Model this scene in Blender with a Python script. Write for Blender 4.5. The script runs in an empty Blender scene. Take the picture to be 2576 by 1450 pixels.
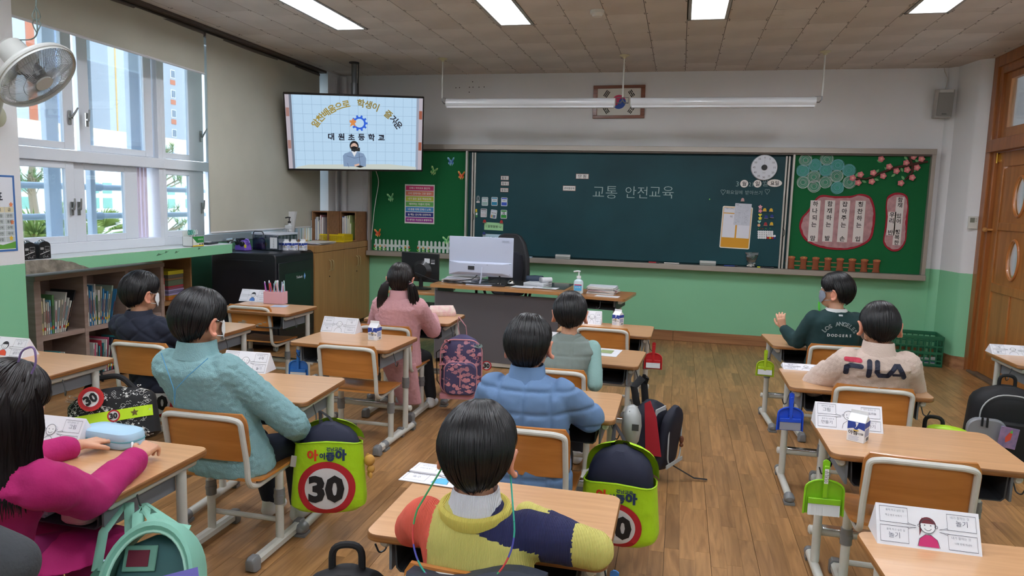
import bpy, math, random, colorsys
from mathutils import Vector as V, Matrix as MX, noise
S = bpy.context.scene
COL = S.collection
PI = math.pi
random.seed(7)

# ---------------------------------------------------------------- camera
CAM_H = 1.5
FPX = 1811.5
def _rot(yaw, pitch, roll):
    cy, sy, cp, sp, cr, sr = math.cos(yaw), math.sin(yaw), math.cos(pitch), math.sin(pitch), math.cos(roll), math.sin(roll)
    A = MX(((cy, -sy, 0), (sy, cy, 0), (0, 0, 1)))
    B = MX(((1, 0, 0), (0, 0, -1), (0, 1, 0)))
    P = MX(((1, 0, 0), (0, cp, -sp), (0, sp, cp)))
    Q = MX(((cr, -sr, 0), (sr, cr, 0), (0, 0, 1)))
    return Q @ P @ B @ A
W2C = _rot(math.radians(-12.934), math.radians(6.8513), math.radians(1.5662))
cam = bpy.data.cameras.new('camera')
cam.sensor_width = 36
cam.lens = FPX / 2576 * 36
cam.clip_start = .05
cam.clip_end = 400
camo = bpy.data.objects.new('camera', cam)
COL.objects.link(camo)
mw = MX((W2C[0], -W2C[1], -W2C[2])).transposed().to_4x4()
mw.translation = (0, 0, CAM_H)
camo.matrix_world = mw
S.camera = camo

# ---------------------------------------------------------------- sky, sun, exposure
S.view_settings.view_transform = 'Standard'
S.view_settings.look = 'None'
S.view_settings.gamma = 1
S.view_settings.use_curve_mapping = False
S.view_settings.exposure = 1.5
SKY_STRENGTH = 2.3
LAMP_STRENGTH = 22.0
SUN_STRENGTH = 1.2
wd = bpy.data.worlds.new('sky')
S.world = wd
wd.use_nodes = True
nt = wd.node_tree
bg = nt.nodes['Background']
gr = nt.nodes.new('ShaderNodeValToRGB')
tc = nt.nodes.new('ShaderNodeTexCoord')
sx = nt.nodes.new('ShaderNodeSeparateXYZ')
nt.links.new(tc.outputs['Generated'], sx.inputs[0])
nt.links.new(sx.outputs['Z'], gr.inputs[0])
gr.color_ramp.elements[0].position = 0.0
gr.color_ramp.elements[0].color = (.93, .96, 1, 1)
gr.color_ramp.elements[1].position = 0.7
gr.color_ramp.elements[1].color = (.50, .72, 1, 1)
nt.links.new(gr.outputs[0], bg.inputs[0])
bg.inputs[1].default_value = SKY_STRENGTH
sun = bpy.data.lights.new('sun', 'SUN')
sun.energy = SUN_STRENGTH
sun.angle = .02
sun.color = (1, .96, .9)
suno = bpy.data.objects.new('sun', sun)
COL.objects.link(suno)
suno.rotation_euler = (math.radians(38), math.radians(42), 0)   # shines on the far facades, from behind the school
S.cycles.use_denoising = True
S.cycles.max_bounces = 8
S.cycles.diffuse_bounces = 4
S.cycles.transparent_max_bounces = 16
S.cycles.sample_clamp_indirect = 6

# ---------------------------------------------------------------- helpers
def ray(x, y):
    return W2C.transposed() @ V(((x - 1288) / FPX, (y - 725) / FPX, 1))
def onz(x, y, z=0):
    d = ray(x, y); t = (z - CAM_H) / d.z
    return V((d.x * t, d.y * t, z))
def ony(x, y, Y):
    d = ray(x, y); t = Y / d.y
    return V((d.x * t, Y, CAM_H + d.z * t))
def onx(x, y, X):
    d = ray(x, y); t = X / d.x
    return V((X, d.y * t, CAM_H + d.z * t))

def lin(c):
    if isinstance(c, str):
        c = c.lstrip('#')
        c = tuple(int(c[i:i + 2], 16) / 255 for i in (0, 2, 4))
    return tuple((x / 12.92 if x <= .04045 else ((x + .055) / 1.055) ** 2.4) for x in c[:3]) + (1,)

_MC = {}
def mat(name, col, rough=.55, metal=0., spec=.5, var=0., vs=6., bump=0., bs=80., coat=0., emit=0., stretch=None, sheen=0., trans=0., alpha=1., col2=None, dist=.002):
    """procedural material: base colour with noise variation and noise bump"""
    if name in _MC: return _MC[name]
    m = bpy.data.materials.new(name); m.use_nodes = True
    _MC[name] = m
    n = m.node_tree; b = n.nodes['Principled BSDF']
    c = lin(col)
    b.inputs['Base Color'].default_value = c
    b.inputs['Roughness'].default_value = rough
    b.inputs['Metallic'].default_value = metal
    b.inputs['Specular IOR Level'].default_value = spec
    if coat: b.inputs['Coat Weight'].default_value = coat; b.inputs['Coat Roughness'].default_value = .12
    if sheen: b.inputs['Sheen Weight'].default_value = sheen; b.inputs['Sheen Roughness'].default_value = .6
    if trans: b.inputs['Transmission Weight'].default_value = trans
    if alpha < 1: b.inputs['Alpha'].default_value = alpha
    if emit:
        b.inputs['Emission Color'].default_value = c; b.inputs['Emission Strength'].default_value = emit
    if var or bump:
        t = n.nodes.new('ShaderNodeTexCoord'); mp = n.nodes.new('ShaderNodeMapping')
        n.links.new(t.outputs['Object'], mp.inputs[0])
        if stretch: mp.inputs['Scale'].default_value = stretch
        if var:
            no = n.nodes.new('ShaderNodeTexNoise'); no.inputs['Scale'].default_value = vs; no.inputs['Detail'].default_value = 5
            n.links.new(mp.outputs[0], no.inputs['Vector'])
            rp = n.nodes.new('ShaderNodeValToRGB')
            c2 = lin(col2) if col2 else tuple(max(0, x * (1 - var)) for x in c[:3]) + (1,)
            c1 = c if col2 else tuple(min(1, x * (1 + var * .5)) for x in c[:3]) + (1,)
            rp.color_ramp.elements[0].position = .35; rp.color_ramp.elements[0].color = c2
            rp.color_ramp.elements[1].position = .65; rp.color_ramp.elements[1].color = c1
            n.links.new(no.outputs[0], rp.inputs[0]); n.links.new(rp.outputs[0], b.inputs['Base Color'])
        if bump:
            n2 = n.nodes.new('ShaderNodeTexNoise'); n2.inputs['Scale'].default_value = bs; n2.inputs['Detail'].default_value = 3
            n.links.new(mp.outputs[0], n2.inputs['Vector'])
            bp = n.nodes.new('ShaderNodeBump'); bp.inputs['Strength'].default_value = bump; bp.inputs['Distance'].default_value = dist
            n.links.new(n2.outputs[0], bp.inputs['Height']); n.links.new(bp.outputs[0], b.inputs['Normal'])
    return m

def pc(c):
    """plain printed / plastic colour"""
    return mat('print_' + c.strip('#'), c, rough=.6)

def glow(c, s=1.):
    return mat('screen_%s_%g' % (c.strip('#'), s), c, rough=.3, emit=s, spec=.0) if False else _glow(c, s)
def _glow(c, s):
    k = 'lit_%s_%g' % (c.strip('#'), s)
    if k in _MC: return _MC[k]
    m = bpy.data.materials.new(k); m.use_nodes = True; n = m.node_tree
    b = n.nodes['Principled BSDF']; b.inputs['Base Color'].default_value = (.01, .01, .01, 1)
    b.inputs['Roughness'].default_value = .4
    b.inputs['Emission Color'].default_value = lin(c); b.inputs['Emission Strength'].default_value = s
    _MC[k] = m
    return m

def glassm(name='window_glass', tint='#eef4f6', refl=.08):
    if name in _MC: return _MC[name]
    m = bpy.data.materials.new(name); m.use_nodes = True; n = m.node_tree; n.nodes.clear()
    o = n.nodes.new('ShaderNodeOutputMaterial'); mx = n.nodes.new('ShaderNodeMixShader')
    t = n.nodes.new('ShaderNodeBsdfTransparent'); g = n.nodes.new('ShaderNodeBsdfGlossy')
    t.inputs[0].default_value = lin(tint); g.inputs['Roughness'].default_value = .02
    lw = n.nodes.new('ShaderNodeLayerWeight'); lw.inputs[0].default_value = .35
    ml = n.nodes.new('ShaderNodeMath'); ml.operation = 'MULTIPLY_ADD'; ml.inputs[1].default_value = .5; ml.inputs[2].default_value = refl
    n.links.new(lw.outputs['Fresnel'], ml.inputs[0]); n.links.new(ml.outputs[0], mx.inputs[0])
    n.links.new(t.outputs[0], mx.inputs[1]); n.links.new(g.outputs[0], mx.inputs[2]); n.links.new(mx.outputs[0], o.inputs[0])
    _MC[name] = m
    return m

def wood(name, c1, c2, sc=(30, 1.5, 30), rough=.4, coat=0., island=0., grain=.5, bump=.15):
    """streaky wood; island > 0 tints every loose piece differently"""
    if name in _MC: return _MC[name]
    m = bpy.data.materials.new(name); m.use_nodes = True; n = m.node_tree; b = n.nodes['Principled BSDF']
    _MC[name] = m
    t = n.nodes.new('ShaderNodeTexCoord'); mp = n.nodes.new('ShaderNodeMapping'); mp.inputs['Scale'].default_value = sc
    src = t.outputs['Object']
    if island:
        ge = n.nodes.new('ShaderNodeNewGeometry'); oi = n.nodes.new('ShaderNodeObjectInfo')
        ad = n.nodes.new('ShaderNodeMath'); n.links.new(ge.outputs['Random Per Island'], ad.inputs[0]); n.links.new(oi.outputs['Random'], ad.inputs[1])
        fr = n.nodes.new('ShaderNodeMath'); fr.operation = 'FRACT'; n.links.new(ad.outputs[0], fr.inputs[0])
        of = n.nodes.new('ShaderNodeMath'); of.operation = 'MULTIPLY'; of.inputs[1].default_value = 37.; n.links.new(fr.outputs[0], of.inputs[0])
        va = n.nodes.new('ShaderNodeVectorMath'); n.links.new(src, va.inputs[0])
        cb = n.nodes.new('ShaderNodeCombineXYZ'); n.links.new(of.outputs[0], cb.inputs[0]); n.links.new(of.outputs[0], cb.inputs[1])
        n.links.new(cb.outputs[0], va.inputs[1]); src = va.outputs[0]
    n.links.new(src, mp.inputs[0])
    no = n.nodes.new('ShaderNodeTexNoise'); no.inputs['Scale'].default_value = 1; no.inputs['Detail'].default_value = 6; no.inputs['Distortion'].default_value = grain
    n.links.new(mp.outputs[0], no.inputs['Vector'])
    rp = n.nodes.new('ShaderNodeValToRGB')
    rp.color_ramp.elements[0].position = .3; rp.color_ramp.elements[0].color = lin(c2)
    rp.color_ramp.elements[1].position = .68; rp.color_ramp.elements[1].color = lin(c1)
    n.links.new(no.outputs[0], rp.inputs[0]); out = rp.outputs[0]
    if island:
        mr = n.nodes.new('ShaderNodeMapRange'); mr.inputs[3].default_value = 1 - island; mr.inputs[4].default_value = 1 + island * .55
        n.links.new(fr.outputs[0], mr.inputs[0])
        hs = n.nodes.new('ShaderNodeHueSaturation'); n.links.new(mr.outputs[0], hs.inputs['Value']); n.links.new(out, hs.inputs['Color']); out = hs.outputs[0]
    n.links.new(out, b.inputs['Base Color'])
    b.inputs['Roughness'].default_value = rough
    if coat: b.inputs['Coat Weight'].default_value = coat; b.inputs['Coat Roughness'].default_value = .15
    if bump:
        bp = n.nodes.new('ShaderNodeBump'); bp.inputs['Strength'].default_value = bump; bp.inputs['Distance'].default_value = .001
        n.links.new(no.outputs[0], bp.inputs['Height']); n.links.new(bp.outputs[0], b.inputs['Normal'])
    return m

def tr(x=0, y=0, z=0, rx=0, ry=0, rz=0):
    from mathutils import Euler
    m = Euler((rx, ry, rz)).to_matrix().to_4x4(); m.translation = (x, y, z)
    return m

class MB:
    def __init__(s): s.v = []; s.f = []; s.m = []
    def add(s, vs, fs, m=0, M=None):
        k = len(s.v)
        s.v += [tuple(M @ V(p)) if M else tuple(p) for p in vs]
        s.f += [tuple(i + k for i in f) for f in fs]; s.m += [m] * len(fs)
        return s
    def box(s, c, d, m=0, M=None):
        x, y, z = c; a, b, e = d[0] / 2, d[1] / 2, d[2] / 2
        return s.add([(x + i * a, y + j * b, z + k * e) for i in (-1, 1) for j in (-1, 1) for k in (-1, 1)],
                     [(0, 1, 3, 2), (4, 6, 7, 5), (0, 4, 5, 1), (2, 3, 7, 6), (0, 2, 6, 4), (1, 5, 7, 3)], m, M)
    def b2(s, a, b, m=0, M=None):
        return s.box([(a[i] + b[i]) / 2 for i in range(3)], [abs(b[i] - a[i]) for i in range(3)], m, M)
    def loft(s, rings, m=0, cap=True, M=None, closed=True):
        n = len(rings[0]); vs = [p for r in rings for p in r]; fs = []
        for i in range(len(rings) - 1):
            for j in range(n if closed else n - 1):
                a, b = i * n + j, i * n + (j + 1) % n
                fs.append((a, b, b + n, a + n))
        if cap: fs += [tuple(range(n))[::-1], tuple((len(rings) - 1) * n + j for j in range(n))]
        return s.add(vs, fs, m, M)
    def tube(s, pts, r, n=8, m=0, closed=False, cap=True, M=None, flat=1.):
        pts = [V(p) for p in pts]; N = len(pts); rr = r if isinstance(r, (list, tuple)) else [r] * N
        rings = []; up = None
        for i in range(N):
            if closed: t = pts[(i + 1) % N] - pts[i - 1]
            else: t = pts[min(i + 1, N - 1)] - pts[max(i - 1, 0)]
            t = t.normalized() if t.length > 1e-9 else V((0, 0, 1))
            if up is None:
                a = V((0, 0, 1)) if abs(t.z) < .9 else V((1, 0, 0)); up = (a - t * a.dot(t)).normalized()
            else:
                up = up - t * up.dot(t); up = up.normalized() if up.length > 1e-6 else V((1, 0, 0))
            sd = t.cross(up)
            rings.append([pts[i] + (up * math.cos(2 * PI * k / n) * flat + sd * math.sin(2 * PI * k / n)) * rr[i] for k in range(n)])
        if closed: rings.append(rings[0]); cap = False
        return s.loft(rings, m, cap, M)
    def cyl(s, a, b, r, r2=None, n=16, m=0, M=None): return s.tube([a, b], [r, r if r2 is None else r2], n, m, M=M)
    def sph(s, c, r, nu=12, nv=8, m=0, M=None):
        r = (r, r, r) if not isinstance(r, (tuple, list)) else r
        vs = [(c[0], c[1], c[2] - r[2])]; fs = []
        for i in range(1, nv):
            a = PI * i / nv - PI / 2
            for j in range(nu):
                t = 2 * PI * j / nu; vs.append((c[0] + r[0] * math.cos(a) * math.cos(t), c[1] + r[1] * math.cos(a) * math.sin(t), c[2] + r[2] * math.sin(a)))
        vs.append((c[0], c[1], c[2] + r[2])); L = len(vs) - 1
        for j in range(nu):
            fs.append((0, 1 + (j + 1) % nu, 1 + j)); fs.append((L, L - nu + j, L - nu + (j + 1) % nu))
        for i in range(nv - 2):
            for j in range(nu):
                a = 1 + i * nu + j; b = 1 + i * nu + (j + 1) % nu; fs.append((a, b, b + nu, a + nu))
        return s.add(vs, fs, m, M)
    def prism(s, pts, t, m=0, M=None, m2=None):
        """2-D outline in local xy, extruded t along local z"""
        n = len(pts)
        s.add([(p[0], p[1], 0) for p in pts] + [(p[0], p[1], t) for p in pts], [(i, (i + 1) % n, n + (i + 1) % n, n + i) for i in range(n)], m if m2 is None else m2, M)
        s.add([(p[0], p[1], 0) for p in pts] + [(p[0], p[1], t) for p in pts], [tuple(range(n))[::-1], tuple(range(n, 2 * n))], m, M)
        return s
    def build(s, name, mats, parent=None, M=None, bevel=0, seg=2, ang=35, flat=False):
        me = bpy.data.meshes.new(name); me.from_pydata(s.v, [], s.f)
        for a in (mats if isinstance(mats, (list, tuple)) else [mats]): me.materials.append(a)
        me.polygons.foreach_set('material_index', s.m)
        if not flat:
            me.polygons.foreach_set('use_smooth', [True] * len(s.f)); me.update(); me.set_sharp_from_angle(angle=math.radians(ang))
        me.update()
        o = bpy.data.objects.new(name, me); COL.objects.link(o)
        if parent: o.parent = parent
        if M is not None: o.matrix_local = M
        if bevel:
            b = o.modifiers.new('bevel', 'BEVEL'); b.width = bevel; b.segments = seg; b.limit_method = 'ANGLE'; b.angle_limit = math.radians(40)
        return o

def rrect(w, h, r, n=4, cx=0, cy=0):
    o = []
    for sx_, sy_, a in ((1, 1, 0), (-1, 1, 90), (-1, -1, 180), (1, -1, 270)):
        for k in range(n + 1):
            t = math.radians(a + 90 * k / n); o.append((cx + sx_ * (w / 2 - r) + r * math.cos(t), cy + sy_ * (h / 2 - r) + r * math.sin(t)))
    return o
def circ(r, n=20, cx=0, cy=0, ry=None): return [(cx + r * math.cos(2 * PI * k / n), cy + (ry or r) * math.sin(2 * PI * k / n)) for k in range(n)]

_TX = {}
def _curve(body, bold, sp=1.05):
    c = bpy.data.curves.new('lettering', 'FONT'); c.body = body; c.resolution_u = 2; c.offset = bold; c.space_line = sp
    o = bpy.data.objects.new('lettering', c); me = bpy.data.meshes.new_from_object(o)
    vs = [(v.co.x, v.co.y) for v in me.vertices]; fs = [tuple(p.vertices) for p in me.polygons]
    bpy.data.objects.remove(o); bpy.data.curves.remove(c); bpy.data.meshes.remove(me)
    return vs, fs
def _centre(vs):
    x0 = (min(v[0] for v in vs) + max(v[0] for v in vs)) / 2; y0 = (min(v[1] for v in vs) + max(v[1] for v in vs)) / 2
    return [(a - x0, b - y0) for a, b in vs]
def textmesh(body, bold=0):
    k = (body, bold)
    if k not in _TX:
        vs, fs = _curve(body, bold); _TX[k] = (_centre(vs) if vs else vs, fs)
    return _TX[k]
class Art:
    """flat print: u right, v up, lies in the local xz plane looking towards -y"""
    def __init__(s, step=.0005): s.mb = MB(); s.ms = []; s.step = step
    def mi(s, c):
        m = pc(c) if isinstance(c, str) else c
        if m not in s.ms: s.ms.append(m)
        return s.ms.index(m)
    def poly(s, pts, c, L=1):
        s.mb.add([(p[0], -L * s.step, p[1]) for p in pts], [tuple(range(len(pts)))], s.mi(c)); return s
    def rect(s, x0, z0, x1, z1, c, L=1): return s.poly([(x0, z0), (x1, z0), (x1, z1), (x0, z1)], c, L)
    def disc(s, x, z, r, c, L=1, rz=None, n=20): return s.poly(circ(r, n, x, z, rz), c, L)
    def ring(s, x, z, r, w, c, L=1, rz=None, n=24, a0=0, a1=360): return s.line([(x + r * math.cos(math.radians(a0 + (a1 - a0) * k / n)), z + (rz or r) * math.sin(math.radians(a0 + (a1 - a0) * k / n))) for k in range(n + 1)], w, c, L)
    def line(s, pts, w, c, L=1, closed=False):
        pts = [V(p) for p in pts]
        if closed: pts.append(pts[0])
        N = len(pts); a = []; b = []
        for i in range(N):
            t = (pts[min(i + 1, N - 1)] - pts[max(i - 1, 0)])
            if closed and i in (0, N - 1): t = pts[1] - pts[-2]
            t = t.normalized() if t.length > 1e-9 else V((1, 0)); q = V((-t.y, t.x)) * w / 2
            a.append(pts[i] + q); b.append(pts[i] - q)
        s.mb.add([(p.x, -L * s.step, p.y) for p in a + b], [(i, i + N, i + N + 1, i + 1) for i in range(N - 1)], s.mi(c)); return s
    def text(s, body, x, z, size, c, L=2, bold=0, rot=0, wide=1., shear=0., fit=None):
        vs, fs = textmesh(body, bold)
        if not vs: return s
        if fit:
            w = max(v[0] for v in vs) * 2; size = fit / w / wide
        ca, sa = math.cos(rot), math.sin(rot); o = []
        for a, b in vs:
            a = (a + shear * b) * size * wide; b *= size
            o.append((x + a * ca - b * sa, -L * s.step, z + a * sa + b * ca))
        s.mb.add(o, fs, s.mi(c)); return s
    def build(s, name='print', parent=None, M=None): return s.mb.build(name, s.ms, parent, M, flat=True)

def tag(o, label=None, cat=None, group=None, kind=None):
    if label: o['label'] = label
    if cat: o['category'] = cat
    if group: o['group'] = group
    if kind: o['kind'] = kind
    return o
def thing(name, label, cat, loc=(0, 0, 0), rz=0, group=None):
    o = bpy.data.objects.new(name, None); COL.objects.link(o); o.location = loc; o.rotation_euler = (0, 0, rz); o.empty_display_size = .1
    return tag(o, label, cat, group)
def struct(name, loc=(0, 0, 0)):
    o = bpy.data.objects.new(name, None); COL.objects.link(o); o.location = loc; o['kind'] = 'structure'; return o
def dup(root, loc=None, rz=None, label=None, group=None, scale=None):
    r = root.copy(); COL.objects.link(r)
    if loc is not None: r.location = loc
    if rz is not None: r.rotation_euler = (0, 0, rz)
    if scale: r.scale = scale
    if label: r['label'] = label
    if group: r['group'] = group
    def rec(a, b):
        for ch in list(KIDS.get(a.name, [])):
            c = ch.copy(); COL.objects.link(c); c.parent = b; c.matrix_parent_inverse = ch.matrix_parent_inverse.copy(); rec(ch, c)
    rec(root, r)
    return r
KIDS = {}
def index_kids():
    KIDS.clear()
    for o in S.objects:
        if o.parent: KIDS.setdefault(o.parent.name, []).append(o)
# ================================================================ SETTING
CEIL = 2.94
LX = -4.1
FY = 8.17
def paint(name, top, low, zl, bump=.12):
    """wall paint in two tones, the change at height zl"""
    m = bpy.data.materials.new(name); m.use_nodes = True; n = m.node_tree; b = n.nodes['Principled BSDF']
    g = n.nodes.new('ShaderNodeNewGeometry'); sp = n.nodes.new('ShaderNodeSeparateXYZ'); n.links.new(g.outputs['Position'], sp.inputs[0])
    no = n.nodes.new('ShaderNodeTexNoise'); no.inputs['Scale'].default_value = 40; n.links.new(g.outputs['Position'], no.inputs['Vector'])
    a = n.nodes.new('ShaderNodeMath'); a.operation = 'MULTIPLY_ADD'; a.inputs[1].default_value = .006; n.links.new(no.outputs[0], a.inputs[0]); n.links.new(sp.outputs['Z'], a.inputs[2])
    gt = n.nodes.new('ShaderNodeMath'); gt.operation = 'GREATER_THAN'; gt.inputs[1].default_value = zl; n.links.new(a.outputs[0], gt.inputs[0])
    mx = n.nodes.new('ShaderNodeMix'); mx.data_type = 'RGBA'; n.links.new(gt.outputs[0], mx.inputs[0]); mx.inputs[6].default_value = lin(low); mx.inputs[7].default_value = lin(top)
    n3 = n.nodes.new('ShaderNodeTexNoise'); n3.inputs['Scale'].default_value = 1.7; n3.inputs['Detail'].default_value = 6; n.links.new(g.outputs['Position'], n3.inputs['Vector'])
    mr = n.nodes.new('ShaderNodeMapRange'); mr.inputs[3].default_value = .93; mr.inputs[4].default_value = 1.04; n.links.new(n3.outputs[0], mr.inputs[0])
    hs = n.nodes.new('ShaderNodeHueSaturation'); n.links.new(mr.outputs[0], hs.inputs['Value']); n.links.new(mx.outputs[2], hs.inputs['Color'])
    n.links.new(hs.outputs[0], b.inputs['Base Color']); b.inputs['Roughness'].default_value = .55
    bp = n.nodes.new('ShaderNodeBump'); bp.inputs['Strength'].default_value = bump; bp.inputs['Distance'].default_value = .003
    n2 = n.nodes.new('ShaderNodeTexNoise'); n2.inputs['Scale'].default_value = 25; n2.inputs['Detail'].default_value = 6; n.links.new(g.outputs['Position'], n2.inputs['Vector'])
    n.links.new(n2.outputs[0], bp.inputs['Height']); n.links.new(bp.outputs[0], b.inputs['Normal'])
    return m
GREENW = '#86c79c'
M_wf = paint('painted_plaster_front', '#e0e0e2', GREENW, .932)
M_wl = paint('painted_plaster_left', '#e2e2e4', GREENW, 1.02)
M_tilec = mat('acoustic_tile', '#d2cbc5', rough=.9, var=.10, vs=2.2, bump=.5, bs=170, dist=.003)
M_tilec2 = mat('acoustic_tile_b', '#ccc4bd', rough=.9, var=.10, vs=2.0, bump=.5, bs=170, dist=.003)
M_screw = mat('tile_nail', '#3b3430', rough=.7)
M_gap = mat('dark_joint', '#2a2624', rough=.9)
M_patchc = mat('ceiling_scuff', '#cfc8bf', rough=.9, bump=.4, bs=60)

# ---- floor of oak strips
floor = struct('floor')
fb = MB(); fb.b2((-5, -2.2, -.12), (5.2, 8.3, -.0115))
fb.build('subfloor', M_gap, floor)
M_oak = wood('oak_strip', '#b58757', '#8c633b', sc=(26, 2.2, 26), rough=.36, coat=.12, island=.24, grain=1.6, bump=.1)
rows = []
k0 = -26
for k in range(k0, 15):
    x0 = .009 + k * .195
    for j in range(3):
        xs = x0 + j * .065
        if xs < -4.75 or xs > 2.8: continue
        y = -2.1 + random.uniform(0, .5)
        while y < 8.15:
            L = random.choice((.22, .3, .38, .46, .54, .62)); y1 = min(y + L, 8.16)
            g0 = .0009 if j == 0 else .0002; g1 = .0009 if j == 2 else .0002
            rows.append((xs + g0, y + .0003, xs + .065 - g1, y1 - .0003)); y += L
def seen(x, y, z=0):
    c = W2C @ V((x, y, z - CAM_H))
    if c.z < .3: return None
    u, v = 1288 + FPX * c.x / c.z, 725 + FPX * c.y / c.z
    return (u, v, c.z) if -60 < u < 2640 and -60 < v < 1500 else None
def free(x, y):
    if -.12 < x < .56: return 3
    if -1.5 < x < -.9: return 2.2
    if -2.75 < x < -2.3: return 1
    if x > 1.3 and y > 4: return 1.2
    return .35
sc_ = []
for r in rows:
    s_ = seen((r[0] + r[2]) / 2, (r[1] + r[3]) / 2)
    sc_.append((0 if not s_ else (r[3] - r[1]) / s_[2] ** 2 * free((r[0] + r[2]) / 2, (r[1] + r[3]) / 2), r))
sc_.sort(key=lambda t: -t[0])
for _, r in sc_[:298]:
    b = MB(); cx, cy = (r[0] + r[2]) / 2, (r[1] + r[3]) / 2
    b.b2((r[0] - cx, r[1] - cy, -.012), (r[2] - cx, r[3] - cy, 0)); b.build('plank', M_oak, floor, MX.Translation((cx, cy, 0)), flat=True)
b = MB()
for _, r in sc_[298:]: b.b2((r[0], r[1], -.012), (r[2], r[3], 0))
b.build('planking', M_oak, floor, flat=True)['kind'] = 'stuff'

# ---- ceiling of nailed acoustic tiles
ceiling = struct('ceiling')
LIGHTS = [(-2.85, 5.34), (-1.39, 5.34), (.125, 5.34), (1.66, 5.34)]
HID = [(x, y) for x in (-2.85, -1.39, .125, 1.66) for y in (2.3, -.7)]
b = MB()
xs_ = [-4.8]
for cx in (-2.85, -1.39, .125, 1.66): xs_ += [cx - .145, cx + .145]
xs_.append(5.2)
# slab left open over every recessed lamp
for i in range(len(xs_) - 1):
    if i % 2 == 0: b.b2((xs_[i], -2.2, CEIL + .006), (xs_[i + 1], 8.3, CEIL + .1))
    else:
        ys = [-2.2] + sum([[y - .62, y + .62] for y in (-.7, 2.3, 5.34)], []) + [8.3]
        for j in range(0, len(ys), 2): b.b2((xs_[i], ys[j], CEIL + .006), (xs_[i + 1], ys[j + 1], CEIL + .1))
b.b2((-4.8, -2.2, CEIL + .3), (5.2, 8.3, CEIL + .36))
b.build('ceiling_board', M_gap, ceiling, flat=True)
def tile_mesh(w, l, seed):
    t = MB(); t.b2((-w / 2 + .0022, -l / 2 + .0016, 0), (w / 2 - .0022, l / 2 - .0016, .008))
    rr = random.Random(seed)
    for sx_ in (-1, 1):
        for y in (-l / 2 + .012, 0, l / 2 - .012):
            if rr.random() < .75: t.box((sx_ * (w / 2 - .012 + rr.uniform(-.004, .004)), y + rr.uniform(-.006, .006), -.0006), (.009, .009, .0012), 1)
    return t
b = MB(); protos = {}
pieces = []
for i in range(-17, 24):
    x0 = -.03 + i * .3048
    if x0 < -4.8 or x0 > 2.9: continue
    off = (.305 if i % 2 else 0) + (.15 if i % 3 == 0 else 0)
    for j in range(-1, 15):
        y1 = 8.17 - j * .61 + off; y0 = y1 - .61
        if y0 > 8.1 or y1 < -1.9: continue
        pieces.append((x0, y0, x0 + .3048, min(y1, 8.17)))
tb = MB(); cnt = 0
for (x0, y0, x1, y1) in pieces:
    rects = [(x0, y0, x1, y1)]
    for lx, ly in LIGHTS + HID:      # leave the lamps free
        new = []
        for (p, q, r, u) in rects:
            l0, m0, l1, m1 = lx - .15, ly - .625, lx + .15, ly + .625
            if r <= l0 or p >= l1 or u <= m0 or q >= m1: new.append((p, q, r, u)); continue
            if q < m0: new.append((p, q, r, m0))
            if u > m1: new.append((p, m1, r, u))
            if p < l0: new.append((p, max(q, m0), l0, min(u, m1)))
            if r > l1: new.append((l1, max(q, m0), r, min(u, m1)))
        rects = new
    for xa, a, xb, c in rects:
        if c - a < .02 or xb - xa < .012: continue
        cx, cy = (xa + xb) / 2, (a + c) / 2
        s_ = seen(cx, cy, CEIL)
        key = (round(xb - xa, 3), round(c - a, 3), random.randrange(3))
        if s_ and cnt < 298 and cx > -4.3:
            if key not in protos:
                o = tile_mesh(xb - xa, c - a, len(protos)).build('ceiling_tile', [M_tilec if key[2] else M_tilec2, M_screw], ceiling, MX.Translation((cx, cy, CEIL)), flat=True); protos[key] = o
            else:
                o = protos[key].copy(); COL.objects.link(o); o.matrix_local = MX.Translation((cx, cy, CEIL))
            cnt += 1
        else: tb.b2((xa + .001, a + .001, CEIL), (xb - .001, c - .001, CEIL + .008))
tb.build('ceiling_tiling', M_tilec, ceiling, flat=True)['kind'] = 'stuff'
rr = random.Random(5)
pb = MB()
for k in range(34):
    x, y = rr.uniform(-3.6, 2.2), rr.uniform(5.9, 8.0)
    pb.loft([[(x + .05 * rr.uniform(.5, 1.2) * math.cos(t), y + .012 * rr.uniform(.6, 1.5) * math.sin(t), CEIL - zz) for t in [2 * PI * q / 9 for q in range(9)]] for zz in (0, .0012)])
pb.build('patched_scuffs', M_patchc, ceiling, flat=True)['kind'] = 'stuff'

# ---- walls
wf = struct('wall_front')
b = MB(); b.b2((-4.8, FY, 0), (2.56, FY + .2, CEIL + .02)); b.build('plaster', M_wf, wf)
ab = Art(.0012)
for px, py in ((1043 + 146, 206), (1190, 219.5), (1193 - 46, 221), (1156, 220.5), (1181, 219.7), (1205, 219.5), (1218, 219), (1180.5, 232)):
    p = ony(px, py, FY); ab.disc(p.x, p.z, .006, '#26221f', n=8)
ab.build('screw_holes', wf, MX.Translation((0, FY, 0)))
b = MB()
x = -3.55
while x < 2.55:
    b.b2((x + .001, FY - .018, .001), (min(x + 1.18, 2.6) - .001, FY, .115)); x += 1.18
M_base = wood('baseboard_wood', '#a9784f', '#7d5232', sc=(1.5, 20, 26), rough=.4, coat=.2)
b.build('baseboard_front', M_base, None, bevel=.003)['kind'] = 'structure'

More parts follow.
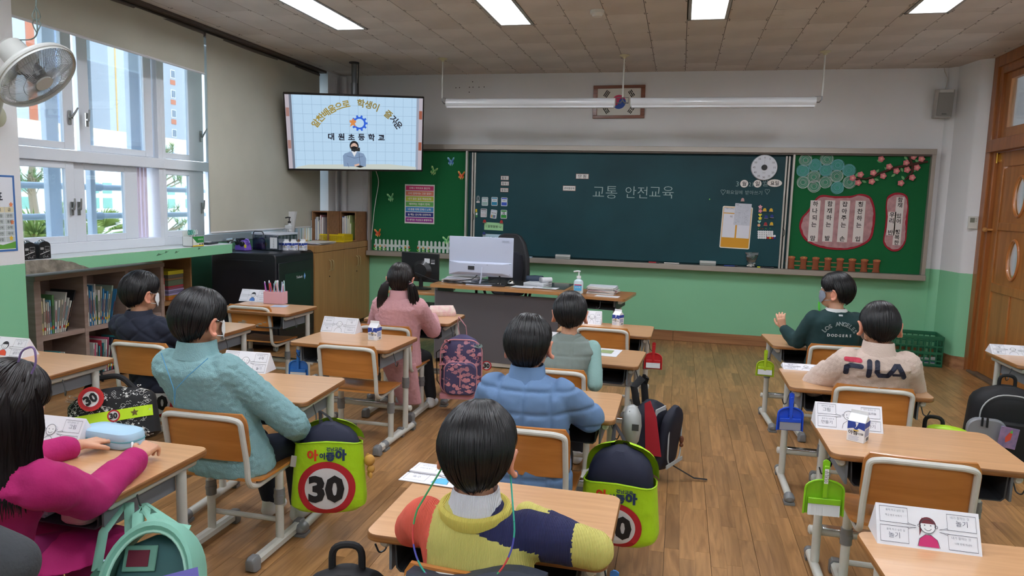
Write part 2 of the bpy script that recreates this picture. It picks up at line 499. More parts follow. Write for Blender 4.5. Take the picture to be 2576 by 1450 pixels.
wl = struct('wall_left')
b = MB()
b.b2((-4.9, -2.2, 0), (LX, 3.8, CEIL + .02)); b.build('pillar', M_wl, wl)
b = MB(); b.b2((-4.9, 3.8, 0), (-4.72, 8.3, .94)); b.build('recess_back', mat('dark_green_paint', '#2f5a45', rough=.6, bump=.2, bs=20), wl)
b = MB(); b.b2((-4.9, 3.8, CEIL), (-4.14, 8.2, CEIL + .06)); b.build('head', M_wl, wl)
b = MB(); b.b2((-4.9, 7.86, 0), (-4.06, FY, CEIL)); b.build('corner_column', M_wl, wl)
sm = MB(); sm.b2((-4.6, 3.8, .944), (LX, 6.02, 1.035)); sm.b2((-4.6, 6.02, .944), (-4.37, 7.86, 1.035))
M_sillp = paint('sill_paint', '#c9ccca', '#86c79c', 1.0325, .3)
sm.build('sill', M_sillp, wl, bevel=.004)
# chipped plaster at the near end of the sill
pts = [(3.802, .946), (4.32, .943), (4.27, .965), (4.23, .975), (4.2, .99), (4.16, 1.003), (4.12, 1.008), (4.08, 1.02), (4.0, 1.03), (3.93, 1.033), (3.802, 1.034)]
cb_ = MB(); cb_.prism(pts, .003, M=MX(((0, 0, 1, LX - .0005), (1, 0, 0, 0), (0, 1, 0, 0), (0, 0, 0, 1))))
cb_.build('chipped_patch', mat('bare_concrete', '#8b8478', rough=.95, var=.45, vs=14, bump=1, bs=40, dist=.01), wl)
for (y, z, s) in ((5.0, .985, .05), (5.1, 1.0, .025), (5.22, .992, .03), (5.52, 1.006, .022)):
    q = MB(); q.prism([(y, z), (y + s, z + .006), (y + 2 * s, z + .02), (y + s * 1.2, z + .012), (y + .5 * s, z + .02)], .0015, M=MX(((0, 0, 1, LX + .0002), (1, 0, 0, 0), (0, 1, 0, 0), (0, 0, 0, 1))))
    q.build('paint_chip', mat('chipped_paint', '#55785f', rough=.9), wl)
cb_ = MB(); cb_.tube([(LX + .0035, 3.36, .78), (LX + .003, 3.42, .82), (LX + .003, 3.5, .842), (LX + .003, 3.57, .848)], .002, 5); cb_.build('scratch', mat('scratch', '#3f6350'), wl)

wr = struct('wall_right')
pts = [(2.53, 8.3), (2.53, 8.17), (2.565, 8.12), (2.6, 8.1), (2.66, 7.77), (2.68, 7.745), (2.765, 7.70), (3.2, 7.70), (3.2, 8.3)]
b = MB(); b.prism(pts, CEIL + .02); b.build('pillar', M_wf, wr)
b = MB(); b.b2((2.86, -2.2, 0), (3.1, 5.35, CEIL + .02)); b.build('plaster', M_wf, wr)
b = MB()
pts2 = [(2.545, 8.17), (2.585, 8.1), (2.645, 7.76), (2.665, 7.728), (2.76, 7.685), (2.79, 7.70), (2.69, 7.75), (2.62, 8.1), (2.6, 8.17)]
b.prism(pts2, .115); b.build('baseboard_right', M_base, None)['kind'] = 'structure'
wb = struct('wall_back')
b = MB(); b.b2((-4.9, -2.3, 0), (3.1, -2.1, CEIL + .02)); b.build('plaster', M_wf, wb)
# corridor beyond the door
cr = struct('wall_corridor')
b = MB(); b.b2((5.0, 4, 0), (5.1, 9, 3)); b.b2((2.9, 8.35, 0), (5.0, 8.45, 3)); b.build('plaster', mat('corridor_paint', '#e6e9ea'), cr)
b = MB()
for z in (.9, 1.7, 2.5):
    b.b2((4.95, 4, z), (5.0, 9, z + .05))
for y in (4.6, 5.5, 6.4, 7.3, 8.2): b.b2((4.94, y, .9), (5.0, y + .06, 2.9))
b.build('window_frame', mat('corridor_frame', '#b9c2c8'), cr)
b = MB(); b.b2((4.99, 4, .95), (4.996, 9, 2.9)); b.build('lit_window', _glow('#dfe9f5', 1.3), cr)

# ---- door on the right
M_door = wood('door_wood', '#b8763a', '#9c6029', sc=(18, 18, 1.6), rough=.38, coat=.25, grain=.8)
M_doorf = wood('door_frame_wood', '#a8662f', '#8a4f24', sc=(18, 18, 1.6), rough=.38, coat=.25)
dr = struct('door_1')
DX = 2.78
b = MB()
b.b2((DX - .02, 7.60, 0), (DX + .14, 7.70, CEIL - .0)); b.b2((DX + .0, 7.53, 0), (DX + .12, 7.60, CEIL))
b.b2((DX - .02, 5.35, 0), (DX + .14, 5.45, CEIL))
b.b2((DX - .02, 5.45, CEIL - .1), (DX + .14, 7.60, CEIL)); b.b2((DX, 5.45, CEIL - .17), (DX + .12, 7.53, CEIL - .1))
b.b2((DX - .045, 5.4, 2.07), (DX + .12, 7.62, 2.18)); b.build('door_frame', M_doorf, dr, bevel=.004)
b = MB(); b.b2((DX - .03, 5.45, 0), (DX + .12, 7.6, .018)); b.build('threshold', mat('worn_threshold', '#6e5a48', rough=.7, var=.3), dr, bevel=.003)
# transom sashes
for ya, yb in ((6.55, 7.53), (5.5, 6.5)):
    b = MB(); w = .1
    b.b2((DX + .03, ya, 2.18), (DX + .08, ya + w, 2.77)); b.b2((DX + .03, yb - w, 2.18), (DX + .08, yb, 2.77))
    b.b2((DX + .03, ya + w, 2.18), (DX + .08, yb - w, 2.18 + w)); b.b2((DX + .03, ya + w, 2.77 - .06), (DX + .08, yb - w, 2.77))
    s1 = b.build('transom_sash', M_door, dr, bevel=.004)
    b = MB(); b.b2((DX + .05, ya + w, 2.28), (DX + .054, yb - w, 2.71)); b.build('pane', glassm(), s1)
def door_leaf(ya, yb):
    """leaf with two ovals, raised fields above and below"""
    lf = MB(); yc = ya + (yb - ya) * .5
    x0, x1 = DX + .035, DX + .075
    ov = [(yc, 1.66), (yc, 1.11)]
    # stiles and rails around three fields; the ovals are cut as rings of quads
    zs = [.02, .82, .86, 1.385, 1.41, 1.96, 2.07]
    lf.b2((x0, ya, .02), (x1, ya + .12, 2.065)); lf.b2((x0, yb - .12, .02), (x1, yb, 2.065))
    for za, zb in ((.02, .16), (.80, .88), (1.36, 1.43), (1.93, 2.065)): lf.b2((x0, ya + .12, za), (x1, yb - .12, zb))
    leaf = lf.build('door_leaf', M_door, dr, bevel=.004)
    fl = MB(); fl.b2((x0 + .012, ya + .115, .155), (x1 - .01, yc - .03, .805)); fl.b2((x0 + .012, yc + .03, .155), (x1 - .01, yb - .115, .805)); fl.b2((x0, yc - .03, .16), (x1, yc + .03, .80))
    fl.build('lower_panel', M_door, leaf, bevel=.004)
    for (oy, oz), (za, zb) in zip(ov, ((1.425, 1.935), (.875, 1.365))):
        n = 32; y0, y1 = ya + .115, yb - .115; ry, rz = .1, .165
        inn = []; out = []
        for k in range(n):
            t = 2 * PI * k / n; c, s_ = math.cos(t), math.sin(t)
            inn.append((oy + ry * c, oz + rz * s_))
            sc2 = min(((y1 - oy) if c > 0 else (oy - y0)) / max(abs(c), 1e-6), ((zb - oz) if s_ > 0 else (oz - za)) / max(abs(s_), 1e-6))
            out.append((oy + c * sc2, oz + s_ * sc2))
        pm = MB()
        pm.add([(x0 + .012, *p) for p in inn] + [(x0 + .012, *p) for p in out] + [(x1 - .01, *p) for p in inn] + [(x1 - .01, *p) for p in out],
               [(k, (k + 1) % n, n + (k + 1) % n, n + k) for k in range(n)] + [(2 * n + k, 3 * n + k, 3 * n + (k + 1) % n, 2 * n + (k + 1) % n) for k in range(n)] + [(k, 2 * n + k, 2 * n + (k + 1) % n, (k + 1) % n) for k in range(n)])
        pn = pm.build('oval_panel', M_door, leaf)
        rg = MB(); rg.tube([(x0 + .008, oy + (ry + .008) * math.cos(2 * PI * k / n), oz + (rz + .008) * math.sin(2 * PI * k / n)) for k in range(n)], .012, 8, closed=True)
        rg.build('oval_trim', mat('oval_trim_wood', '#b5703a', rough=.35, coat=.3), leaf)
        gm = MB(); gm.prism([(oy + ry * math.cos(2 * PI * k / n), oz + rz * math.sin(2 * PI * k / n)) for k in range(n)], .004, M=MX(((0, 0, 1, x0 + .02), (1, 0, 0, 0), (0, 1, 0, 0), (0, 0, 0, 1))))
        gm.build('oval_pane', glassm(), leaf)
    kb = MB(); kb.cyl((x0 - .045, yb - .055, 1.03), (x0, yb - .055, 1.03), .012, n=12); kb.sph((x0 - .05, yb - .055, 1.03), (.018, .028, .022))
    return leaf, kb
lf, kb = door_leaf(6.56, 7.53)
k_ = MB(); k_.cyl((DX - .02, 7.5, 1.36), (DX + .04, 7.5, 1.36), .01); k_.sph((DX - .03, 7.5, 1.36), (.02, .022, .022)); k_.build('door_knob', mat('turned_wood_knob', '#c08a4e', rough=.4), lf)
k_ = MB(); k_.b2((DX + .025, 7.49, 1.98), (DX + .036, 7.52, 2.05)); k_.cyl((DX + .02, 7.53, 1.97), (DX + .02, 7.53, 2.06), .008); k_.build('hinge', mat('brass', '#c9a24c', metal=1, rough=.3), lf)
lf2, kb2 = door_leaf(5.47, 6.53)
# ================================================================ WINDOWS on the left
M_vinyl = mat('white_vinyl', '#d9dde4', rough=.35)
M_vinyl2 = mat('white_vinyl_outer', '#e4e9f2', rough=.35)
M_metal = mat('brushed_steel', '#a9a9a6', rough=.35, metal=.9)
def sash(par, ya, yb, za, zb, x, w=.06, t=.035, m=None, wl_=None, wr_=None):
    wl_ = w if wl_ is None else wl_; wr_ = w if wr_ is None else wr_
    b = MB(); hb = .05
    b.b2((x - t, ya, za), (x, ya + wl_, zb)); b.b2((x - t, yb - wr_, za), (x, yb, zb))
    b.b2((x - t, ya + wl_, za), (x, yb - wr_, za + hb)); b.b2((x - t, ya + wl_, zb - hb), (x, yb - wr_, zb))
    o = b.build('sash', m or M_vinyl, par, bevel=.004)
    g = MB(); g.b2((x - t * .6, ya + wl_, za + hb), (x - t * .6 + .004, yb - wr_, zb - hb)); g.build('pane', glassm(), o)
    return o
def latch(par, y, z, x=-4.345, open_=0):
    b = MB(); b.b2((x, y - .012, z - .05), (x + .008, y + .012, z + .05)); b.cyl((x, y, z), (x + .022, y, z), .012, n=10)
    a = R_(35) if open_ else 0
    b.tube([(x + .022, y, z), (x + .028, y + .03 * open_, z + .045), (x + .03, y + .05 * open_, z + .075)], [.008, .007, .006], 8)
    b.build('latch', M_metal, par)
def R_(a): return math.radians(a)
for wi, (y0, y1, secs_up, secs_lo) in enumerate((
    (3.8, 5.43, ((3.84, 4.52, .05, .09), (4.60, 5.37, .10, .09)), ((3.84, 4.5, .05, .075), (4.47, 5.17, .155, .14))),
    (5.43, 7.86, ((5.44, 6.0, .04, .2), (6.08, 6.75, .1, .09), (6.8, 7.82, .08, .05)), ((5.44, 5.99, .03, .2), (6.10, 6.75, .12, .1), (6.8, 7.82, .1, .06))))):
    w = struct('window_%d' % (wi + 1))
    b = MB(); X0, X1 = -4.52, -4.36
    b.b2((X0, y0, 1.035), (X1, y1, 1.11)); b.b2((X0, y0, 1.70), (X1 + .015, y1, 1.785)); b.b2((X0, y0, 2.86), (X1, y1, CEIL))
    b.b2((X0, y0, 1.1), (X1, y0 + .045, 2.87)); b.b2((X0, y1 - .045, 1.1), (X1, y1, 2.87))
    if wi: b.b2((X0, 6.76, 1.1), (X1, 6.81, 2.87))
    b.build('window_frame', M_vinyl, w, bevel=.004)
    for i, (a, c, l, r) in enumerate(secs_up):
        s_ = sash(w, a, c, 1.79, 2.86, -4.37 - .03 * (i % 2), m=M_vinyl, wl_=l, wr_=r)
        latch(s_, (c - .045) if i % 2 == 0 else (a + .03), 2.02, -4.365, 1 if i == 0 else 0)
    for i, (a, c, l, r) in enumerate(secs_lo):
        s_ = sash(w, a, c, 1.11, 1.70, -4.37 - .03 * (i % 2), m=M_vinyl, wl_=l, wr_=r)
        latch(s_, (c - .04) if i % 2 == 0 else (a + .05), 1.36, -4.365, 0)
    # outer leaf of the double window
    for a, c in ((y0 + .02, (y0 + y1) / 2 - .03), ((y0 + y1) / 2 + .25, y1 - .0)):
        b = MB()
        for za, zb in ((1.07, 1.73), (1.76, 2.9)):
            b.b2((-4.62, a, za), (-4.57, a + .05, zb)); b.b2((-4.62, c - .11, za), (-4.57, c, zb)); b.b2((-4.62, a, za), (-4.57, c, za + .04)); b.b2((-4.62, a, zb - .04), (-4.57, c, zb))
        o = b.build('outer_sash', M_vinyl2, w, bevel=.004)
    if wi == 0:
        b = MB()
        for k in range(4): b.b2((-4.47, 5.18 + k * .043, 1.11), (-4.44, 5.205 + k * .043, 1.70))
        b.build('track', mat('track_vinyl', '#d8cbd8', rough=.4), w, bevel=.003)
# roller blinds
M_blind = mat('blind_cloth', '#b4b2a5', rough=.9, bump=.15, bs=400, var=.04, vs=3)
def blind(name, label, ya, yb, z0, z1, zt=CEIL - .02):
    t = thing(name, label, 'blind', (LX - .03, (ya + yb) / 2, zt)); cy = (ya + yb) / 2
    b = MB(); b.cyl((-.02, ya - cy, -.035), (-.02, yb - cy, -.035), .03, n=14); b.build('roller', mat('blind_roller', '#5b534e', rough=.6), t)
    n = 14; rows_ = []
    for k in range(n + 1):
        f = k / n; y = ya - cy + .004 + (yb - ya - .008) * f; zb = z0 + (z1 - z0) * f
        rows_.append((y, zb - zt))
    c = MB()
    vs = []; fs = []
    for y, zb in rows_:
        for q in range(7):
            g = q / 6; z = -.03 + (zb + .03) * g; vs.append((.008 + .002 * math.sin(y * 5 + q), y, z))
    for k in range(n):
        for q in range(6): a = k * 7 + q; fs.append((a, a + 7, a + 8, a + 1))
    c.add(vs, fs); k0_ = len(c.v); c.add([(x - .0012, y, z) for x, y, z in vs], [f[::-1] for f in fs])
    c.build('cloth', M_blind, t)
    b = MB(); b.tube([(.009, ya - cy + .004, z0 - zt), (.009, yb - cy - .004, z1 - zt)], .009, 8); b.build('bottom_bar', mat('blind_bar', '#cfd0d2', rough=.4), t)
    return t
blind('roller_blind', 'grey green roller blind half lowered over the near windows', 3.803, 5.70, 2.565, 2.535)
blind('roller_blind', 'grey green roller blind lowered fully behind the television', 5.725, 7.78, 1.145, 1.15)
t = thing('blind_housing_rail', 'dark brown blind rail running along the ceiling edge over the windows', 'rail', (LX - .02, 5.8, CEIL))
MB().b2((-.03, -2.0, -.028), (.05, 2.05, -.001)).build('housing', mat('rail_dark', '#4e443e', rough=.6), t, bevel=.004)
# railing outside the panes
for z, lab in ((1.525, 'upper white pipe railing outside the windows'), (1.275, 'lower white pipe railing outside the windows')):
    t = thing('pipe_railing', lab, 'railing', (-5.0, 6, z))
    b = MB(); b.cyl((0, -2.6, 0), (0, 3.5, 0), .026, n=14); b.build('pipe', mat('railing_white', '#c9cfd8', rough=.35), t)
    for y in (-.62, 1.6):
        b = MB(); b.cyl((0, y - .05, 0), (0, y + .05, 0), .034, n=14); b.build('coupling', mat('railing_joint', '#b3bac4', rough=.35), t)
wo = struct('wall_outside')
b = MB(); b.b2((-5.3, -2.2, -.3), (-4.92, 9, .9)); b.build('ledge', mat('outer_wall', '#d8d8d4'), wo)

# ---------------------------------------------------------------- outdoors
M_far = mat('far_white', '#f0f1f2', rough=.9); M_glassfar = mat('far_window', '#5a6678', rough=.4)
def tower(y0, y1, z1, lab, stripe=None, col='#b4b8be', wins=(), bands=False, X=-70, d=6, name='apartment_tower'):
    t = thing(name, lab, 'building', (X, (y0 + y1) / 2, -6)); w = (y1 - y0)
    MB().b2((-d, -w / 2, 0), (0, w / 2, z1 + 6)).build('tower_wall', mat('tower_' + col[1:], col, rough=.9), t)
    if stripe:
        MB().b2((-.1, -w / 2 + w * stripe[0], 0), (.06, -w / 2 + w * stripe[1], z1 + 6)).build('painted_stripe', mat('stripe_' + stripe[2][1:], stripe[2], rough=.9), t)
    base = None
    for f in wins:
        for k in range(12):
            z = 6 + 8 + k * 2.7 - 1.5
            if z > z1 + 4: break
            if base is None:
                b = MB(); b.b2((0, -.45, 0), (.05, .45, 1.1), 0); b.b2((.05, -.37, .08), (.08, -.03, 1.02), 1); b.b2((.05, .03, .08), (.08, .37, 1.02), 1)
                base = b.build('window', [M_far, M_glassfar], t, MX.Translation((.02, -w / 2 + w * f, z)), flat=True)
            else:
                o = base.copy(); COL.objects.link(o); o.matrix_local = MX.Translation((.02, -w / 2 + w * f, z))
            if bands: MB().b2((-.05, -w / 2 + w * f - .5, z - .9), (.05, -w / 2 + w * f + .5, z - .25)).build('painted_band', mat('band_orange', '#b8694a', rough=.9), t, flat=True)
    return t
tower(65.2, 69.6, 40, 'pale apartment tower with an orange stripe behind the fan', (.28, .52, '#b8694a'), wins=(.78,))
tower(69.4, 71.6, 40, 'blue grey apartment tower wall beside the orange striped tower', col='#7c8ba4', X=-69.5)
tower(78.0, 82.2, 40, 'white apartment tower with a yellow stripe in the middle pane', (.25, .3, '#d0a860'), wins=(.93,))
tower(85.6, 92.2, 40, 'white apartment tower with window rows and orange bands', wins=(.14, .62), bands=True, col='#9c9fa6')
t = thing('school_hall', 'long low white hall with small windows beyond the railing', 'building', (-30, 35, -6))
MB().b2((-8, -18, 0), (0, 24, 10.4)).build('hall_wall', M_far, t)
MB().b2((-8.1, -18, 10.3), (.1, 24, 10.7)).build('roof_edge', mat('roof_edge', '#f4e2c0'), t)
o0 = None
for k in range(22):
    for z in (7.35, 6.55):
        M = MX.Translation((.02, -12 + k * 1.25 + (.35 if k % 2 else 0), z))
        if o0 is None: o0 = MB().b2((0, -.3, 0), (.04, .3, .55)).build('window', mat('hall_window', '#7fb0a0', rough=.4), t, M, flat=True)
        else: o = o0.copy(); COL.objects.link(o); o.matrix_local = M
a = Art(.01)
for zz in (.35, 0): a.ring(0, zz, .3, .12, '#8d93d8', a0=-100, a1=100); a.line([(0, zz + .15), (.5, zz + .15)], .1, '#8d93d8')
a.build('wall_emblem', t, tr(.06, 3.2, 9.2, rz=PI / 2))
t = thing('hill', 'low grey hill on the horizon behind the middle pane', 'hill', (-120, 128, -6))
rr = random.Random(3)
prof = [(-14, 0)] + [(-14 + k * 1.4, 18 + 3.6 * math.sin(k * .33) + rr.uniform(-.4, .4)) for k in range(21)] + [(14, 0)]
b = MB(); b.prism(prof, 3, M=MX(((0, 0, 1, 0), (1, 0, 0, 0), (0, 1, 0, 0), (0, 0, 0, 1)))); b.build('ridge', mat('hill_grey', '#6c7884', rough=1), t)
g = struct('ground_outside'); MB().b2((-200, -60, -6.2), (-5.4, 200, -6)).build('ground', mat('yard', '#b9b9ae', rough=1), g)
def pine(x, y, z, r, n, seed, lab):
    t = thing('pine_tree', lab, 'tree', (x, y, z - 5)); rr = random.Random(seed)
    b = MB(); b.tube([(0, 0, 0), (.1, .05, 3), (-.05, 0, 5), (.1, 0, 6)], [.14, .11, .08, .04], 8); tk = b.build('trunk', mat('pine_bark', '#8a7a66', rough=.95, bump=.6, bs=20), t)
    f = MB(); fb_ = MB()
    for k in range(n):
        a, e = rr.uniform(0, 2 * PI), rr.uniform(-.5, 1)
        c = V((math.cos(a) * r * rr.uniform(.2, 1), math.sin(a) * r * rr.uniform(.2, 1), 5 + e * r * .8))
        fb_.tube([(0, 0, c.z - .25), c], [.02, .008], 4)
        for q in range(34):
            d = V((rr.gauss(0, 1), rr.gauss(0, 1), rr.gauss(.4, .8))).normalized() * rr.uniform(.12, .22); s_ = d.cross(V((0, 0, 1))).normalized() * .006
            f.add([c - s_, c + s_, c + d], [(0, 1, 2)], 0)
    f.build('needles', mat('pine_needles', '#6f8a4c', rough=.8), t, flat=True)['kind'] = 'stuff'
    fb_.build('branches', mat('pine_bark2', '#9a8a70', rough=.95), t)
pine(-9.2, 11.2, 1.9, .55, 60, 1, 'upper pine crown seen through the right lower pane')
pine(-8.2, 10.1, .85, .5, 50, 2, 'lower pine crown seen near the window sill')
pine(-14.5, 13.75, 1.6, .4, 26, 4, 'pine top at the left edge of the lower window')
def palm(x, y, z, lab, n=26, L=.9, seed=1):
    t = thing('palm_tree', lab, 'tree', (x, y, z - 4)); rr = random.Random(seed)
    b = MB(); b.tube([(0, 0, 0), (0, 0, 4)], [.12, .1], 8); b.build('trunk', mat('palm_bark', '#8c7a60', rough=.95), t)
    for k in range(n):
        a = rr.uniform(0, 2 * PI); e = rr.uniform(-.1, 1.2); d = V((math.cos(a) * math.cos(e), math.sin(a) * math.cos(e), math.sin(e)))
        f = MB(); up = d.cross(V((0, 0, 1))).normalized(); n2 = d.cross(up)
        base = V((0, 0, 4)) + d * L * .35
        for q in range(15):
            w = (q - 7) / 7 * 1.1; dd = (d * math.cos(w) + up * math.sin(w)).normalized() * L * .65 * (1 - .25 * abs(w)); s_ = n2.cross(dd).normalized() * .014
            f.add([base - s_ * .4, base + s_ * .4, base + dd * .55 + s_, base + dd - V((0, 0, .08)), base + dd * .55 - s_], [(0, 1, 2, 3, 4)])
        f.tube([(0, 0, 4), base], .012, 5)
        f.build('frond', mat('palm_leaf', '#8fa052', rough=.7), t, flat=True)
palm(-7.6, 7.3, .72, 'fan palm with pale green fronds outside the left lower pane')
palm(-8.6, 9.28, .8, 'small yellowish palm outside the middle lower pane', 16, .6, 5)
# ================================================================ FRONT WALL
M_alu = mat('board_aluminium', '#a79f96', rough=.38, metal=.35)
M_alu2 = mat('board_aluminium_light', '#bdb9b3', rough=.35, metal=.35)
M_chalk = mat('chalkboard_green', '#15464e', rough=.5, spec=.3, var=.16, vs=1.3, col2='#0f3a42')
M_felt = mat('green_felt', '#0d6335', rough=.95, bump=.2, bs=300)
BY = FY - .075
bb = thing('blackboard', 'wide green chalkboard in an aluminium frame between two green felt boards', 'blackboard', (-.6, FY, .8))
def bbm(x0, z0, x1, z1, y0, y1, name, m, bevel=.0025):
    b = MB(); b.b2((x0 + .6, y0 - FY, z0 - .8), (x1 + .6, y1 - FY, z1 - .8)); return b.build(name, m, bb, bevel=bevel)
bbm(-3.66, 2.08, 2.46, 2.135, FY - .11, FY - .001, 'top_rail', M_alu)
bbm(-3.66, 2.062, 2.46, 2.082, FY - .09, FY - .001, 'top_track', mat('track_dark', '#5f5650', rough=.5, metal=.3))
bbm(-3.66, .81, 2.46, .868, FY - .14, FY - .001, 'chalk_tray', M_alu, .006)
bbm(-3.655, .868, -3.63, 2.08, FY - .1, FY - .001, 'side_rail', M_alu)
bbm(2.42, .868, 2.457, 2.08, FY - .11, FY - .001, 'side_rail', M_alu)
bbm(-3.63, .868, -2.42, 2.065, FY - .04, FY - .002, 'left_felt_board', M_felt)
bbm(1.14, .868, 2.42, 2.065, FY - .055, FY - .002, 'right_felt_board', M_felt)
bbm(-2.42, .868, 1.14, 2.065, FY - .03, FY - .002, 'rear_chalkboard', M_chalk)
bbm(-2.33, .885, 1.06, 2.045, FY - .06, FY - .035, 'chalkboard', M_chalk)
for x in (-2.447, 1.115): bbm(x, .868, x + .022, 2.068, FY - .09, FY - .002, 'divider', M_alu2)
for x in (-2.375, -2.345, 1.045, 1.075): bbm(x, .868, x + .018, 2.05, FY - .075, FY - .03, 'slide_rail', M_alu2)
b = MB()
for x, z in ((-2.35, 1.36), (1.06, 1.3)): b.tube([(x + .6, -.09, z - .8), (x + .6 + .02, -.1, z - .83), (x + .6 + .02, -.1, z - .87), (x + .6, -.09, z - .9)], .003, 6)
b.build('pull_loop', mat('dark_wire', '#222222', metal=.5), bb)
# chalk handwriting
CY = FY - .0605
M_ch = mat('chalk', '#a3bab8', rough=1)
def chalk(body, px, py, fit, size=None, name='chalk_writing', **k):
    p = ony(px, py, CY); a = Art(.0006); a.text(body, 0, 0, size or .1, M_ch, bold=-.010, fit=fit, **k)
    o = a.build(name, None, tr(p.x, CY, p.z)); return o
def place_bb(o, y=None):
    m_ = o.matrix_basis.copy(); o.parent = bb; o.matrix_basis = MX.Translation((.6, -FY, -.8)) @ m_
for s_, px, py, f in (('교통', 1522, 484, .27), ('안전', 1601, 484, .24), ('교육', 1664, 484, .26), ('3', 1855, 463, .026), ('21', 1889, 464, .045), ('월', 1925, 461, .055), ('♡', 1819, 484, .05), ('화요일에', 1847, 484, .165), ('받아쓰기', 1896, 485, .17), ('♡', 1930, 483, .05)):
    place_bb(chalk(s_, px, py, f))
# faint chalk dust smears on the sliding board
M_dust = mat('chalk_dust', '#3b666a', rough=1, alpha=.35)
# ---- things on the chalkboard
def on_board(px, py, y=CY): return ony(px, py, y)
def strip_card(txt, px, py, w, h, lab, cat='card', col='#e6e3e0', tcol='#2b2b2b', name='word_card', edge='#8a5a4e', tl=.85, group=None, rot=0, y=CY, bold=.01):
    p = ony(px, py, y); t = thing(name, lab, cat, (p.x, y - .001, p.z), 0, group)
    MB().box((0, -.002, 0), (w, .004, h)).build('card', pc(edge), t, tr(ry=rot))
    a = Art(.0006); a.rect(-w / 2 + .004, -h / 2 + .004, w / 2 - .004, h / 2 - .004, col, 1)
    if txt: a.text(txt, 0, 0, .05, tcol, 2, bold, fit=w * tl)
    a.build('card_print', t, tr(0, -.0042, 0, ry=rot)); return t
strip_card('활동1', 1270, 448, .095, .048, 'top white card of three stacked on the chalkboard left', tl=.75)
strip_card('활동2', 1270.5, 462, .095, .048, 'middle white card of three stacked on the chalkboard left', tl=.75)
strip_card('활동3', 1269, 478.5, .095, .048, 'lowest white card of three stacked on the chalkboard left', tl=.75)
strip_card('단 원', 1465, 444, .145, .058, 'white word card topmost near the board centre', tl=.6)
strip_card('공부할문제', 1432, 474, .145, .058, 'white word card below the other near the board centre', tl=.8)
# lesson magnets, two rows
def lesson(px, py, c1, c2, txt, lab, pens=None, rot=0, w=.075, h=.1):
    p = ony(px, py, CY); t = thing('lesson_magnet', lab, 'magnet', (p.x, CY, p.z), 0, None)
    b = MB(); b.prism(rrect(w, h, .01), .004, M=tr(0, 0, 0, rx=PI / 2, ry=0)); b.build('magnet_sheet', pc('#cfd5d8'), t, tr(ry=rot))
    a = Art(.0006); a.rect(-w / 2 + .006, -h / 2 + .008, w / 2 - .006, h / 2 - .006, c2, 1); a.rect(-w / 2 + .006, h / 2 - .022, w / 2 - .006, h / 2 - .006, c1, 2)
    a.rect(-w / 2 + .008, -.006, w / 2 - .008, h / 2 - .02, '#e4e9ee', 3); a.text(txt, 0, .012, .03, '#333a44', 4, .01, fit=w * (.5 if len(txt) < 3 else .7))
    if pens:
        for k, c in enumerate(pens): a.rect(-w / 2 + .009 + k * .0065, -h / 2 + .008, -w / 2 + .014 + k * .0065, -.01, c, 3)
    a.build('magnet_print', t, tr(0, -.0042, 0, ry=rot)); return t
lesson(1220, 507, '#8fb3b3', '#9dbcb9', '안전', 'pale teal lesson magnet on the board, top row left')
lesson(1244, 507, '#2f8fb4', '#1f86b0', '국어', 'sky blue lesson magnet on the board, top row middle')
lesson(1268.5, 508, '#3b5fd0', '#3557c4', '수학', 'deep blue lesson magnet on the board, top row right')
lesson(1217, 536, '#7a7078', '#b9b3b6', '싸인펜', 'grey lesson magnet with a pen row, lower row left', ['#d8d4d8'] * 8)
lesson(1242, 539, '#c9d4e2', '#ccd3da', '색연필', 'tilted lesson magnet with a row of coloured pencils', ['#c8403c', '#d8a33a', '#d8d24a', '#3f9a4c', '#3a66b8', '#23406e', '#2a2f3a', '#6a3f8a'], rot=.1)
lesson(1267.5, 539.5, '#2fa03a', '#279a35', '봄', 'bright green lesson magnet on the board, lower row right')
t = thing('glue_picture_magnet', 'small glue bottle shaped magnet at the board left edge', 'magnet', tuple(ony(1199, 537, CY)))
a = Art(.001); a.rect(-.014, .015, .006, .05, '#d8b92c'); a.rect(-.012, -.045, .012, .015, '#2c7a48'); a.rect(-.008, -.02, .012, .006, '#d7dde0', 2); a.build('magnet_print', t, tr(0, -.004, 0)); MB().box((0, -.001, .0), (.026, .003, .096)).build('magnet_sheet', pc('#22563a'), t)
t = thing('scissors_picture_magnet', 'small scissors picture magnet at the board left edge', 'magnet', tuple(ony(1203, 504, CY)))
a = Art(.001); a.ring(0, .02, .017, .005, '#aab0b0', rz=.03); a.ring(0, .02, .008, .003, '#aab0b0', rz=.022); a.rect(-.02, -.03, .02, -.012, '#e6dede', 2); a.text('가위', 0, -.021, .02, '#333333', 3, fit=.024); a.build('magnet_print', t, tr(0, -.003, 0)); MB().box((0, -.001, -.02), (.036, .002, .02)).build('magnet_sheet', pc('#c7c2c2'), t)
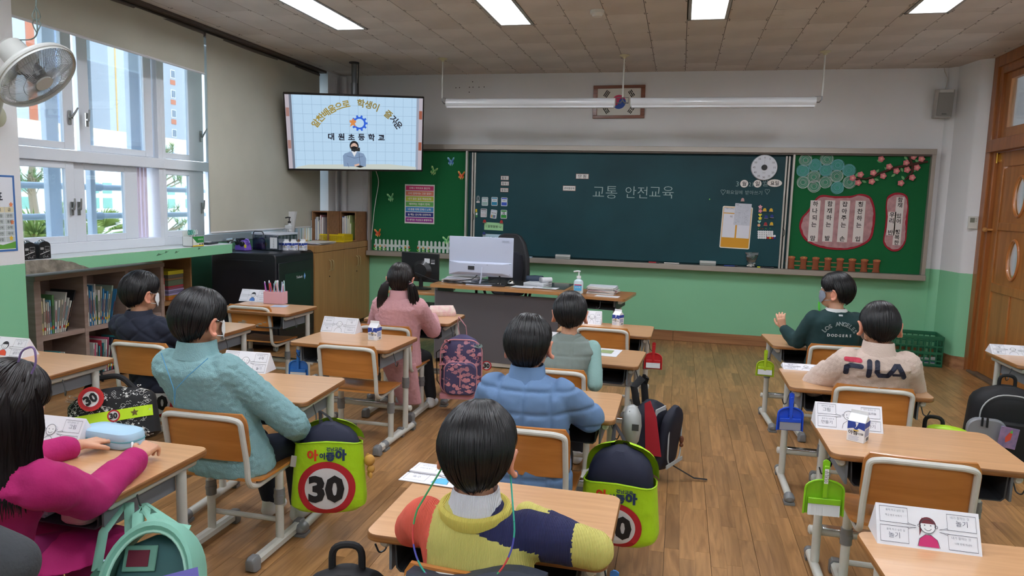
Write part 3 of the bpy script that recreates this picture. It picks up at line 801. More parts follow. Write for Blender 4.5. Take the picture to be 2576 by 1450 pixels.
# bulldog style magnetic clips
def clip(px, py, col, lab, y=CY, group=None, s=1.):
    p = ony(px, py, y); t = thing('magnet_clip', lab, 'clip', (p.x, y, p.z), 0, group)
    pts = [(-.018 * s, -.012 * s), (.018 * s, -.012 * s)] + [(.016 * s * math.cos(a), .0 + .022 * s * math.sin(a)) for a in [PI * k / 8 for k in range(9)]]
    b = MB(); b.prism(pts, .016, M=tr(rx=PI / 2)); b.build('clip_body', mat('clip_' + col[1:], col, rough=.3, coat=.4), t, bevel=.004)
    b = MB(); b.box((0, -.01, -.014 * s), (.04 * s, .018, .007)); b.build('clip_jaw', mat('clip_metal', '#8d8378', rough=.35, metal=.6), t, bevel=.001)
    return t
p = ony(1242, 570, CY - .001)
t = thing('green_sign_card', 'light green sign card held by two red clips on the board', 'card', tuple(p))
MB().box((0, 0, 0), (.225, .002, .088)).build('card', pc('#a7dba2'), t, tr(ry=.02)); a = Art(.0006); a.text('1 알쏭달쏭 나', 0, 0, .05, '#1f3a2a', 2, .01, fit=.185); a.build('card_print', t, tr(0, -.0015, 0, ry=.02))
clip(1219.5, 557.5, '#b3262a', 'left red clip on the light green sign card', CY - .003); clip(1262, 559, '#b3262a', 'right red clip on the light green sign card', CY - .003)
p = ony(1238, 599, CY - .001)
t = thing('blue_sign_card', 'pale blue sign card half hidden by the white monitor', 'card', tuple(p))
MB().box((0, 0, 0), (.23, .002, .088)).build('card', pc('#b8d6e6'), t); a = Art(.0006); a.text('1 넷 지 나', 0, -.008, .05, '#1f2f3a', 2, .01, fit=.185); a.build('card_print', t, tr(0, -.0015, 0))
clip(1218, 588, '#23327e', 'blue clip on the pale blue sign card', CY - .003)
# date ovals
for txt, px, py, rx, rz, lab in (('월', 1872, 462.5, .043, .043, 'round white month tag left in the date row'), ('일', 1905.5, 462.5, .043, .043, 'round white day tag middle in the date row'), ('요일', 1948.5, 461, .078, .042, 'oval white weekday tag in the date row')):
    p = ony(px, py, CY); t = thing('date_tag', lab, 'tag', tuple(p)); b = MB(); b.prism(circ(rx, 24, ry=rz), .005, M=tr(rx=PI / 2)); b.build('tag_plate', pc('#4a4340'), t)
    a = Art(.0006); a.disc(0, 0, rx * .95, '#e8e4e0', rz=rz * .93); a.text(txt, 0, 0, .05, '#2a2a2a', 2, .015, fit=.042 if len(txt) < 2 else .085); a.build('tag_print', t, tr(0, -.0052, 0))
# timer
p = ony(1922, 422, CY); t = thing('round_timer', 'round white minute timer high on the chalkboard right', 'timer', tuple(p))
b = MB(); b.tube([(0, 0, 0), (0, -.03, 0)], [.135, .13], 40); b.build('timer_body', mat('timer_plastic', '#d9dce6', rough=.4), t, bevel=.003)
a = Art(.0008)
for k in range(12): th = PI / 2 - k * PI / 6; a.text(str(k * 5), .103 * math.cos(th), .103 * math.sin(th), .028, '#3b3f4a', 1)
for k in range(60): th = PI * k / 30; a.line([(.124 * math.cos(th), .124 * math.sin(th)), (.127 * math.cos(th), .127 * math.sin(th))], .0015, '#555a66')
a.line([(0, .03), (0, .09)], .0015, '#777c88'); a.text('timer', 0, -.055, .014, '#666666', 1); a.build('dial_print', t, tr(0, -.0302, 0))
b = MB(); b.cyl((0, -.03, 0), (0, -.055, 0), .031, .026, 24); b.build('timer_knob', mat('timer_knob', '#15181c', rough=.4), t, bevel=.003)
# yellow schedule sheet with a worksheet clipped on
p = ony(1851.5, 573, CY); t = thing('schedule_sheet', 'large white and yellow magnetic schedule sheet on the chalkboard', 'sheet', tuple(p), 0)
w, h = .31, .45; Ms = tr(ry=.025)
b = MB(); b.prism(rrect(w, h, .015), .004, M=tr(rx=PI / 2)); b.build('sheet', pc('#eae6da'), t, Ms)
a = Art(.0006); a.poly(rrect(w - .02, h - .02, .01), '#d79a1f', 1); a.rect(-.14, .155, .14, .21, '#dcdde8', 2); a.text('오늘의 공부는', -.08, .2, .02, '#444444', 3, fit=.09)
a.rect(-.14, -.11, -.008, .145, '#e0e1ec', 2); a.rect(.008, -.11, .14, .145, '#e0e1ec', 2); a.text('어', -.06, .115, .03, '#444444', 3); a.build('sheet_print', t, Ms @ tr(0, -.0042, 0))
p = ony(1868, 540, CY - .006); t = thing('worksheet', 'printed white worksheet clipped over the yellow schedule sheet', 'paper', tuple(p))
MB().box((0, 0, 0), (.168, .0015, .232)).build('paper', pc('#ccd0dc'), t, tr(ry=.03)); a = Art(.0005); rr = random.Random(2)
a.text('퍼즈', -.06, .1, .02, '#3a3a44', 1, fit=.03)
for cx in (-.042, .042):
    for cz in range(4):
        for q in range(9):
            x, z = cx + rr.uniform(-.03, .02), .07 - cz * .05 + rr.uniform(-.018, .014); a.ring(x, z, rr.uniform(.006, .016), .0012, '#9aa0b0', a0=rr.uniform(0, 360), a1=rr.uniform(90, 500), n=8)
        a.line([(cx - .034, .092 - cz * .05), (cx + .034, .092 - cz * .05)], .0008, '#9aa0b0')
a.line([(0, .09), (0, -.11)], .001, '#9aa0b0'); a.build('worksheet_print', t, tr(0, -.0012, 0, ry=.03))
clip(1868, 503.5, '#c79a98', 'pale pink clip holding the worksheet on the schedule', CY - .008)
# row of clips and magnets
for px, py, c, lab in ((1923.5, 529, '#e5b51d', 'yellow magnet clip, upper left of the clip block'), (1939.5, 529.5, '#e5b51d', 'yellow magnet clip, upper right of the clip block'), (1927, 546.5, '#1c2f86', 'blue magnet clip, middle left of the clip block'), (1941.5, 545, '#1c2f86', 'blue magnet clip, middle right of the clip block'), (1925.5, 564.5, '#a8202a', 'red magnet clip, lower left of the clip block'), (1940.5, 564, '#e5b51d', 'yellow magnet clip, lower right of the clip block')):
    clip(px, py, c, lab, CY)
def star(r0, r1, n=5, a0=PI / 2): return [((r0 if k % 2 == 0 else r1) * math.cos(a0 + PI * k / n), (r0 if k % 2 == 0 else r1) * math.sin(a0 + PI * k / n)) for k in range(2 * n)]
heart = [(.018 * math.sin(t) ** 3, (.0145 * math.cos(t) - .0055 * math.cos(2 * t) - .0022 * math.cos(3 * t) - .001 * math.cos(4 * t))) for t in [2 * PI * k / 24 for k in range(24)]]
for px, py, shp, c, lab in ((1912.5, 521, star(.024, .015), '#e8a7b4', 'pink star shaped magnet atop the shape column'), (1912.5, 531, [((.018 + .004 * math.cos(5 * t)) * math.cos(t), (.018 + .004 * math.cos(5 * t)) * math.sin(t)) for t in [2 * PI * k / 30 for k in range(30)]], '#e58ea2', 'pink flower shaped magnet in the shape column'), (1912, 541, heart, '#dfd03c', 'yellow heart shaped magnet in the shape column'), (1912, 549.5, star(.022, .013), '#e3d32e', 'yellow star shaped magnet in the shape column'), (1910, 558, heart, '#a9dccb', 'mint heart shaped magnet in the shape column'), (1909, 567, circ(.015, 16), '#e3b08a', 'round peach magnet at the foot of the shape column')):
    p = ony(px, py, CY); t = thing('shape_magnet', lab, 'magnet', tuple(p)); b = MB(); b.prism(shp, .008, M=tr(rx=PI / 2)); b.build('magnet_body', mat('mag_' + c[1:], c, rough=.35), t, bevel=.002)
m0 = None; q = 0
cols_ = {(3, 4): '#c4262f', (3, 5): '#e3b62a', (3, 6): '#b8242c', (3, 7): '#20328c'}
for r_ in range(4):
    for k in range(8):
        if (r_ < 2 and k > 6): continue
        if r_ == 2 and k > 7: continue
        c = cols_.get((r_, k), '#e6e8ec'); p = ony(1908.5 + k * 5.6 + (.8 if k > 3 and r_ > 1 else 0), 583 + r_ * 5.1 + (k * .12), CY)
        t = thing('round_magnet', 'small round white magnet in the block below the clips' if c == '#e6e8ec' else {'#c4262f': 'red', '#e3b62a': 'yellow', '#b8242c': 'second red', '#20328c': 'blue'}[c] + ' round magnet in the bottom row of the magnet block', 'magnet', tuple(p), 0, 'round magnets on the chalkboard')
        if c == '#e6e8ec': t['label'] = 'small round white magnet, %s row of the block, %s from the left' % (('top', 'second', 'third', 'bottom')[r_], ('first', 'second', 'third', 'fourth', 'fifth', 'sixth', 'seventh', 'eighth')[k])
        b = MB(); b.cyl((0, 0, 0), (0, -.008, 0), .0125, n=14); b.build('magnet_body', mat('mag_' + c[1:], c, rough=.35), t, bevel=.002)
for k, (px, py, c) in enumerate(((1908, 575.5, '#63c04a'), (1914, 575.5, '#7a4a2a'), (1919, 575.8, '#8a4a2c'), (1926.5, 575.3, '#58b84a'), (1937, 574.8, '#2f8a5a'), (1785, 501.5, '#86e05a'))):
    p = ony(px, py, CY); t = thing('bead_magnet', ['bright green bead magnet at the left of the bead row', 'brown bead magnet second in the bead row', 'reddish brown bead magnet third in the bead row', 'green bead magnet fourth in the bead row', 'teal bead magnet at the right of the bead row', 'lone green bead magnet out on the empty chalkboard'][k], 'magnet', tuple(p)); b = MB(); b.sph((0, -.004, 0), .0065, 8, 6); b.build('bead', mat('bead_' + c[1:], c, rough=.3), t)
# tray items
TZ = .868; TY = FY - .1
def tray_x(px): return ony(px, 655, TY).x
for px, lab in ((1415, 'grey felt chalk eraser left of centre on the chalk tray'), (1781, 'grey felt chalk eraser beside the bag on the chalk tray')):
    t = thing('chalk_eraser', lab, 'eraser', (tray_x(px), TY + .02, TZ)); b = MB(); b.b2((-.085, -.022, .0), (.085, .022, .022)); b.build('felt', mat('eraser_felt', '#8f938f', rough=.95), t, bevel=.003)
    b = MB(); b.b2((-.086, -.024, .022), (.086, .024, .05)); b.build('grip', mat('eraser_plastic', '#c3c6c4', rough=.4), t, bevel=.006)
for px, c, L, lab in ((1645, '#b8323c', .11, 'red marker pen lying on the chalk tray'), (1690, '#d8d4d0', .16, 'white stick lying on the chalk tray beside the red pen'), (1839, '#32488a', .14, 'blue marker pen lying on the chalk tray'), (1913, '#c9d23a', .06, 'yellow green highlighter lying on the chalk tray'), (1935, '#30343a', .1, 'black marker pen lying on the chalk tray')):
    t = thing('marker_pen', lab, 'pen', (tray_x(px), TY - .01, TZ + .008)); b = MB(); b.cyl((-L / 2, 0, 0), (L / 2 - .03, 0, 0), .007, n=10); b.build('barrel', pc(c), t)
    b = MB(); b.cyl((L / 2 - .03, 0, 0), (L / 2, 0, 0), .008, n=10); b.build('cap', pc('#3a3a40' if c != '#d8d4d0' else '#c8c4c0'), t)
t = thing('card_stack', 'thin pale blue card pack at the left of the chalk tray', 'card', (tray_x(1328), TY, TZ)); MB().b2((-.05, -.03, 0), (.05, .03, .012)).build('pack', pc('#a9c6d8'), t, bevel=.001)
t = thing('chalk_bag', 'crumpled clear plastic bag of chalk on the tray end', 'bag', (tray_x(1891), TY + .02, TZ)); rr = random.Random(9)
rings = []
for k in range(7):
    f = k / 6; w_ = .03 + .04 * f * (1 if k < 6 else 1.1); rings.append([((w_ + rr.uniform(-.008, .008)) * math.cos(2 * PI * q / 12), (.02 + rr.uniform(-.006, .006)) * math.sin(2 * PI * q / 12), .16 * f + rr.uniform(-.006, .006)) for q in range(12)])
b = MB(); b.loft(rings, cap=False); b.build('film', glassm('clear_film', '#eef2f2', .14), t, ang=10)
b = MB()
for k in range(9): x, z = rr.uniform(-.04, .04), rr.uniform(.008, .035); b.cyl((x - .012, rr.uniform(-.01, .01), z), (x + .012, rr.uniform(-.01, .01), z + rr.uniform(-.01, .01)), .006, n=8)
b.build('chalk_pieces', pc('#e4dfdc'), t)['kind'] = 'stuff'

# ---- left felt board
LY = FY - .0405
p = ony(1055.5, 514, LY - .002)
t = thing('class_rules_poster', 'white poster with seven coloured bands of rules on green felt', 'poster', tuple(p))
PW, PH = .372, .462
MB().box((0, 0, 0), (PW, .003, PH)).build('poster_sheet', pc('#dcd9d6'), t); a = Art(.0007)
for k, (c, tx) in enumerate((('#cf3a73', '언제나 하하호호 즐겁게!'), ('#e08368', '우리 입에서는 고운 말만!'), ('#bac43a', '내가 맡은 일은 책임있게!'), ('#63ad57', '배려하는 마음이 먼저!'), ('#3f8bc9', '내 꿈을 위해 언제나 노력!'), ('#1d2a7d', '놀 때는 신나게! 안전하게!'), ('#8b2088', '내 생각은 자신있고 분명하게!'))):
    z = PH / 2 - .016 - k * .0625; a.rect(-PW / 2 + .012, z - .054, PW / 2 - .012, z, c, 1); a.text(tx, 0, z - .027, .03, '#efe6e2', 2, .02, fit=PW * (.7 + .08 * (len(tx) > 13) + .06 * (len(tx) > 15)))
a.build('poster_print', t, tr(0, -.0016, 0))
def butterfly(px, py, c1, c2, lab, rot=0, s=1., y=LY, fold=.0):
    p = ony(px, py, y); t = thing('paper_butterfly', lab, 'butterfly', (p.x, y - .002, p.z)); out = [(0, -.012), (.012, -.05), (.02, -.03), (.034, -.03), (.036, -.008), (.024, 0), (.044, .03), (.046, .05), (.03, .048), (.004, .012)]
    for sd in (-1, 1):
        b = MB(); o_ = [(sd * x * s, z * s) for x, z in out]
        b.prism(o_ if sd < 0 else o_[::-1], .0015, M=tr(rx=PI / 2)); w = b.build('wing', pc(c2), t, tr(0, -.002, 0, rz=sd * -.45, ry=rot) if False else tr(ry=rot) @ tr(0, -.001, 0, rz=-sd * .4))
        a = Art(.0008); cx = sum(x for x, z in o_) / len(o_); cz = sum(z for x, z in o_) / len(o_)
        a.poly([(cx + (x - cx) * .72, cz + (z - cz) * .72) for x, z in o_], c1, 3)
        a.disc(cx + sd * .008 * s, .028 * s, .004 * s, c2, 4, n=8); a.disc(cx, -.012 * s, .0035 * s, c2, 4, n=8); a.disc(cx - sd * .005 * s, .012 * s, .003 * s, c2, 4, n=8)
        a.build('wing_print', w)
    b = MB(); b.tube([(0, -.004, -.02 * s), (0, -.006, .018 * s)], [.002, .003], 6); b.build('butterfly_body', pc(c1), t, tr(ry=rot)); return t
butterfly(1135.5, 407, '#2f62b0', '#9fd8ec', 'blue paper butterfly at the top of the left felt board')
butterfly(1092, 430.5, '#3c9a4a', '#c8e89a', 'green paper butterfly perched above the rules poster', rot=.35)
butterfly(1161.5, 442, '#d23a26', '#efb45a', 'red and orange paper butterfly near the felt board edge', rot=.05)
butterfly(984, 497.5, '#3fa566', '#b8ecae', 'mint green paper butterfly left of the rules poster', rot=-.12)
butterfly(952, 586.5, '#c8321f', '#f0a850', 'red paper butterfly low at the felt board left edge', rot=-.1)
butterfly(1124, 605, '#46ad68', '#c0ecaa', 'mint green paper butterfly beside the white monitor', rot=-.15)
def fence_(x0, n, lab, flowers):
    t = thing('paper_picket_fence', lab, 'fence', (x0, LY - .002, .872)); pw, gp = .028, .0505
    for k in range(n):
        x = k * gp; hgt = .135 - .0 * k
        pts = [(x, 0), (x + pw, 0), (x + pw, hgt - pw / 2)] + [(x + pw / 2 + pw / 2 * math.cos(a_), hgt - pw / 2 + pw / 2 * math.sin(a_)) for a_ in [PI * q / 6 for q in range(1, 6)]] + [(x, hgt - pw / 2)]
        b = MB(); b.prism(pts, .002, M=tr(rx=PI / 2)); b.build('picket', pc('#cfdbd6'), t)
    b = MB(); b.b2((-.01, -.0035, .045), ((n - 1) * gp + pw + .01, -.002, .075)); b.build('fence_rail', pc('#c8d6d0'), t)
    for k, (fx, fc, cc) in enumerate(flowers):
        f = MB(); f.prism([((.011 + .005 * math.cos(5 * a_)) * math.cos(a_), (.011 + .005 * math.cos(5 * a_)) * math.sin(a_)) for a_ in [2 * PI * q / 30 for q in range(30)]], .0012, M=tr(fx, -.004, .05, rx=PI / 2)); fo = f.build('paper_flower', pc(fc), t)
        a = Art(.0008); a.disc(fx, .05, .004, cc, 1, n=10); a.build('flower_centre', fo, tr(0, -.0055, 0))
        l = MB(); l.prism([(fx - .022, .03), (fx - .01, .012), (fx, .0), (fx + .012, .012), (fx + .022, .028), (fx + .005, .02), (fx, .035), (fx - .004, .02)], .0012, M=tr(0, -.0036, 0, rx=PI / 2)); l.build('paper_leaf', pc('#7cc04a'), t)
fence_(-3.585, 9, 'white paper picket fence, left piece under the rules poster', ((.0, '#c83a34', '#f0d040'), (.07, '#e8c832', '#c86a1a'), (.13, '#e89aa0', '#f0e060'), (.33, '#3f8fc0', '#f0e060'), (.39, '#e2c02c', '#c8501a'), (.44, '#b8323c', '#f0d040')))
fence_(-3.03, 11, 'white paper picket fence, right piece partly behind the monitor', ((.0, '#c8342c', '#f0d040'), (.065, '#e8c832', '#c86a1a'), (.13, '#f0a8a0', '#f0e060')))

# ---- right felt board
RY = FY - .0560
rr = random.Random(11)
WHT, BLU = '#c9d6d2', '#7fc0cc'
for k, (px, py, c) in enumerate(((2026, 403, WHT), (2080, 401.5, WHT), (2050, 416, BLU), (2107, 416.5, BLU), (2019.5, 430, BLU), (2077.5, 428.5, BLU), (2135.5, 429, BLU), (2047, 445.5, WHT), (2104.5, 443.5, WHT), (2020, 459, WHT), (2076, 459, WHT), (2136, 459, WHT), (2047.5, 469, WHT), (2106, 472.5, BLU))):
    p = ony(px, py, RY); col = 'blue' if c == BLU else 'white'
    row = ['top left', 'top centre', 'upper row second', 'upper row fourth', 'left column middle', 'centre', 'right end upper', 'second column middle', 'fourth column middle', 'left column bottom', 'centre bottom', 'right end lower beside the blossom', 'lowest left of centre', 'lowest right'][k]
    t = thing('yarn_circle', '%s scribbled yarn circle on the right felt board, %s' % (col, row), 'decoration', tuple(p))
    b = MB(); b.prism([(.064 * (1 + rr.uniform(-.08, .08)) * math.cos(a_), .064 * (1 + rr.uniform(-.08, .08)) * math.sin(a_)) for a_ in [2 * PI * q / 14 for q in range(14)]], .0008, M=tr(rx=PI / 2)); b.build('tissue', pc('#3b8a6c' if c == WHT else '#3f9a88'), t)
    b = MB()
    for q in range(7):
        r0 = (.022, .028, .04, .052, .056, .06, .063)[q]; ph = rr.uniform(0, 6); ox, oz = rr.uniform(-.003, .003), rr.uniform(-.003, .003)
        b.tube([(ox + r0 * (1 + .05 * math.sin(3 * a_ + ph) + rr.uniform(-.02, .02)) * math.cos(a_), -.003 - .0008 * q, oz + r0 * (1 + .05 * math.cos(2 * a_ + ph) + rr.uniform(-.02, .02)) * math.sin(a_)) for a_ in [2 * PI * w_ / 18 for w_ in range(18)]], .0013, 4, closed=True)
    b.build('yarn', pc(c), t)
# blossom branch
t = thing('blossom_branch', 'twisted brown paper branch crossing the right felt board corner', 'branch', (2.0, RY, 1.9))
def bp_(px, py): p = ony(px, py, RY - .012); return (p.x - 2.0, -.012, p.z - 1.9)
b = MB()
b.tube([bp_(*q) for q in ((2152, 451), (2165, 449), (2180, 450), (2200, 443), (2220, 434), (2240, 426), (2262, 420), (2285, 416), (2305, 412), (2322, 408), (2334, 407))], [.008, .01, .009, .012, .012, .013, .013, .015, .014, .012, .011], 7)
b.tube([bp_(*q) for q in ((2276, 453), (2286, 444), (2295, 434), (2296, 420), (2291, 405), (2288, 390), (2291, 376))], [.008, .01, .012, .014, .014, .014, .012], 7)
b.build('twig', mat('paper_bark', '#4a2a20', rough=.8, bump=.8, bs=60, dist=.006), t)
for (px, py) in ((2145, 448), (2165, 439.5), (2159, 460), (2197, 435), (2193, 457), (2237, 419.5), (2222, 443), (2255.5, 430.5), (2280, 410), (2282.5, 427.5), (2217, 400), (2298, 394.5), (2318.5, 400), (2307, 422), (2295, 447), (2266.5, 461)):
    p = ony(px, py, RY - .02); f = MB()
    f.loft([[((.03 * s_ + .004 * math.cos(5 * a_)) * math.cos(a_), y_, (.03 * s_ + .004 * math.cos(5 * a_)) * math.sin(a_)) for a_ in [2 * PI * q / 20 for q in range(20)]] for s_, y_ in ((1, .004), (1, -.001), (.8, -.005))], M=MX.Translation((p.x - 2.0, p.y - RY, p.z - 1.9)))
    fo = f.build('blossom', pc('#d77a80'), t)
    a = Art(.0008); a.ring(0, 0, .011, .003, '#f0b8b0', 1); a.disc(0, 0, .006, '#f2d0a8', 2, n=10); a.build('blossom_heart', fo, tr(p.x - 2.0, p.y - RY - .0055, p.z - 1.9))
for (px, py, r_) in ((2212, 406, 2.6), (2155, 441, 1.2), (2174, 457, -.4), (2207, 431, .9), (2205, 452, -.3), (2230, 425, 2.4), (2269, 427, -1.1), (2248, 441, 3.8), (2272, 448, 2.2), (2279, 398, 2.3), (2307, 405, -.6), (2303, 428, .8)):
    p = ony(px, py, RY - .01); f = MB(); lf_ = [(-.026, 0), (-.008, .011), (.01, .011), (.026, 0), (.01, -.011), (-.008, -.011)]
    f.prism(lf_, .0015, M=tr(p.x - 2, -.004, p.z - 1.9) @ tr(ry=-r_) @ tr(rx=PI / 2)); f.build('paper_leaf', pc('#6fae74'), t)
def blob(outline, lab, name, strips):
    pts = [ony(px, py, RY) for px, py in outline]; cx = sum(q.x for q in pts) / len(pts); cz = sum(q.z for q in pts) / len(pts)
    sm_ = []
    n = len(pts)
    for i in range(n):
        p0, p1, p2, p3 = pts[i - 1], pts[i], pts[(i + 1) % n], pts[(i + 2) % n]
        for k in range(5):
            u = k / 5; q = .5 * ((2 * p1) + (-p0 + p2) * u + (2 * p0 - 5 * p1 + 4 * p2 - p3) * u * u + (-p0 + 3 * p1 - 3 * p2 + p3) * u ** 3); sm_.append((q.x - cx, q.z - cz))
    t = thing(name, lab, 'decoration', (cx, RY, cz)); rr = random.Random(4)
    b = MB(); b.prism(sm_, .008, M=tr(rx=PI / 2)); b.build('red_backing', mat('red_felt', '#a02334', rough=.9), t, bevel=.003)
    inn = []
    for x, z in sm_:
        d = math.hypot(x, z); nx, nz = x / d, z / d; k = .022 + rr.uniform(-.004, .004); inn.append((x - nx * k, z - nz * k))
    b = MB(); b.prism(inn, .004, M=tr(0, -.008, 0, rx=PI / 2)); b.build('crumpled_paper', mat('crumpled_pink', '#b98f92', rough=.9, var=.18, vs=16, bump=1, bs=26, dist=.012), t)
    for txt, px, py, w_, h_ in strips:
        p = ony(px, py, RY - .013); q = MB(); q.box((p.x - cx, -.0135, p.z - cz), (w_, .001, h_)); s_ = q.build('paper_strip', pc('#ddd6d3'), t)
        a = Art(.0006); n_ = len(txt)
        for i, ch in enumerate(txt):
            if ch != ' ': a.text(ch, p.x - cx, p.z - cz + h_ / 2 - h_ * (i + .5) / n_, min(.058, h_ / n_ * .95), '#2a2626', 1, .02)
        a.build('strip_lettering', s_, tr(0, -.0145, 0))
blob([(2031, 531), (2060, 493), (2100, 494), (2140, 493), (2165, 488), (2190, 497), (2201, 530), (2199, 570), (2188, 605), (2150, 625), (2105, 629), (2060, 622), (2025, 604), (2011, 576), (2015, 550)], 'large red edged cloud shape with four paper strips of writing', 'cloud_board', (('하나되는 맘', 2048, 556.5, .098, .43), ('함께하는 발', 2084.5, 556.5, .098, .43), ('잡아주는 손', 2122, 557.5, .098, .43), ('칭찬하는 입', 2161, 558, .098, .43)))
blob([(2228, 520), (2233, 495), (2255, 485), (2280, 492), (2285, 520), (2283, 550), (2281, 580), (2277, 610), (2262, 630), (2240, 631), (2222, 612), (2225, 580), (2228, 550)], 'narrow red edged bean shape with two paper strips of writing', 'bean_board', (('우리 반', 2242, 563, .075, .24), ('함께 있어 행복한', 2260, 557, .075, .49)))
# stump fence
def stump_fence():
    t = thing('paper_stump_fence', 'row of eight brown paper stumps joined by rails on the felt', 'fence', (1.1, RY, .872))
    for k in range(8):
        px = 1990 + k * 30.6; p = ony(px, 667 + k * .9, RY - .015); x = p.x - 1.1
        pts = []
        for z, w_ in ((0, .038), (.03, .03), (.07, .029), (.105, .034), (.128, .038)): pts.append((w_, z))
        out_ = [(x + a_, z) for a_, z in pts] + [(x - a_, z) for a_, z in pts[::-1]]
        b = MB(); b.loft([[(x + w_ * math.cos(a_), -.012 + .012 * math.sin(a_), z) for a_ in [2 * PI * q / 16 for q in range(16)]] for w_, z in pts]); so = b.build('stump', mat('stump_paper', '#8a4a2c', rough=.85), t)
        b = MB(); b.loft([[(x + .037 * s_ * math.cos(a_), -.014 - yy, .122 + .014 * s_ * math.sin(a_)) for a_ in [2 * PI * q / 16 for q in range(16)]] for s_, yy in ((1, 0), (1, .0115), (.9, .013))]); b.build('stump_top', mat('stump_top', '#b06a46', rough=.8), so)
        b = MB(); b.sph((x, -.03, .125), .005, 8, 6); b.build('push_pin', mat('pin_gold', '#d9c06a', metal=.4, rough=.3), so)
    b = MB(); b.b2((.01, -.006, .075), (.9, -.002, .088)); b.b2((.01, -.006, .03), (.9, -.002, .043)); b.build('stump_rail', mat('stump_rail', '#8c6a44', rough=.8), t)
stump_fence()

# ---- flag
p = ony(1557, 257, FY); t = thing('framed_flag', 'framed flag with a red and blue disc above the blackboard', 'flag', (p.x, FY, p.z))
W_, H_ = .565, .355; Mf = tr(0, 0, 0, ry=-.01)
for (a_, b_) in (((-W_ / 2, -.03, -H_ / 2), (W_ / 2, 0, -H_ / 2 + .032)), ((-W_ / 2, -.03, H_ / 2 - .032), (W_ / 2, 0, H_ / 2)), ((-W_ / 2, -.03, -H_ / 2 + .032), (-W_ / 2 + .045, 0, H_ / 2 - .032)), ((W_ / 2 - .045, -.03, -H_ / 2 + .032), (W_ / 2, 0, H_ / 2 - .032))):
    MB().b2(a_, b_).build('flag_frame', wood('flag_frame_wood', '#8a4f34', '#6b3a26', sc=(3, 3, 30), rough=.35, coat=.3), t, Mf, bevel=.003)
MB().b2((-W_ / 2 + .03, -.012, -H_ / 2 + .02), (W_ / 2 - .03, -.002, H_ / 2 - .02)).build('flag_sheet', pc('#dedbd3'), t, Mf)
a = Art(.0006); R0 = .076
a.poly([(R0 * math.cos(th), R0 * math.sin(th)) for th in [PI * k / 24 for k in range(25)]], '#c93560', 1); a.poly([(R0 * math.cos(th), R0 * math.sin(th)) for th in [PI + PI * k / 24 for k in range(25)]], '#2f53a8', 1)
a.disc(-R0 / 2, 0, R0 / 2, '#c93560', 2); a.disc(R0 / 2, 0, R0 / 2, '#2f53a8', 2)
def gua(cx, cz, rot, pat):
    for i, s_ in enumerate(pat):
        o_ = (i - 1) * .017; c, s2 = math.cos(rot), math.sin(rot)
        def q(u, v): return (cx + u * c - v * s2, cz + u * s2 + v * c)
        if s_: a.line([q(-.037, o_), q(.037, o_)], .011, '#26241f', 2)
        else: a.line([q(-.037, o_), q(-.003, o_)], .011, '#26241f', 2); a.line([q(.003, o_), q(.037, o_)], .011, '#26241f', 2)
gua(-.135, .088, PI / 2 - .59, (1, 1, 1)); gua(.135, .088, PI / 2 + .59, (0, 1, 0)); gua(-.135, -.088, PI / 2 + .59, (1, 0, 1)); gua(.135, -.088, PI / 2 - .59, (0, 0, 0))
a.build('flag_print', t, Mf @ tr(0, -.0125, 0))

# ---- hanging board lamp (one slim trough, two sections)
TYY = 7.25; t = thing('board_lamp', 'long white tubular lamp hanging by rods before the blackboard', 'lamp', (-.63, TYY, CEIL))
M_lw = mat('lamp_enamel', '#d6d8dc', rough=.25, coat=.3)
for x0, x1 in ((-1.78, -.05), (.1, 1.79)):
    b = MB(); b.loft([[(x, .045 * math.cos(a_), -.45 + .045 * math.sin(a_)) for a_ in [2 * PI * q / 20 for q in range(20)]] for x in (x0, x1)]); h_ = b.build('trough', M_lw, t)
    b = MB(); b.b2((x0 + .01, -.03, -.502), (x1 - .01, .03, -.48)); b.build('trough_lip', M_lw, h_, bevel=.003)
for x in (-1.83, .02, 1.84):
    b = MB(); b.cyl((x, 0, -.02), (x, 0, -.4), .008, n=10); b.build('rod', mat('rod_white', '#cfcfca', rough=.4), t)
    b = MB(); b.loft([[(x + r_ * math.cos(a_), r_ * math.sin(a_), z) for a_ in [2 * PI * q / 20 for q in range(20)]] for r_, z in ((.05, -.001), (.048, -.006), (.02, -.02), (.012, -.035))]); b.build('ceiling_rose', mat('aged_cream', '#c9c2a0', rough=.5), t)
for x, d in ((-1.83, 1), (.02, 1), (.02, -1), (1.84, -1)):
    b = MB(); b.tube([(x, 0, -.39), (x, 0, -.43), (x + d * .02, 0, -.455), (x + d * .06, 0, -.455)], .006, 8); b.tube([(x, 0, -.4), (x + d * .06, 0, -.405), (x + d * .06, 0, -.45)], .003, 6); b.build('hook_arm', mat('hook_grey', '#77787a', metal=.6, rough=.4), t)

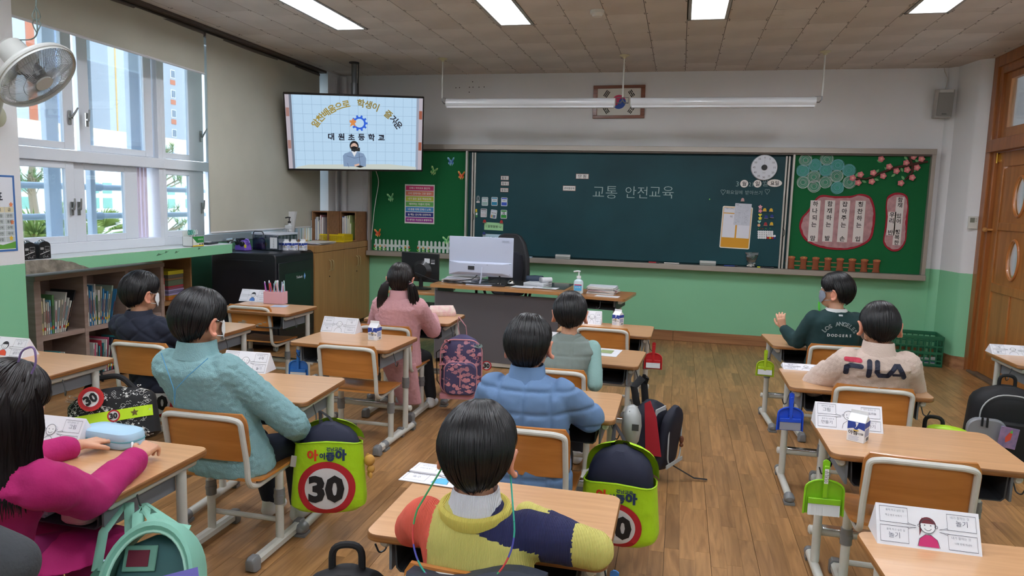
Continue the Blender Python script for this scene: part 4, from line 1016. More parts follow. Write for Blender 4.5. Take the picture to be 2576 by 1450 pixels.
# ---- recessed lamps
def troffer(x, y, lab=None):
    t = thing('ceiling_lamp', lab or 'recessed ceiling lamp further back in the room', 'lamp', (x, y, CEIL), 0, None)
    L, W2 = .62, .148
    b = MB()
    for a_, c_ in (((-W2, -L, -.006), (-W2 + .025, L, .004)), ((W2 - .025, -L, -.006), (W2, L, .004)), ((-W2, -L, -.006), (W2, -L + .025, .004)), ((-W2, L - .025, -.006), (W2, L, .004))): b.b2(a_, c_)
    b.build('lamp_rim', mat('lamp_rim', '#9b9c98', rough=.4), t, bevel=.002)
    b = MB(); xs2 = (-.125, -.11, -.05, 0, .05, .11, .125); zs2 = (.0, .06, .095, .075, .095, .06, .0)
    b.loft([[(a_, yy, z_) for a_, z_ in zip(xs2, zs2)] for yy in (-.597, .597)], cap=False, closed=False)
    for yy in (-.597, .597): b.add([(a_, yy, z_) for a_, z_ in zip(xs2, zs2)], [tuple(range(7))])
    b.build('reflector', mat('lamp_reflector', '#8f9194', rough=.25), t)
    for cx in (-.055, .055):
        b = MB()
        for dz in (0,):
            for q in (-.014, .014): b.cyl((cx + q, -.55, .03), (cx + q, .535, .03), .0105, n=10)
        b.tube([(cx - .014, .53, .03), (cx - .012, .552, .03), (cx, .56, .03), (cx + .012, .552, .03), (cx + .014, .53, .03)], .0105, 8)
        tb_ = b.build('tube', _glow('#f4f8ff', LAMP_STRENGTH), t)
        b = MB(); b.b2((cx - .03, -.585, .012), (cx + .03, -.55, .05)); b.tube([(cx - .018, .54, .055), (cx - .02, .56, .03), (cx, .575, .012), (cx + .02, .56, .03), (cx + .018, .54, .055)], .005, 6); b.build('tube_holder', mat('lamp_holder', '#e4e2dc', rough=.5), t)
    return t
for (x, y), l in zip(LIGHTS, ('lit recessed ceiling lamp nearest the window blinds', 'lit recessed ceiling lamp second from the windows', 'lit recessed ceiling lamp third from the windows', 'lit recessed ceiling lamp nearest the door')): troffer(x, y, l)
for n_, (x, y) in enumerate(HID): troffer(x, y, 'recessed ceiling lamp out of view, %s row, %s' % (('middle', 'back')[y < 0], ['by the windows', 'left of centre', 'right of centre', 'by the door'][[-2.85, -1.39, .125, 1.66].index(x)]))
p = onz(1503, 26, CEIL); t = thing('smoke_detector', 'round white smoke detector on the ceiling between lamps', 'detector', (p.x, p.y, CEIL))
b = MB(); b.loft([[(r_ * math.cos(a_), r_ * math.sin(a_), z) for a_ in [2 * PI * q / 28 for q in range(28)]] for r_, z in ((.052, 0), (.054, -.006), (.054, -.026), (.046, -.03), (.038, -.034), (.036, -.046), (.024, -.05))]); b.build('housing', mat('detector_white', '#d8d5d0', rough=.4), t)

# ---- wall speaker
p = ony(2376, 261, FY - .12); t = thing('wall_speaker', 'small white box speaker with a grey grille on the wall', 'speaker', (p.x, FY, p.z)); Ms = tr(0, -.09, 0, rx=.12)
b = MB(); b.loft([[(.078 * cx, .05 * cy, z) for cx, cy in ((-1, -.6), (-.8, -1), (.8, -1), (1, -.6), (1, 1), (-1, 1))] for z in (-.135, -.13, .12, .14)]); b.build('cabinet_shell', mat('speaker_white', '#b9b5b0', rough=.5), t, Ms, bevel=.008, seg=3)
b = MB(); b.b2((-.07, -.056, -.11), (.07, -.049, .11)); g_ = b.build('grille', mat('speaker_grille', '#8b8884', rough=.7, bump=.8, bs=500), t, Ms, bevel=.004)
a = Art(.001); a.rect(-.022, -.1, .022, -.09, '#4a4a48'); a.build('badge', g_, tr(0, -.0565, 0)); b = MB(); b.b2((-.02, -.05, -.03), (.02, .0, .03)); b.build('bracket', pc('#9a968f'), t)
b = MB(); b.tube([(.02, -.01, .13), (.04, -.006, .2), (.045, -.006, .26), (.01, -.006, .33), (0, -.006, .38)], .004, 6); b.build('speaker_cable', mat('cable_white', '#cfccc8'), t)
t = thing('thermostat', 'small white wall thermostat on the pillar beside the door', 'thermostat', (2.715, 7.712, 1.42)); Ms = tr(rz=.0)
b = MB(); b.b2((-.04, -.02, -.06), (.04, 0, .06)); b.build('casing', pc('#d8dad4'), t, Ms, bevel=.004); a = Art(.001); a.rect(-.028, .0, .012, .045, '#7d8478'); a.rect(.018, .03, .03, .04, '#b0b0a8'); a.rect(.018, .01, .03, .02, '#b0b0a8'); a.build('display', t, tr(0, -.0202, 0))
# milk crate on the floor
t = thing('plastic_crate', 'dark green plastic milk crate on the floor by the pillar', 'crate', (2.37, 7.87, 0), -.1); M_cr = mat('crate_green', '#1f6647', rough=.4)
w_, d_, h_ = .42, .34, .30
def crate_side(L, M):
    b = MB()
    for k in range(9): x = -L / 2 + L * k / 8; b.b2((x - .006, -.004, 0), (x + .006, .004, h_))
    for z in (.01, .06, .13, .14, .2, .27, .29): b.b2((-L / 2, -.005, z - .007), (L / 2, .005, z + .007))
    b.b2((-L / 2, -.005, .0), (L / 2, .005, .03)); b.b2((-L / 2, -.008, .27), (L / 2, .008, h_))
    return b.build('crate_side', M_cr, t, M, bevel=.0015, seg=1)
crate_side(w_, tr(0, -d_ / 2, 0)); crate_side(w_, tr(0, d_ / 2, 0)); crate_side(d_, tr(-w_ / 2, 0, 0, rz=PI / 2)); crate_side(d_, tr(w_ / 2, 0, 0, rz=PI / 2))
MB().b2((-w_ / 2, -d_ / 2, 0), (w_ / 2, d_ / 2, .012)).build('crate_floor', M_cr, t)
rr = random.Random(8)
for k in range(6):
    x_, y_ = -.14 + .07 * (k % 5), -.10 + .08 * (k // 5); z_ = .014
    t = thing('empty_carton', 'flattened white milk carton in the green crate, %s from the left' % ('first', 'second', 'third', 'fourth', 'fifth', 'sixth')[k], 'carton', (2.37 + x_, 7.87 + y_, z_), rr.uniform(-.5, .5), 'empty cartons in the crate')
    MB().b2((-.028, -.02, 0), (.028, .02, rr.uniform(.05, .09))).build('carton_body', pc('#d6d8dc'), t, bevel=.003); a = Art(.001); a.rect(-.028, .02, .028, .035, '#3a55a0'); a.build('carton_print', t, tr(0, -.0205, 0))
# ================================================================ SCHOOL FURNITURE
M_lam = wood('desk_laminate', '#d2a478', '#c2946a', sc=(3, 40, 40), rough=.28, coat=.35, grain=.6, bump=.03)
M_edge = wood('desk_edge', '#a5703c', '#6b4120', sc=(2, 2, 120), rough=.45, coat=.2, grain=.2)
M_white = mat('powder_coat', '#c9c8c0', rough=.4, coat=.15, var=.05, vs=12)
M_cap = mat('grey_foot_cap', '#77787a', rough=.4, coat=.2)
M_tray = mat('desk_tray_plastic', '#3a3d42', rough=.5)
M_trays = mat('desk_tray_side', '#70757c', rough=.5)
M_ply = wood('chair_ply', '#c8823f', '#b3702f', sc=(3, 30, 30), rough=.3, coat=.4, island=.10, grain=.5, bump=.03)
M_hook = mat('hook_wire', '#55575a', metal=.8, rough=.35)
def ctube(b, pts, r, n=10, m=0):
    """tube through a smoothed path"""
    P_ = [V(p) for p in pts]; o = [P_[0]]
    for i in range(1, len(P_) - 1):
        a_, c_, d_ = P_[i - 1], P_[i], P_[i + 1]; k = min((a_ - c_).length, (d_ - c_).length) * .45
        s_, e_ = c_ + (a_ - c_).normalized() * k, c_ + (d_ - c_).normalized() * k
        for q in range(6): u = q / 5; o.append(s_ * (1 - u) ** 2 + c_ * 2 * u * (1 - u) + e_ * u * u)
    o.append(P_[-1]); b.tube(o, r, n, m); return b
def make_desk():
    t = thing('school_desk', '', 'desk')
    top = MB(); o_ = rrect(.66, .46, .035, 5); n = len(o_)
    rings = []
    for dz, ins in ((0, .003), (.004, 0), (.018, 0), (.022, .0025)): rings.append([(x * (1 - ins / .33), y * (1 - ins / .23), .598 + dz) for x, y in o_])
    top.loft(rings, 1, cap=False); top.add([p for p in rings[-1]], [tuple(range(n))], 0); top.add([p for p in rings[0]], [tuple(range(n))[::-1]], 1)
    top.build('tabletop', [M_lam, M_edge], t, ang=40)
    for s_ in (-1, 1):
        b = MB(); b.tube([(s_ * .285, -.195, .58), (s_ * .285, -.185, .58), (s_ * .285, .19, .58), (s_ * .285, .2, .58)], [.010, .017, .017, .010], 12); b.build('side_rail', M_white, t)
        b = MB(); b.cyl((s_ * .285, .13, .05), (s_ * .285, .13, .57), .0175, n=14); b.build('leg', M_white, t)
        b = MB(); b.cyl((s_ * .285, .13, .31), (s_ * .285, .13, .375), .0225, n=14); b.cyl((s_ * .285, .13, .335), (s_ * .285, .13, .35), .024, n=14); b.build('leg_collar', M_cap, t)
        b = MB(); b.tube([(s_ * .285, -.16, .032), (s_ * .285, .26, .032)], .019, 12); f_ = b.build('foot', M_white, t)
        b = MB(); b.tube([(s_ * .285, -.15, .031), (s_ * .285, -.155, .031), (s_ * .285, -.185, .03), (s_ * .285, -.20, .026), (s_ * .285, -.206, .02)], [.021, .026, .027, .021, .008], 14); b.b2((s_ * .285 - .026, -.205, 0), (s_ * .285 + .026, -.145, .014)); b.build('foot_cap', M_cap, f_, bevel=.003)
        b = MB(); b.tube([(s_ * .285, .235, .032), (s_ * .285, .262, .032), (s_ * .285, .27, .032)], [.0215, .0215, .012], 14); b.b2((s_ * .285 - .018, .225, 0), (s_ * .285 + .018, .26, .016)); b.build('foot_cap', M_cap, f_, bevel=.002)
        b = MB(); ctube(b, [(s_ * .30, -.09, .575), (s_ * .315, -.09, .53), (s_ * .32, -.10, .505), (s_ * .335, -.11, .50), (s_ * .345, -.115, .53)], .0028, 8); b.build('bag_hook', M_hook, t)
        b = MB(); b.b2((s_ * .27, -.19, .50), (s_ * .262, .12, .588)); b.build('tray_bracket', M_trays, t)
    b = MB(); b.tube([(-.315, .155, .17), (-.31, .155, .17), (.31, .155, .17), (.315, .155, .17)], [.012, .019, .019, .012], 12); b.build('crossbar', M_white, t)
    b = MB(); b.b2((-.262, .135, .182), (.262, .175, .1905)); b.build('foot_rest_strip', mat('chrome_strip', '#c8ccd0', metal=1, rough=.15), t, bevel=.003)
    b = MB(); z0, z1 = .497, .588
    prof = [(-.255, z1), (-.25, z0 + .012), (-.238, z0), (.238, z0), (.25, z0 + .012), (.255, z1)]
    inn = [(.25, z1), (.245, z0 + .015), (.234, z0 + .004), (-.234, z0 + .004), (-.245, z0 + .015), (-.25, z1)]
    b.prism([(x, z) for x, z in prof + inn], -.31, M=MX(((1, 0, 0, 0), (0, 0, -1, -.19), (0, 1, 0, 0), (0, 0, 0, 1)))); b.b2((-.25, .115, z0), (.25, .12, z1)); b.build('tray', M_tray, t, ang=20)
    return t
def make_chair():
    t = thing('school_chair', '', 'chair')
    def sheet(f, nu, nv, th, nm, shape):
        # f(u,v)->point, u,v in -1..1 ; rounded corners by squeezing
        vs = []
        for i in range(nv + 1):
            for j in range(nu + 1):
                v = -1 + 2 * i / nv; u = -1 + 2 * j / nu; vs.append(f(u * shape(v), v))
        from mathutils.geometry import normal
        top_ = [V(p) for p in vs]; k = nu + 1; nr = []
        for i in range(nv + 1):
            for j in range(nu + 1):
                a_ = top_[i * k + min(j + 1, nu)] - top_[i * k + max(j - 1, 0)]; c_ = top_[min(i + 1, nv) * k + j] - top_[max(i - 1, 0) * k + j]; nr.append(a_.cross(c_).normalized())
        bot = [p - q * th for p, q in zip(top_, nr)]; N = len(top_); fs = []
        for i in range(nv):
            for j in range(nu): a_ = i * k + j; fs += [(a_, a_ + 1, a_ + k + 1, a_ + k), (N + a_, N + a_ + k, N + a_ + k + 1, N + a_ + 1)]
        rim = [j for j in range(k)] + [i * k + nu for i in range(1, nv + 1)] + [nv * k + j for j in range(nu - 1, -1, -1)] + [i * k for i in range(nv - 1, 0, -1)]
        for q in range(len(rim)): a_, c_ = rim[q], rim[(q + 1) % len(rim)]; fs.append((a_, N + a_, N + c_, c_))
        b = MB(); b.add(top_ + bot, fs); return b.build(nm, M_ply, t, ang=50)
    def sq(e, r): return lambda v: 1 - r * max(0, (abs(v) - e) / (1 - e)) ** 2.4
    sheet(lambda u, v: (u * .19, .005 + v * .18, .372 - .014 * (1 - u * u) * (1 - v * v) - (.022 * max(0, v - .55) ** 2 * 5) + .02 * max(0, -v - .6)), 10, 12, .011, 'seat', sq(.7, .22))
    sheet(lambda u, v: (u * .185, -.197 - .028 * (v + 1) * .5 - .016 * (1 - u * u), .565 + v * .098), 12, 8, -.010, 'backrest', sq(.5, .10))
    b = MB()
    ctube(b, [(-.165, .15, .348), (-.165, -.14, .338), (-.172, -.205, .37), (-.172, -.212, .46), (-.168, -.245, .635), (-.13, -.252, .645), (.13, -.252, .645), (.168, -.245, .635), (.172, -.212, .46), (.172, -.205, .37), (.165, -.14, .338), (.165, .15, .348)], .0115, 10)
    b.build('back_frame', M_white, t)
    for s_ in (-1, 1):
        b = MB(); b.cyl((s_ * .165, .03, .045), (s_ * .165, .03, .343), .0175, n=14); b.build('leg', M_white, t)
        b = MB(); b.cyl((s_ * .165, .03, .20), (s_ * .165, .03, .265), .0225, n=14); b.cyl((s_ * .165, .03, .225), (s_ * .165, .03, .24), .0245, n=14); b.build('leg_collar', M_cap, t)
        b = MB(); b.loft([[(s_ * .165 + .02 * cx, y, .033 + .019 * cz) for cx, cz in ((-1, -.7), (-.7, -1), (.7, -1), (1, -.7), (1, .4), (.5, 1), (-.5, 1), (-1, .4))] for y in (-.17, .19)]); f_ = b.build('foot', M_white, t)
        for y, d in ((-.17, -1), (.19, 1)):
            b = MB(); b.loft([[(s_ * .165 + .024 * k * cx, y + d * yy, .03 + .03 * k2 * cz - .0) for cx, cz in ((-1, -1), (1, -1), (1, .5), (.6, 1), (-.6, 1), (-1, .5))] for yy, k, k2 in ((-.02, 1, 1), (.012, 1, 1), (.026, .8, .8), (.03, .4, .4))]); b.build('foot_cap', M_cap, f_, bevel=.003)
    b = MB(); b.cyl((-.165, .05, .115), (.165, .05, .115), .0115, n=10); b.build('crossbar', M_white, t)
    return t
desk0 = make_desk(); chair0 = make_chair(); index_kids()
GD, GC = 'school desks in rows', 'school chairs at the desks'
DESKS = dict(
    D1=(-.462, 1.955, .595, 0, 'wood topped desk at which the child in the striped knit sweater leans'),
    D2=(-.55, 3.17, .60, 0, 'wood topped desk at which the child in the blue puffer coat sits'),
    D3=(-.50, 4.25, .60, -.06, 'wood topped desk at which the child in the grey quilted vest sits'),
    D4=(-.475, 5.15, .61, -.01, 'front desk with a milk carton beside the teacher desk'),
    D5=(.87, 1.91, .60, .05, 'desk in the lower right corner with a red haired drawing card'),
    D6=(.905, 2.93, .63, 0, 'empty desk with a milk carton and a paper card, third on the right'),
    D7=(.905, 3.95, .62, 0, 'desk at which the child in the beige fleece jacket sits'),
    D8=(.955, 5.21, .60, .07, 'front right desk at which the child in the dark green jacket sits'),
    D9=(-1.93, 4.085, .62, -.05, 'empty desk with a milk carton and card before the pink coat child'),
    D10=(-1.90, 5.06, .62, .03, 'front desk with a pink pouch at which the pink coat child sits'),
    D11=(-3.13, 5.02, .62, -.02, 'front desk with a pink pen box beside the black cabinet'),
    D12=(-3.10, 4.11, .62, 0, 'desk at which the child in the navy quilted coat sits'),
    D13=(-1.86, 2.93, .62, .06, 'desk at which the child in the teal fleece sits'),
    D14=(-3.20, 2.95, .62, 0, 'empty glossy desk at the left edge by the bookshelf'),
    D15=(-1.88, 1.90, .62, .0, 'glossy desk at which the child in the magenta coat rests both hands'),
    D16=(2.31, 4.97, .62, .03, 'desk at the right edge beside the wooden door'))
for i, (k, (x, y, z, r, l)) in enumerate(DESKS.items()):
    if i == 0: desk0.location = (x, y, 0); desk0.rotation_euler = (0, 0, r); desk0.scale = (1, 1, z / .62); desk0['label'] = l; desk0['group'] = GD
    else: dup(desk0, (x, y, 0), r, l, GD, (1, 1, z / .62))
CHAIRS = dict(
    C1=(-0.4, 1.73, 0, 'chair with a dark coat over it under the striped sweater child'),
    C2=(-0.54, 2.81, 0, 'chair of the child in the blue puffer coat'),
    C3=(-0.6, 3.79, 0, 'chair of the child in the grey quilted vest'),
    C4=(-0.47, 5.12, -0.03, 'empty orange chair at the front desk by the teacher desk'),
    C6=(0.865, 2.89, -0.03, 'empty chair at the third desk on the right, nearest the camera'),
    C7=(0.96, 3.94, -0.02, 'chair of the child in the beige fleece jacket'),
    C8=(1, 5.03, 0.06, 'chair of the child in the dark green jacket'),
    C9=(-1.82, 3.97, 0, 'empty chair tucked at the desk with the milk carton, centre left'),
    C10=(-1.87, 4.64, 0, 'chair of the child in the pink coat'),
    C11=(-3.16, 5.07, 0, 'empty chair at the front desk with the pink pen box'),
    C12=(-2.92, 3.64, 0, 'chair of the child in the navy quilted coat'),
    C13=(-1.76, 2.61, 0, 'chair of the child in the teal fleece'),
    C15=(-1.98, 1.42, .25, 'chair of the child in the magenta coat'))
for i, (k, (x, y, r, l)) in enumerate(CHAIRS.items()):
    if i == 0: chair0.location = (x, y, 0); chair0.rotation_euler = (0, 0, r); chair0['label'] = l; chair0['group'] = GC
    else: dup(chair0, (x, y, 0), r, l, GC)

# ---- name cards: folded paper prisms
CLAB = [0]
def name_card(x, y, z, rz, lab, L=.25, hair=None, shirt=None, hairc='#333333', txt=('축구', '수학', '그리기', '놀기'), open_=False, big=1., glasses=False, pony=False):
    t = thing('paper_name_card', lab, 'card', (x, y, z), rz)
    h_, w_ = .095 * big, .11; th = .0012
    Mp = mat('card_paper', '#e2e2e8', rough=.8)
    if not open_:
        al = math.atan2(w_ / 2, h_)
        b = MB(); b.prism([(-w_ / 2, 0), (w_ / 2, 0), (0, h_)], L, M=MX(((0, 0, 1, -L / 2), (1, 0, 0, 0), (0, 1, 0, 0), (0, 0, 0, 1)))); b.build('folded_paper', Mp, t)
        face = tr(0, -w_ / 2 - .0005, .001, rx=-al); fh = math.hypot(h_, w_ / 2)
    else:
        b = MB(); b.box((0, .035, .002), (L, .095, .002)); b.box((0, -.04, .002), (L, .085, .002)); b.box((0, .0, .006), (L * .96, .02, .006)); b.build('folded_paper', Mp, t); face = tr(0, -.082, .0035, rx=-PI / 2 + .0); fh = .165
    a = Art(.0004); K = '#4a4c55'; hx, hz = L / 2, fh
    for sx_, za, zb, tail in ((-1, .55, .93, -1), (1, .52, .9, -1), (-1, .08, .47, 1), (1, .06, .42, 1)):
        x0, x1 = sorted((sx_ * .93 * hx, sx_ * .38 * hx)); z0, z1 = za * hz, zb * hz; xi = x1 if sx_ < 0 else x0; q = .05 * hx * sx_
        zt = z0 if tail < 0 else z1
        a.line([(x0, z0), (x1, z0), (x1, z1), (x0, z1)], .0014, K, 1, closed=True)
        a.line([(xi, zt - tail * .03 * hz * 1.), (xi - q * 3.2, zt + tail * .02 * hz), (xi + q, zt)], .0012, K, 1)
    for k, (px, pz) in enumerate(((-.66, .72), (.66, .7), (-.66, .25), (.66, .22))):
        if txt[k]: a.text(txt[k], px * hx, pz * hz, .018, '#6a6f7c' if k != 1 else '#5a5f70', 1, fit=min(.32 * hx, .014 * len(txt[k])))
        a.text('내가 잘하는 것' if k % 2 else '올해 하고 싶은 일', px * hx * (1 - .05), pz * hz + .13 * hz, .008, '#8a8f9a', 1, fit=.36 * hx)
    cz = .55 * hz; r_ = .17 * hz
    if hair: a.disc(0, cz + .03 * hz, r_ * 1.12, hair, 1, n=20)
    if pony: a.poly([(-.1 * hx, cz + .2 * hz), (-.16 * hx, cz + .05 * hz), (-.17 * hx, cz - .25 * hz), (-.12 * hx, cz - .1 * hz), (-.06 * hx, cz + .1 * hz)], hair or K, 1)
    a.disc(0, cz, r_, '#e6e6ea', 2, n=20)
    if hair: a.poly([(r_ * math.cos(q), cz + r_ * math.sin(q)) for q in [PI * .12 + PI * .76 * k / 10 for k in range(11)]], hair, 3)
    a.ring(0, cz, r_, .0014, K, 4, n=20)
    for s_ in (-1, 1):
        a.disc(s_ * r_ * .4, cz + .02 * hz, .0018, K, 4, n=6); a.ring(s_ * r_ * 1.12, cz, r_ * .2, .0012, K, 3, n=8)
    a.ring(0, cz - .02 * hz, r_ * .5, .0014, K, 4, a0=205, a1=335, n=8)
    if shirt: a.poly([(-.2 * hx, .06 * hz), (.2 * hx, .06 * hz), (.17 * hx, .24 * hz), (.06 * hx, .34 * hz), (-.06 * hx, .34 * hz), (-.17 * hx, .24 * hz)], shirt, 1)
    a.line([(-.21 * hx, .06 * hz), (-.17 * hx, .24 * hz), (-.05 * hx, .35 * hz), (.05 * hx, .35 * hz), (.17 * hx, .24 * hz), (.21 * hx, .06 * hz)], .0013, K, 2)
    if glasses:
        for s_ in (-1, 1): a.ring(s_ * r_ * .42, cz, r_ * .33, .0014, K, 5, n=10)
    a.build('card_drawing', t, face); return t
name_card(-2.13, 4.30, .62, -.04, 'white folded name card on the empty desk centre left', txt=('글짓기하기', '약', '약', '이름맞추기'))
name_card(.70, 3.07, .63, .0, 'white folded name card behind the milk carton on the right', L=.25, txt=('그림', '그림.하늘', '만들기', '하기'))
name_card(.70, 2.105, .60, -.02, 'white folded name card with a red haired smiling figure', L=.255, hair='#6b1f2c', shirt='#c4256a', pony=True, txt=('학교 친구 사귀기', '놀기', '놀기', '나랑 친해 지내자'))
name_card(-.70, 2.17, .597, -.06, 'flattened name card with a blue shirt drawing near the striped sweater child', L=.27, open_=True, shirt='#5ab4dc', hair='#8a6a5c', txt=('선생님 말 듣기', '', '축구', ''), big=1.)
name_card(-3.41, 5.31, .62, .0, 'white folded name card beside the pink pen box', shirt='#4a78c0', hair='#2a2a30', txt=('', '수학', '', '이름맞추기'), L=.24)
name_card(-3.43, 3.06, .62, .02, 'white folded name card with a red shirt drawing at the left edge', shirt='#d84a30', hair='#2a2a30', txt=('멘토', '농구', '수학', '글짓기'), L=.26)
name_card(-2.08, 2.02, .62, .03, 'white folded name card behind the pale blue pencil case', txt=('악기', '그림', '그리기', '하기'), L=.24)
name_card(-2.08, 3.17, .62, .06, 'white folded name card half hidden by the teal fleece child', L=.24)
name_card(.72, 4.20, .62, .02, 'low name card at the corner of the beige fleece child desk', L=.24, big=.28)
name_card(2.10, 5.13, .62, .03, 'white name card on the desk by the wooden door', L=.25, big=.6, txt=('그림', '그리기', '놀기', '축구'))
name_card(-.60, 5.33, .61, .0, 'white folded name card beside the milk carton on the front desk', L=.14)
name_card(-.72, 4.40, .60, .0, 'white folded name card before the grey vest child', L=.2)

# ---- milk cartons
def carton(x, y, z, rz, lab, s=1., group=None):
    t = thing('milk_carton', lab, 'carton', (x, y, z), rz, group); w_ = .031 * s; h_ = .078 * s; g_ = .026 * s
    b = MB(); b.loft([[(-w_, -w_, 0), (w_, -w_, 0), (w_, w_, 0), (-w_, w_, 0)], [(-w_, -w_, h_), (w_, -w_, h_), (w_, w_, h_), (-w_, w_, h_)]], 0)
    b.add([(-w_, -w_, h_), (w_, -w_, h_), (w_, w_, h_), (-w_, w_, h_), (-w_, 0, h_ + g_), (w_, 0, h_ + g_)], [(0, 1, 5, 4), (2, 3, 4, 5), (0, 4, 3), (1, 2, 5)], 0)
    b.b2((-w_, -.0012, h_ + g_ - .002), (w_, .0012, h_ + g_ + .014 * s)); b.build('carton_body', mat('carton_board', '#e6e7ea', rough=.45), t, bevel=.0012)
    a = Art(.0003); B = '#2a459c'
    a.rect(-w_, h_ * .72, w_, h_, B, 1); a.poly([(-w_, h_ * .6), (-w_ * .3, h_ * .68), (0, h_ * .56), (w_ * .3, h_ * .7), (w_, h_ * .62), (w_, h_ * .74), (-w_, h_ * .74)], B, 1)
    a.poly([(-w_ * .1, h_ * .98), (w_ * .25, h_ * .98), (w_ * .1, h_ * .8), (-w_ * .15, h_ * .66), (w_ * .0, h_ * .8)], '#e8edf5', 2)
    a.text('아침', -w_ * .35, h_ * .46, .02, '#2b2b33', 2, .02, fit=w_ * 1.0); a.text('의선물', w_ * .5, h_ * .44, .02, '#2b2b33', 2, .01, fit=w_ * .75)
    a.disc(0, h_ * .58, w_ * .35, '#d9b95a', 2, rz=w_ * .1, n=12)
    for k in range(4): a.rect(-w_ * .8, h_ * (.08 + k * .06), w_ * (.3 + .1 * (k % 2)), h_ * (.095 + k * .06), '#8f9bc0', 1)
    a.build('carton_print', t, tr(0, -w_ - .0002, 0))
    a = Art(.0003); a.rect(-w_, h_ * .72, w_, h_, B, 1)
    for k in range(5): a.rect(-w_ * .8, h_ * (.3 + k * .07), w_ * (.7), h_ * (.34 + k * .07), '#6f7fb4', 1)
    for k in range(9): a.rect(-w_ * .2 + k * w_ * .1, h_ * .06, -w_ * .15 + k * w_ * .1, h_ * .22, '#2b2b33', 1)
    a.build('carton_print', t, tr(w_ + .0002, 0, 0, rz=PI / 2)); return t
carton(-1.82, 4.13, .62, -.1, 'small milk carton on the empty desk centre left')
carton(-.41, 5.33, .61, -.5, 'small milk carton on the front desk by the teacher desk')
carton(.705, 2.90, .63, -.5, 'small milk carton before the name card on the right')
for k in range(4): p = ((-3.90, 6.5), (-3.84, 6.515), (-3.765, 6.55), (-3.69, 6.6))[k]; carton(p[0] + (0, .012, 0, 0)[k], p[1], .953, -.12, ['leftmost of the milk cartons on the black cabinet', 'second milk carton from the left on the black cabinet', 'third milk carton from the left on the black cabinet', 'rightmost of the milk cartons on the black cabinet'][k], .95, 'milk cartons on the black cabinet')

# ---- dustpan and brush sets
def dustpan(x, y, z, rz, col, lab, brush='#dfe3e6', front=True, s=1., tagtxt=None, tilt=0, face=None):
    t = thing('dustpan_set', lab, 'dustpan', (x, y, z), rz); M1 = mat('dustpan_' + col[1:], col, rough=.3, coat=.3)
    b = MB(); w_, h_ = .062 * s, .12 * s
    out_ = [(-w_, -h_ - .075), (w_, -h_ - .075)] + [(w_ * .97 * math.cos(a_), -.075 - .035 + .035 * math.sin(a_) + .0) for a_ in [PI * k / 10 for k in range(11)]]
    b.prism([(x_, z_) for x_, z_ in out_], .003, M=tr(0, .004, 0, rx=PI / 2)); pan = None
    pn = b.build('dustpan', M1, t, tr(rx=tilt), bevel=.001)
    b = MB(); n_ = len(out_); rim = [(x_, -.008, z_) for x_, z_ in out_[1:]]; b.tube([(q[0], q[1] + .004, q[2]) for q in rim] + [(out_[0][0], -.004, out_[0][1])], .004, 6); b.build('pan_rim', M1, pn)
    b = MB(); b.prism([(-.01, -.09), (.01, -.09), (.012, -.02), (.012, -.006), (.004, .0), (-.004, .0), (-.012, -.006), (-.012, -.02)], .006, M=tr(0, .001, 0, rx=PI / 2)); b.build('pan_handle', M1, t, tr(rx=tilt), bevel=.002)
    if front:
        b = MB(); b.b2((-w_ * .82, -.014, -.15 * s), (w_ * .82, -.004, -.13 * s)); b.b2((-.008, -.014, -.14), (.008, -.006, -.02)); bo = b.build('brush_block', M1, t, tr(rx=tilt), bevel=.002)
        b = MB(); rr = random.Random(1)
        for k in range(26):
            for q in range(3): x_ = -w_ * .78 + w_ * 1.56 * k / 25; b.add([(x_ - .0016, -.006 - q * .003, -.148 * s), (x_ + .0016, -.006 - q * .003, -.148 * s), (x_ + .002 + rr.uniform(-.001, .001), -.008 - q * .004, -.188 * s), (x_ - .002, -.008 - q * .004, -.188 * s)], [(0, 1, 2, 3)])
        b.build('bristles', mat('bristle_' + brush[1:], brush, rough=.8), t, tr(rx=tilt), flat=True)['kind'] = 'stuff'
    if tagtxt:
        a = Art(.0006); a.rect(-.007, -.085, .007, -.03, '#e8e8e4', 1); a.text(tagtxt, 0, -.057, .01, '#2a2a2a', 2, rot=PI / 2, fit=.045); a.build('name_sticker', t, tr(0, -.0148, 0, rx=tilt))
    if face:
        a = Art(.0006); a.disc(-.01, -.115, .0022, '#3a3a3a', n=8); a.disc(.008, -.115, .0022, '#3a3a3a', n=8); a.line([(-.003, -.122), (.0, -.128), (.003, -.122)], .001, '#3a3a3a'); a.build('printed_face', t, tr(0, -.0145, 0, rx=tilt))
    return t
dustpan(.565, 2.72, .60, .05, '#86c41e', 'bright green dustpan and brush hanging at the empty right desk', tagtxt='이지우', s=1.1)
dustpan(.59, 3.74, .59, .1, '#1f4fd0', 'blue dustpan with a grey brush hanging at the beige fleece desk', brush='#8f8f9c', face=True)
dustpan(.615, 5.06, .55, -.1, '#a9c81e', 'yellow green dustpan hanging at the front right desk', s=.9)
dustpan(-.13, 5.0, .56, .05, '#c0262c', 'red dustpan with a pale brush hanging at the front desk', s=.95)
dustpan(-2.285, 4.02, .55, .1, '#2a78d0', 'blue dustpan hanging at the left side of the empty centre desk')
dustpan(-.12, 1.84, .53, .0, '#2a78c4', 'blue dustpan hanging under the striped sweater desk')
# ================================================================ SHELVES, CABINETS, TEACHER'S DESK
M_ash = wood('bookshelf_wood', '#a08a80', '#8a746a', sc=(3, 3, 26), rough=.55, grain=.5)
M_birch = wood('cabinet_wood', '#ad8351', '#9d7444', sc=(26, 26, 1.4), rough=.4, coat=.1, grain=.5)
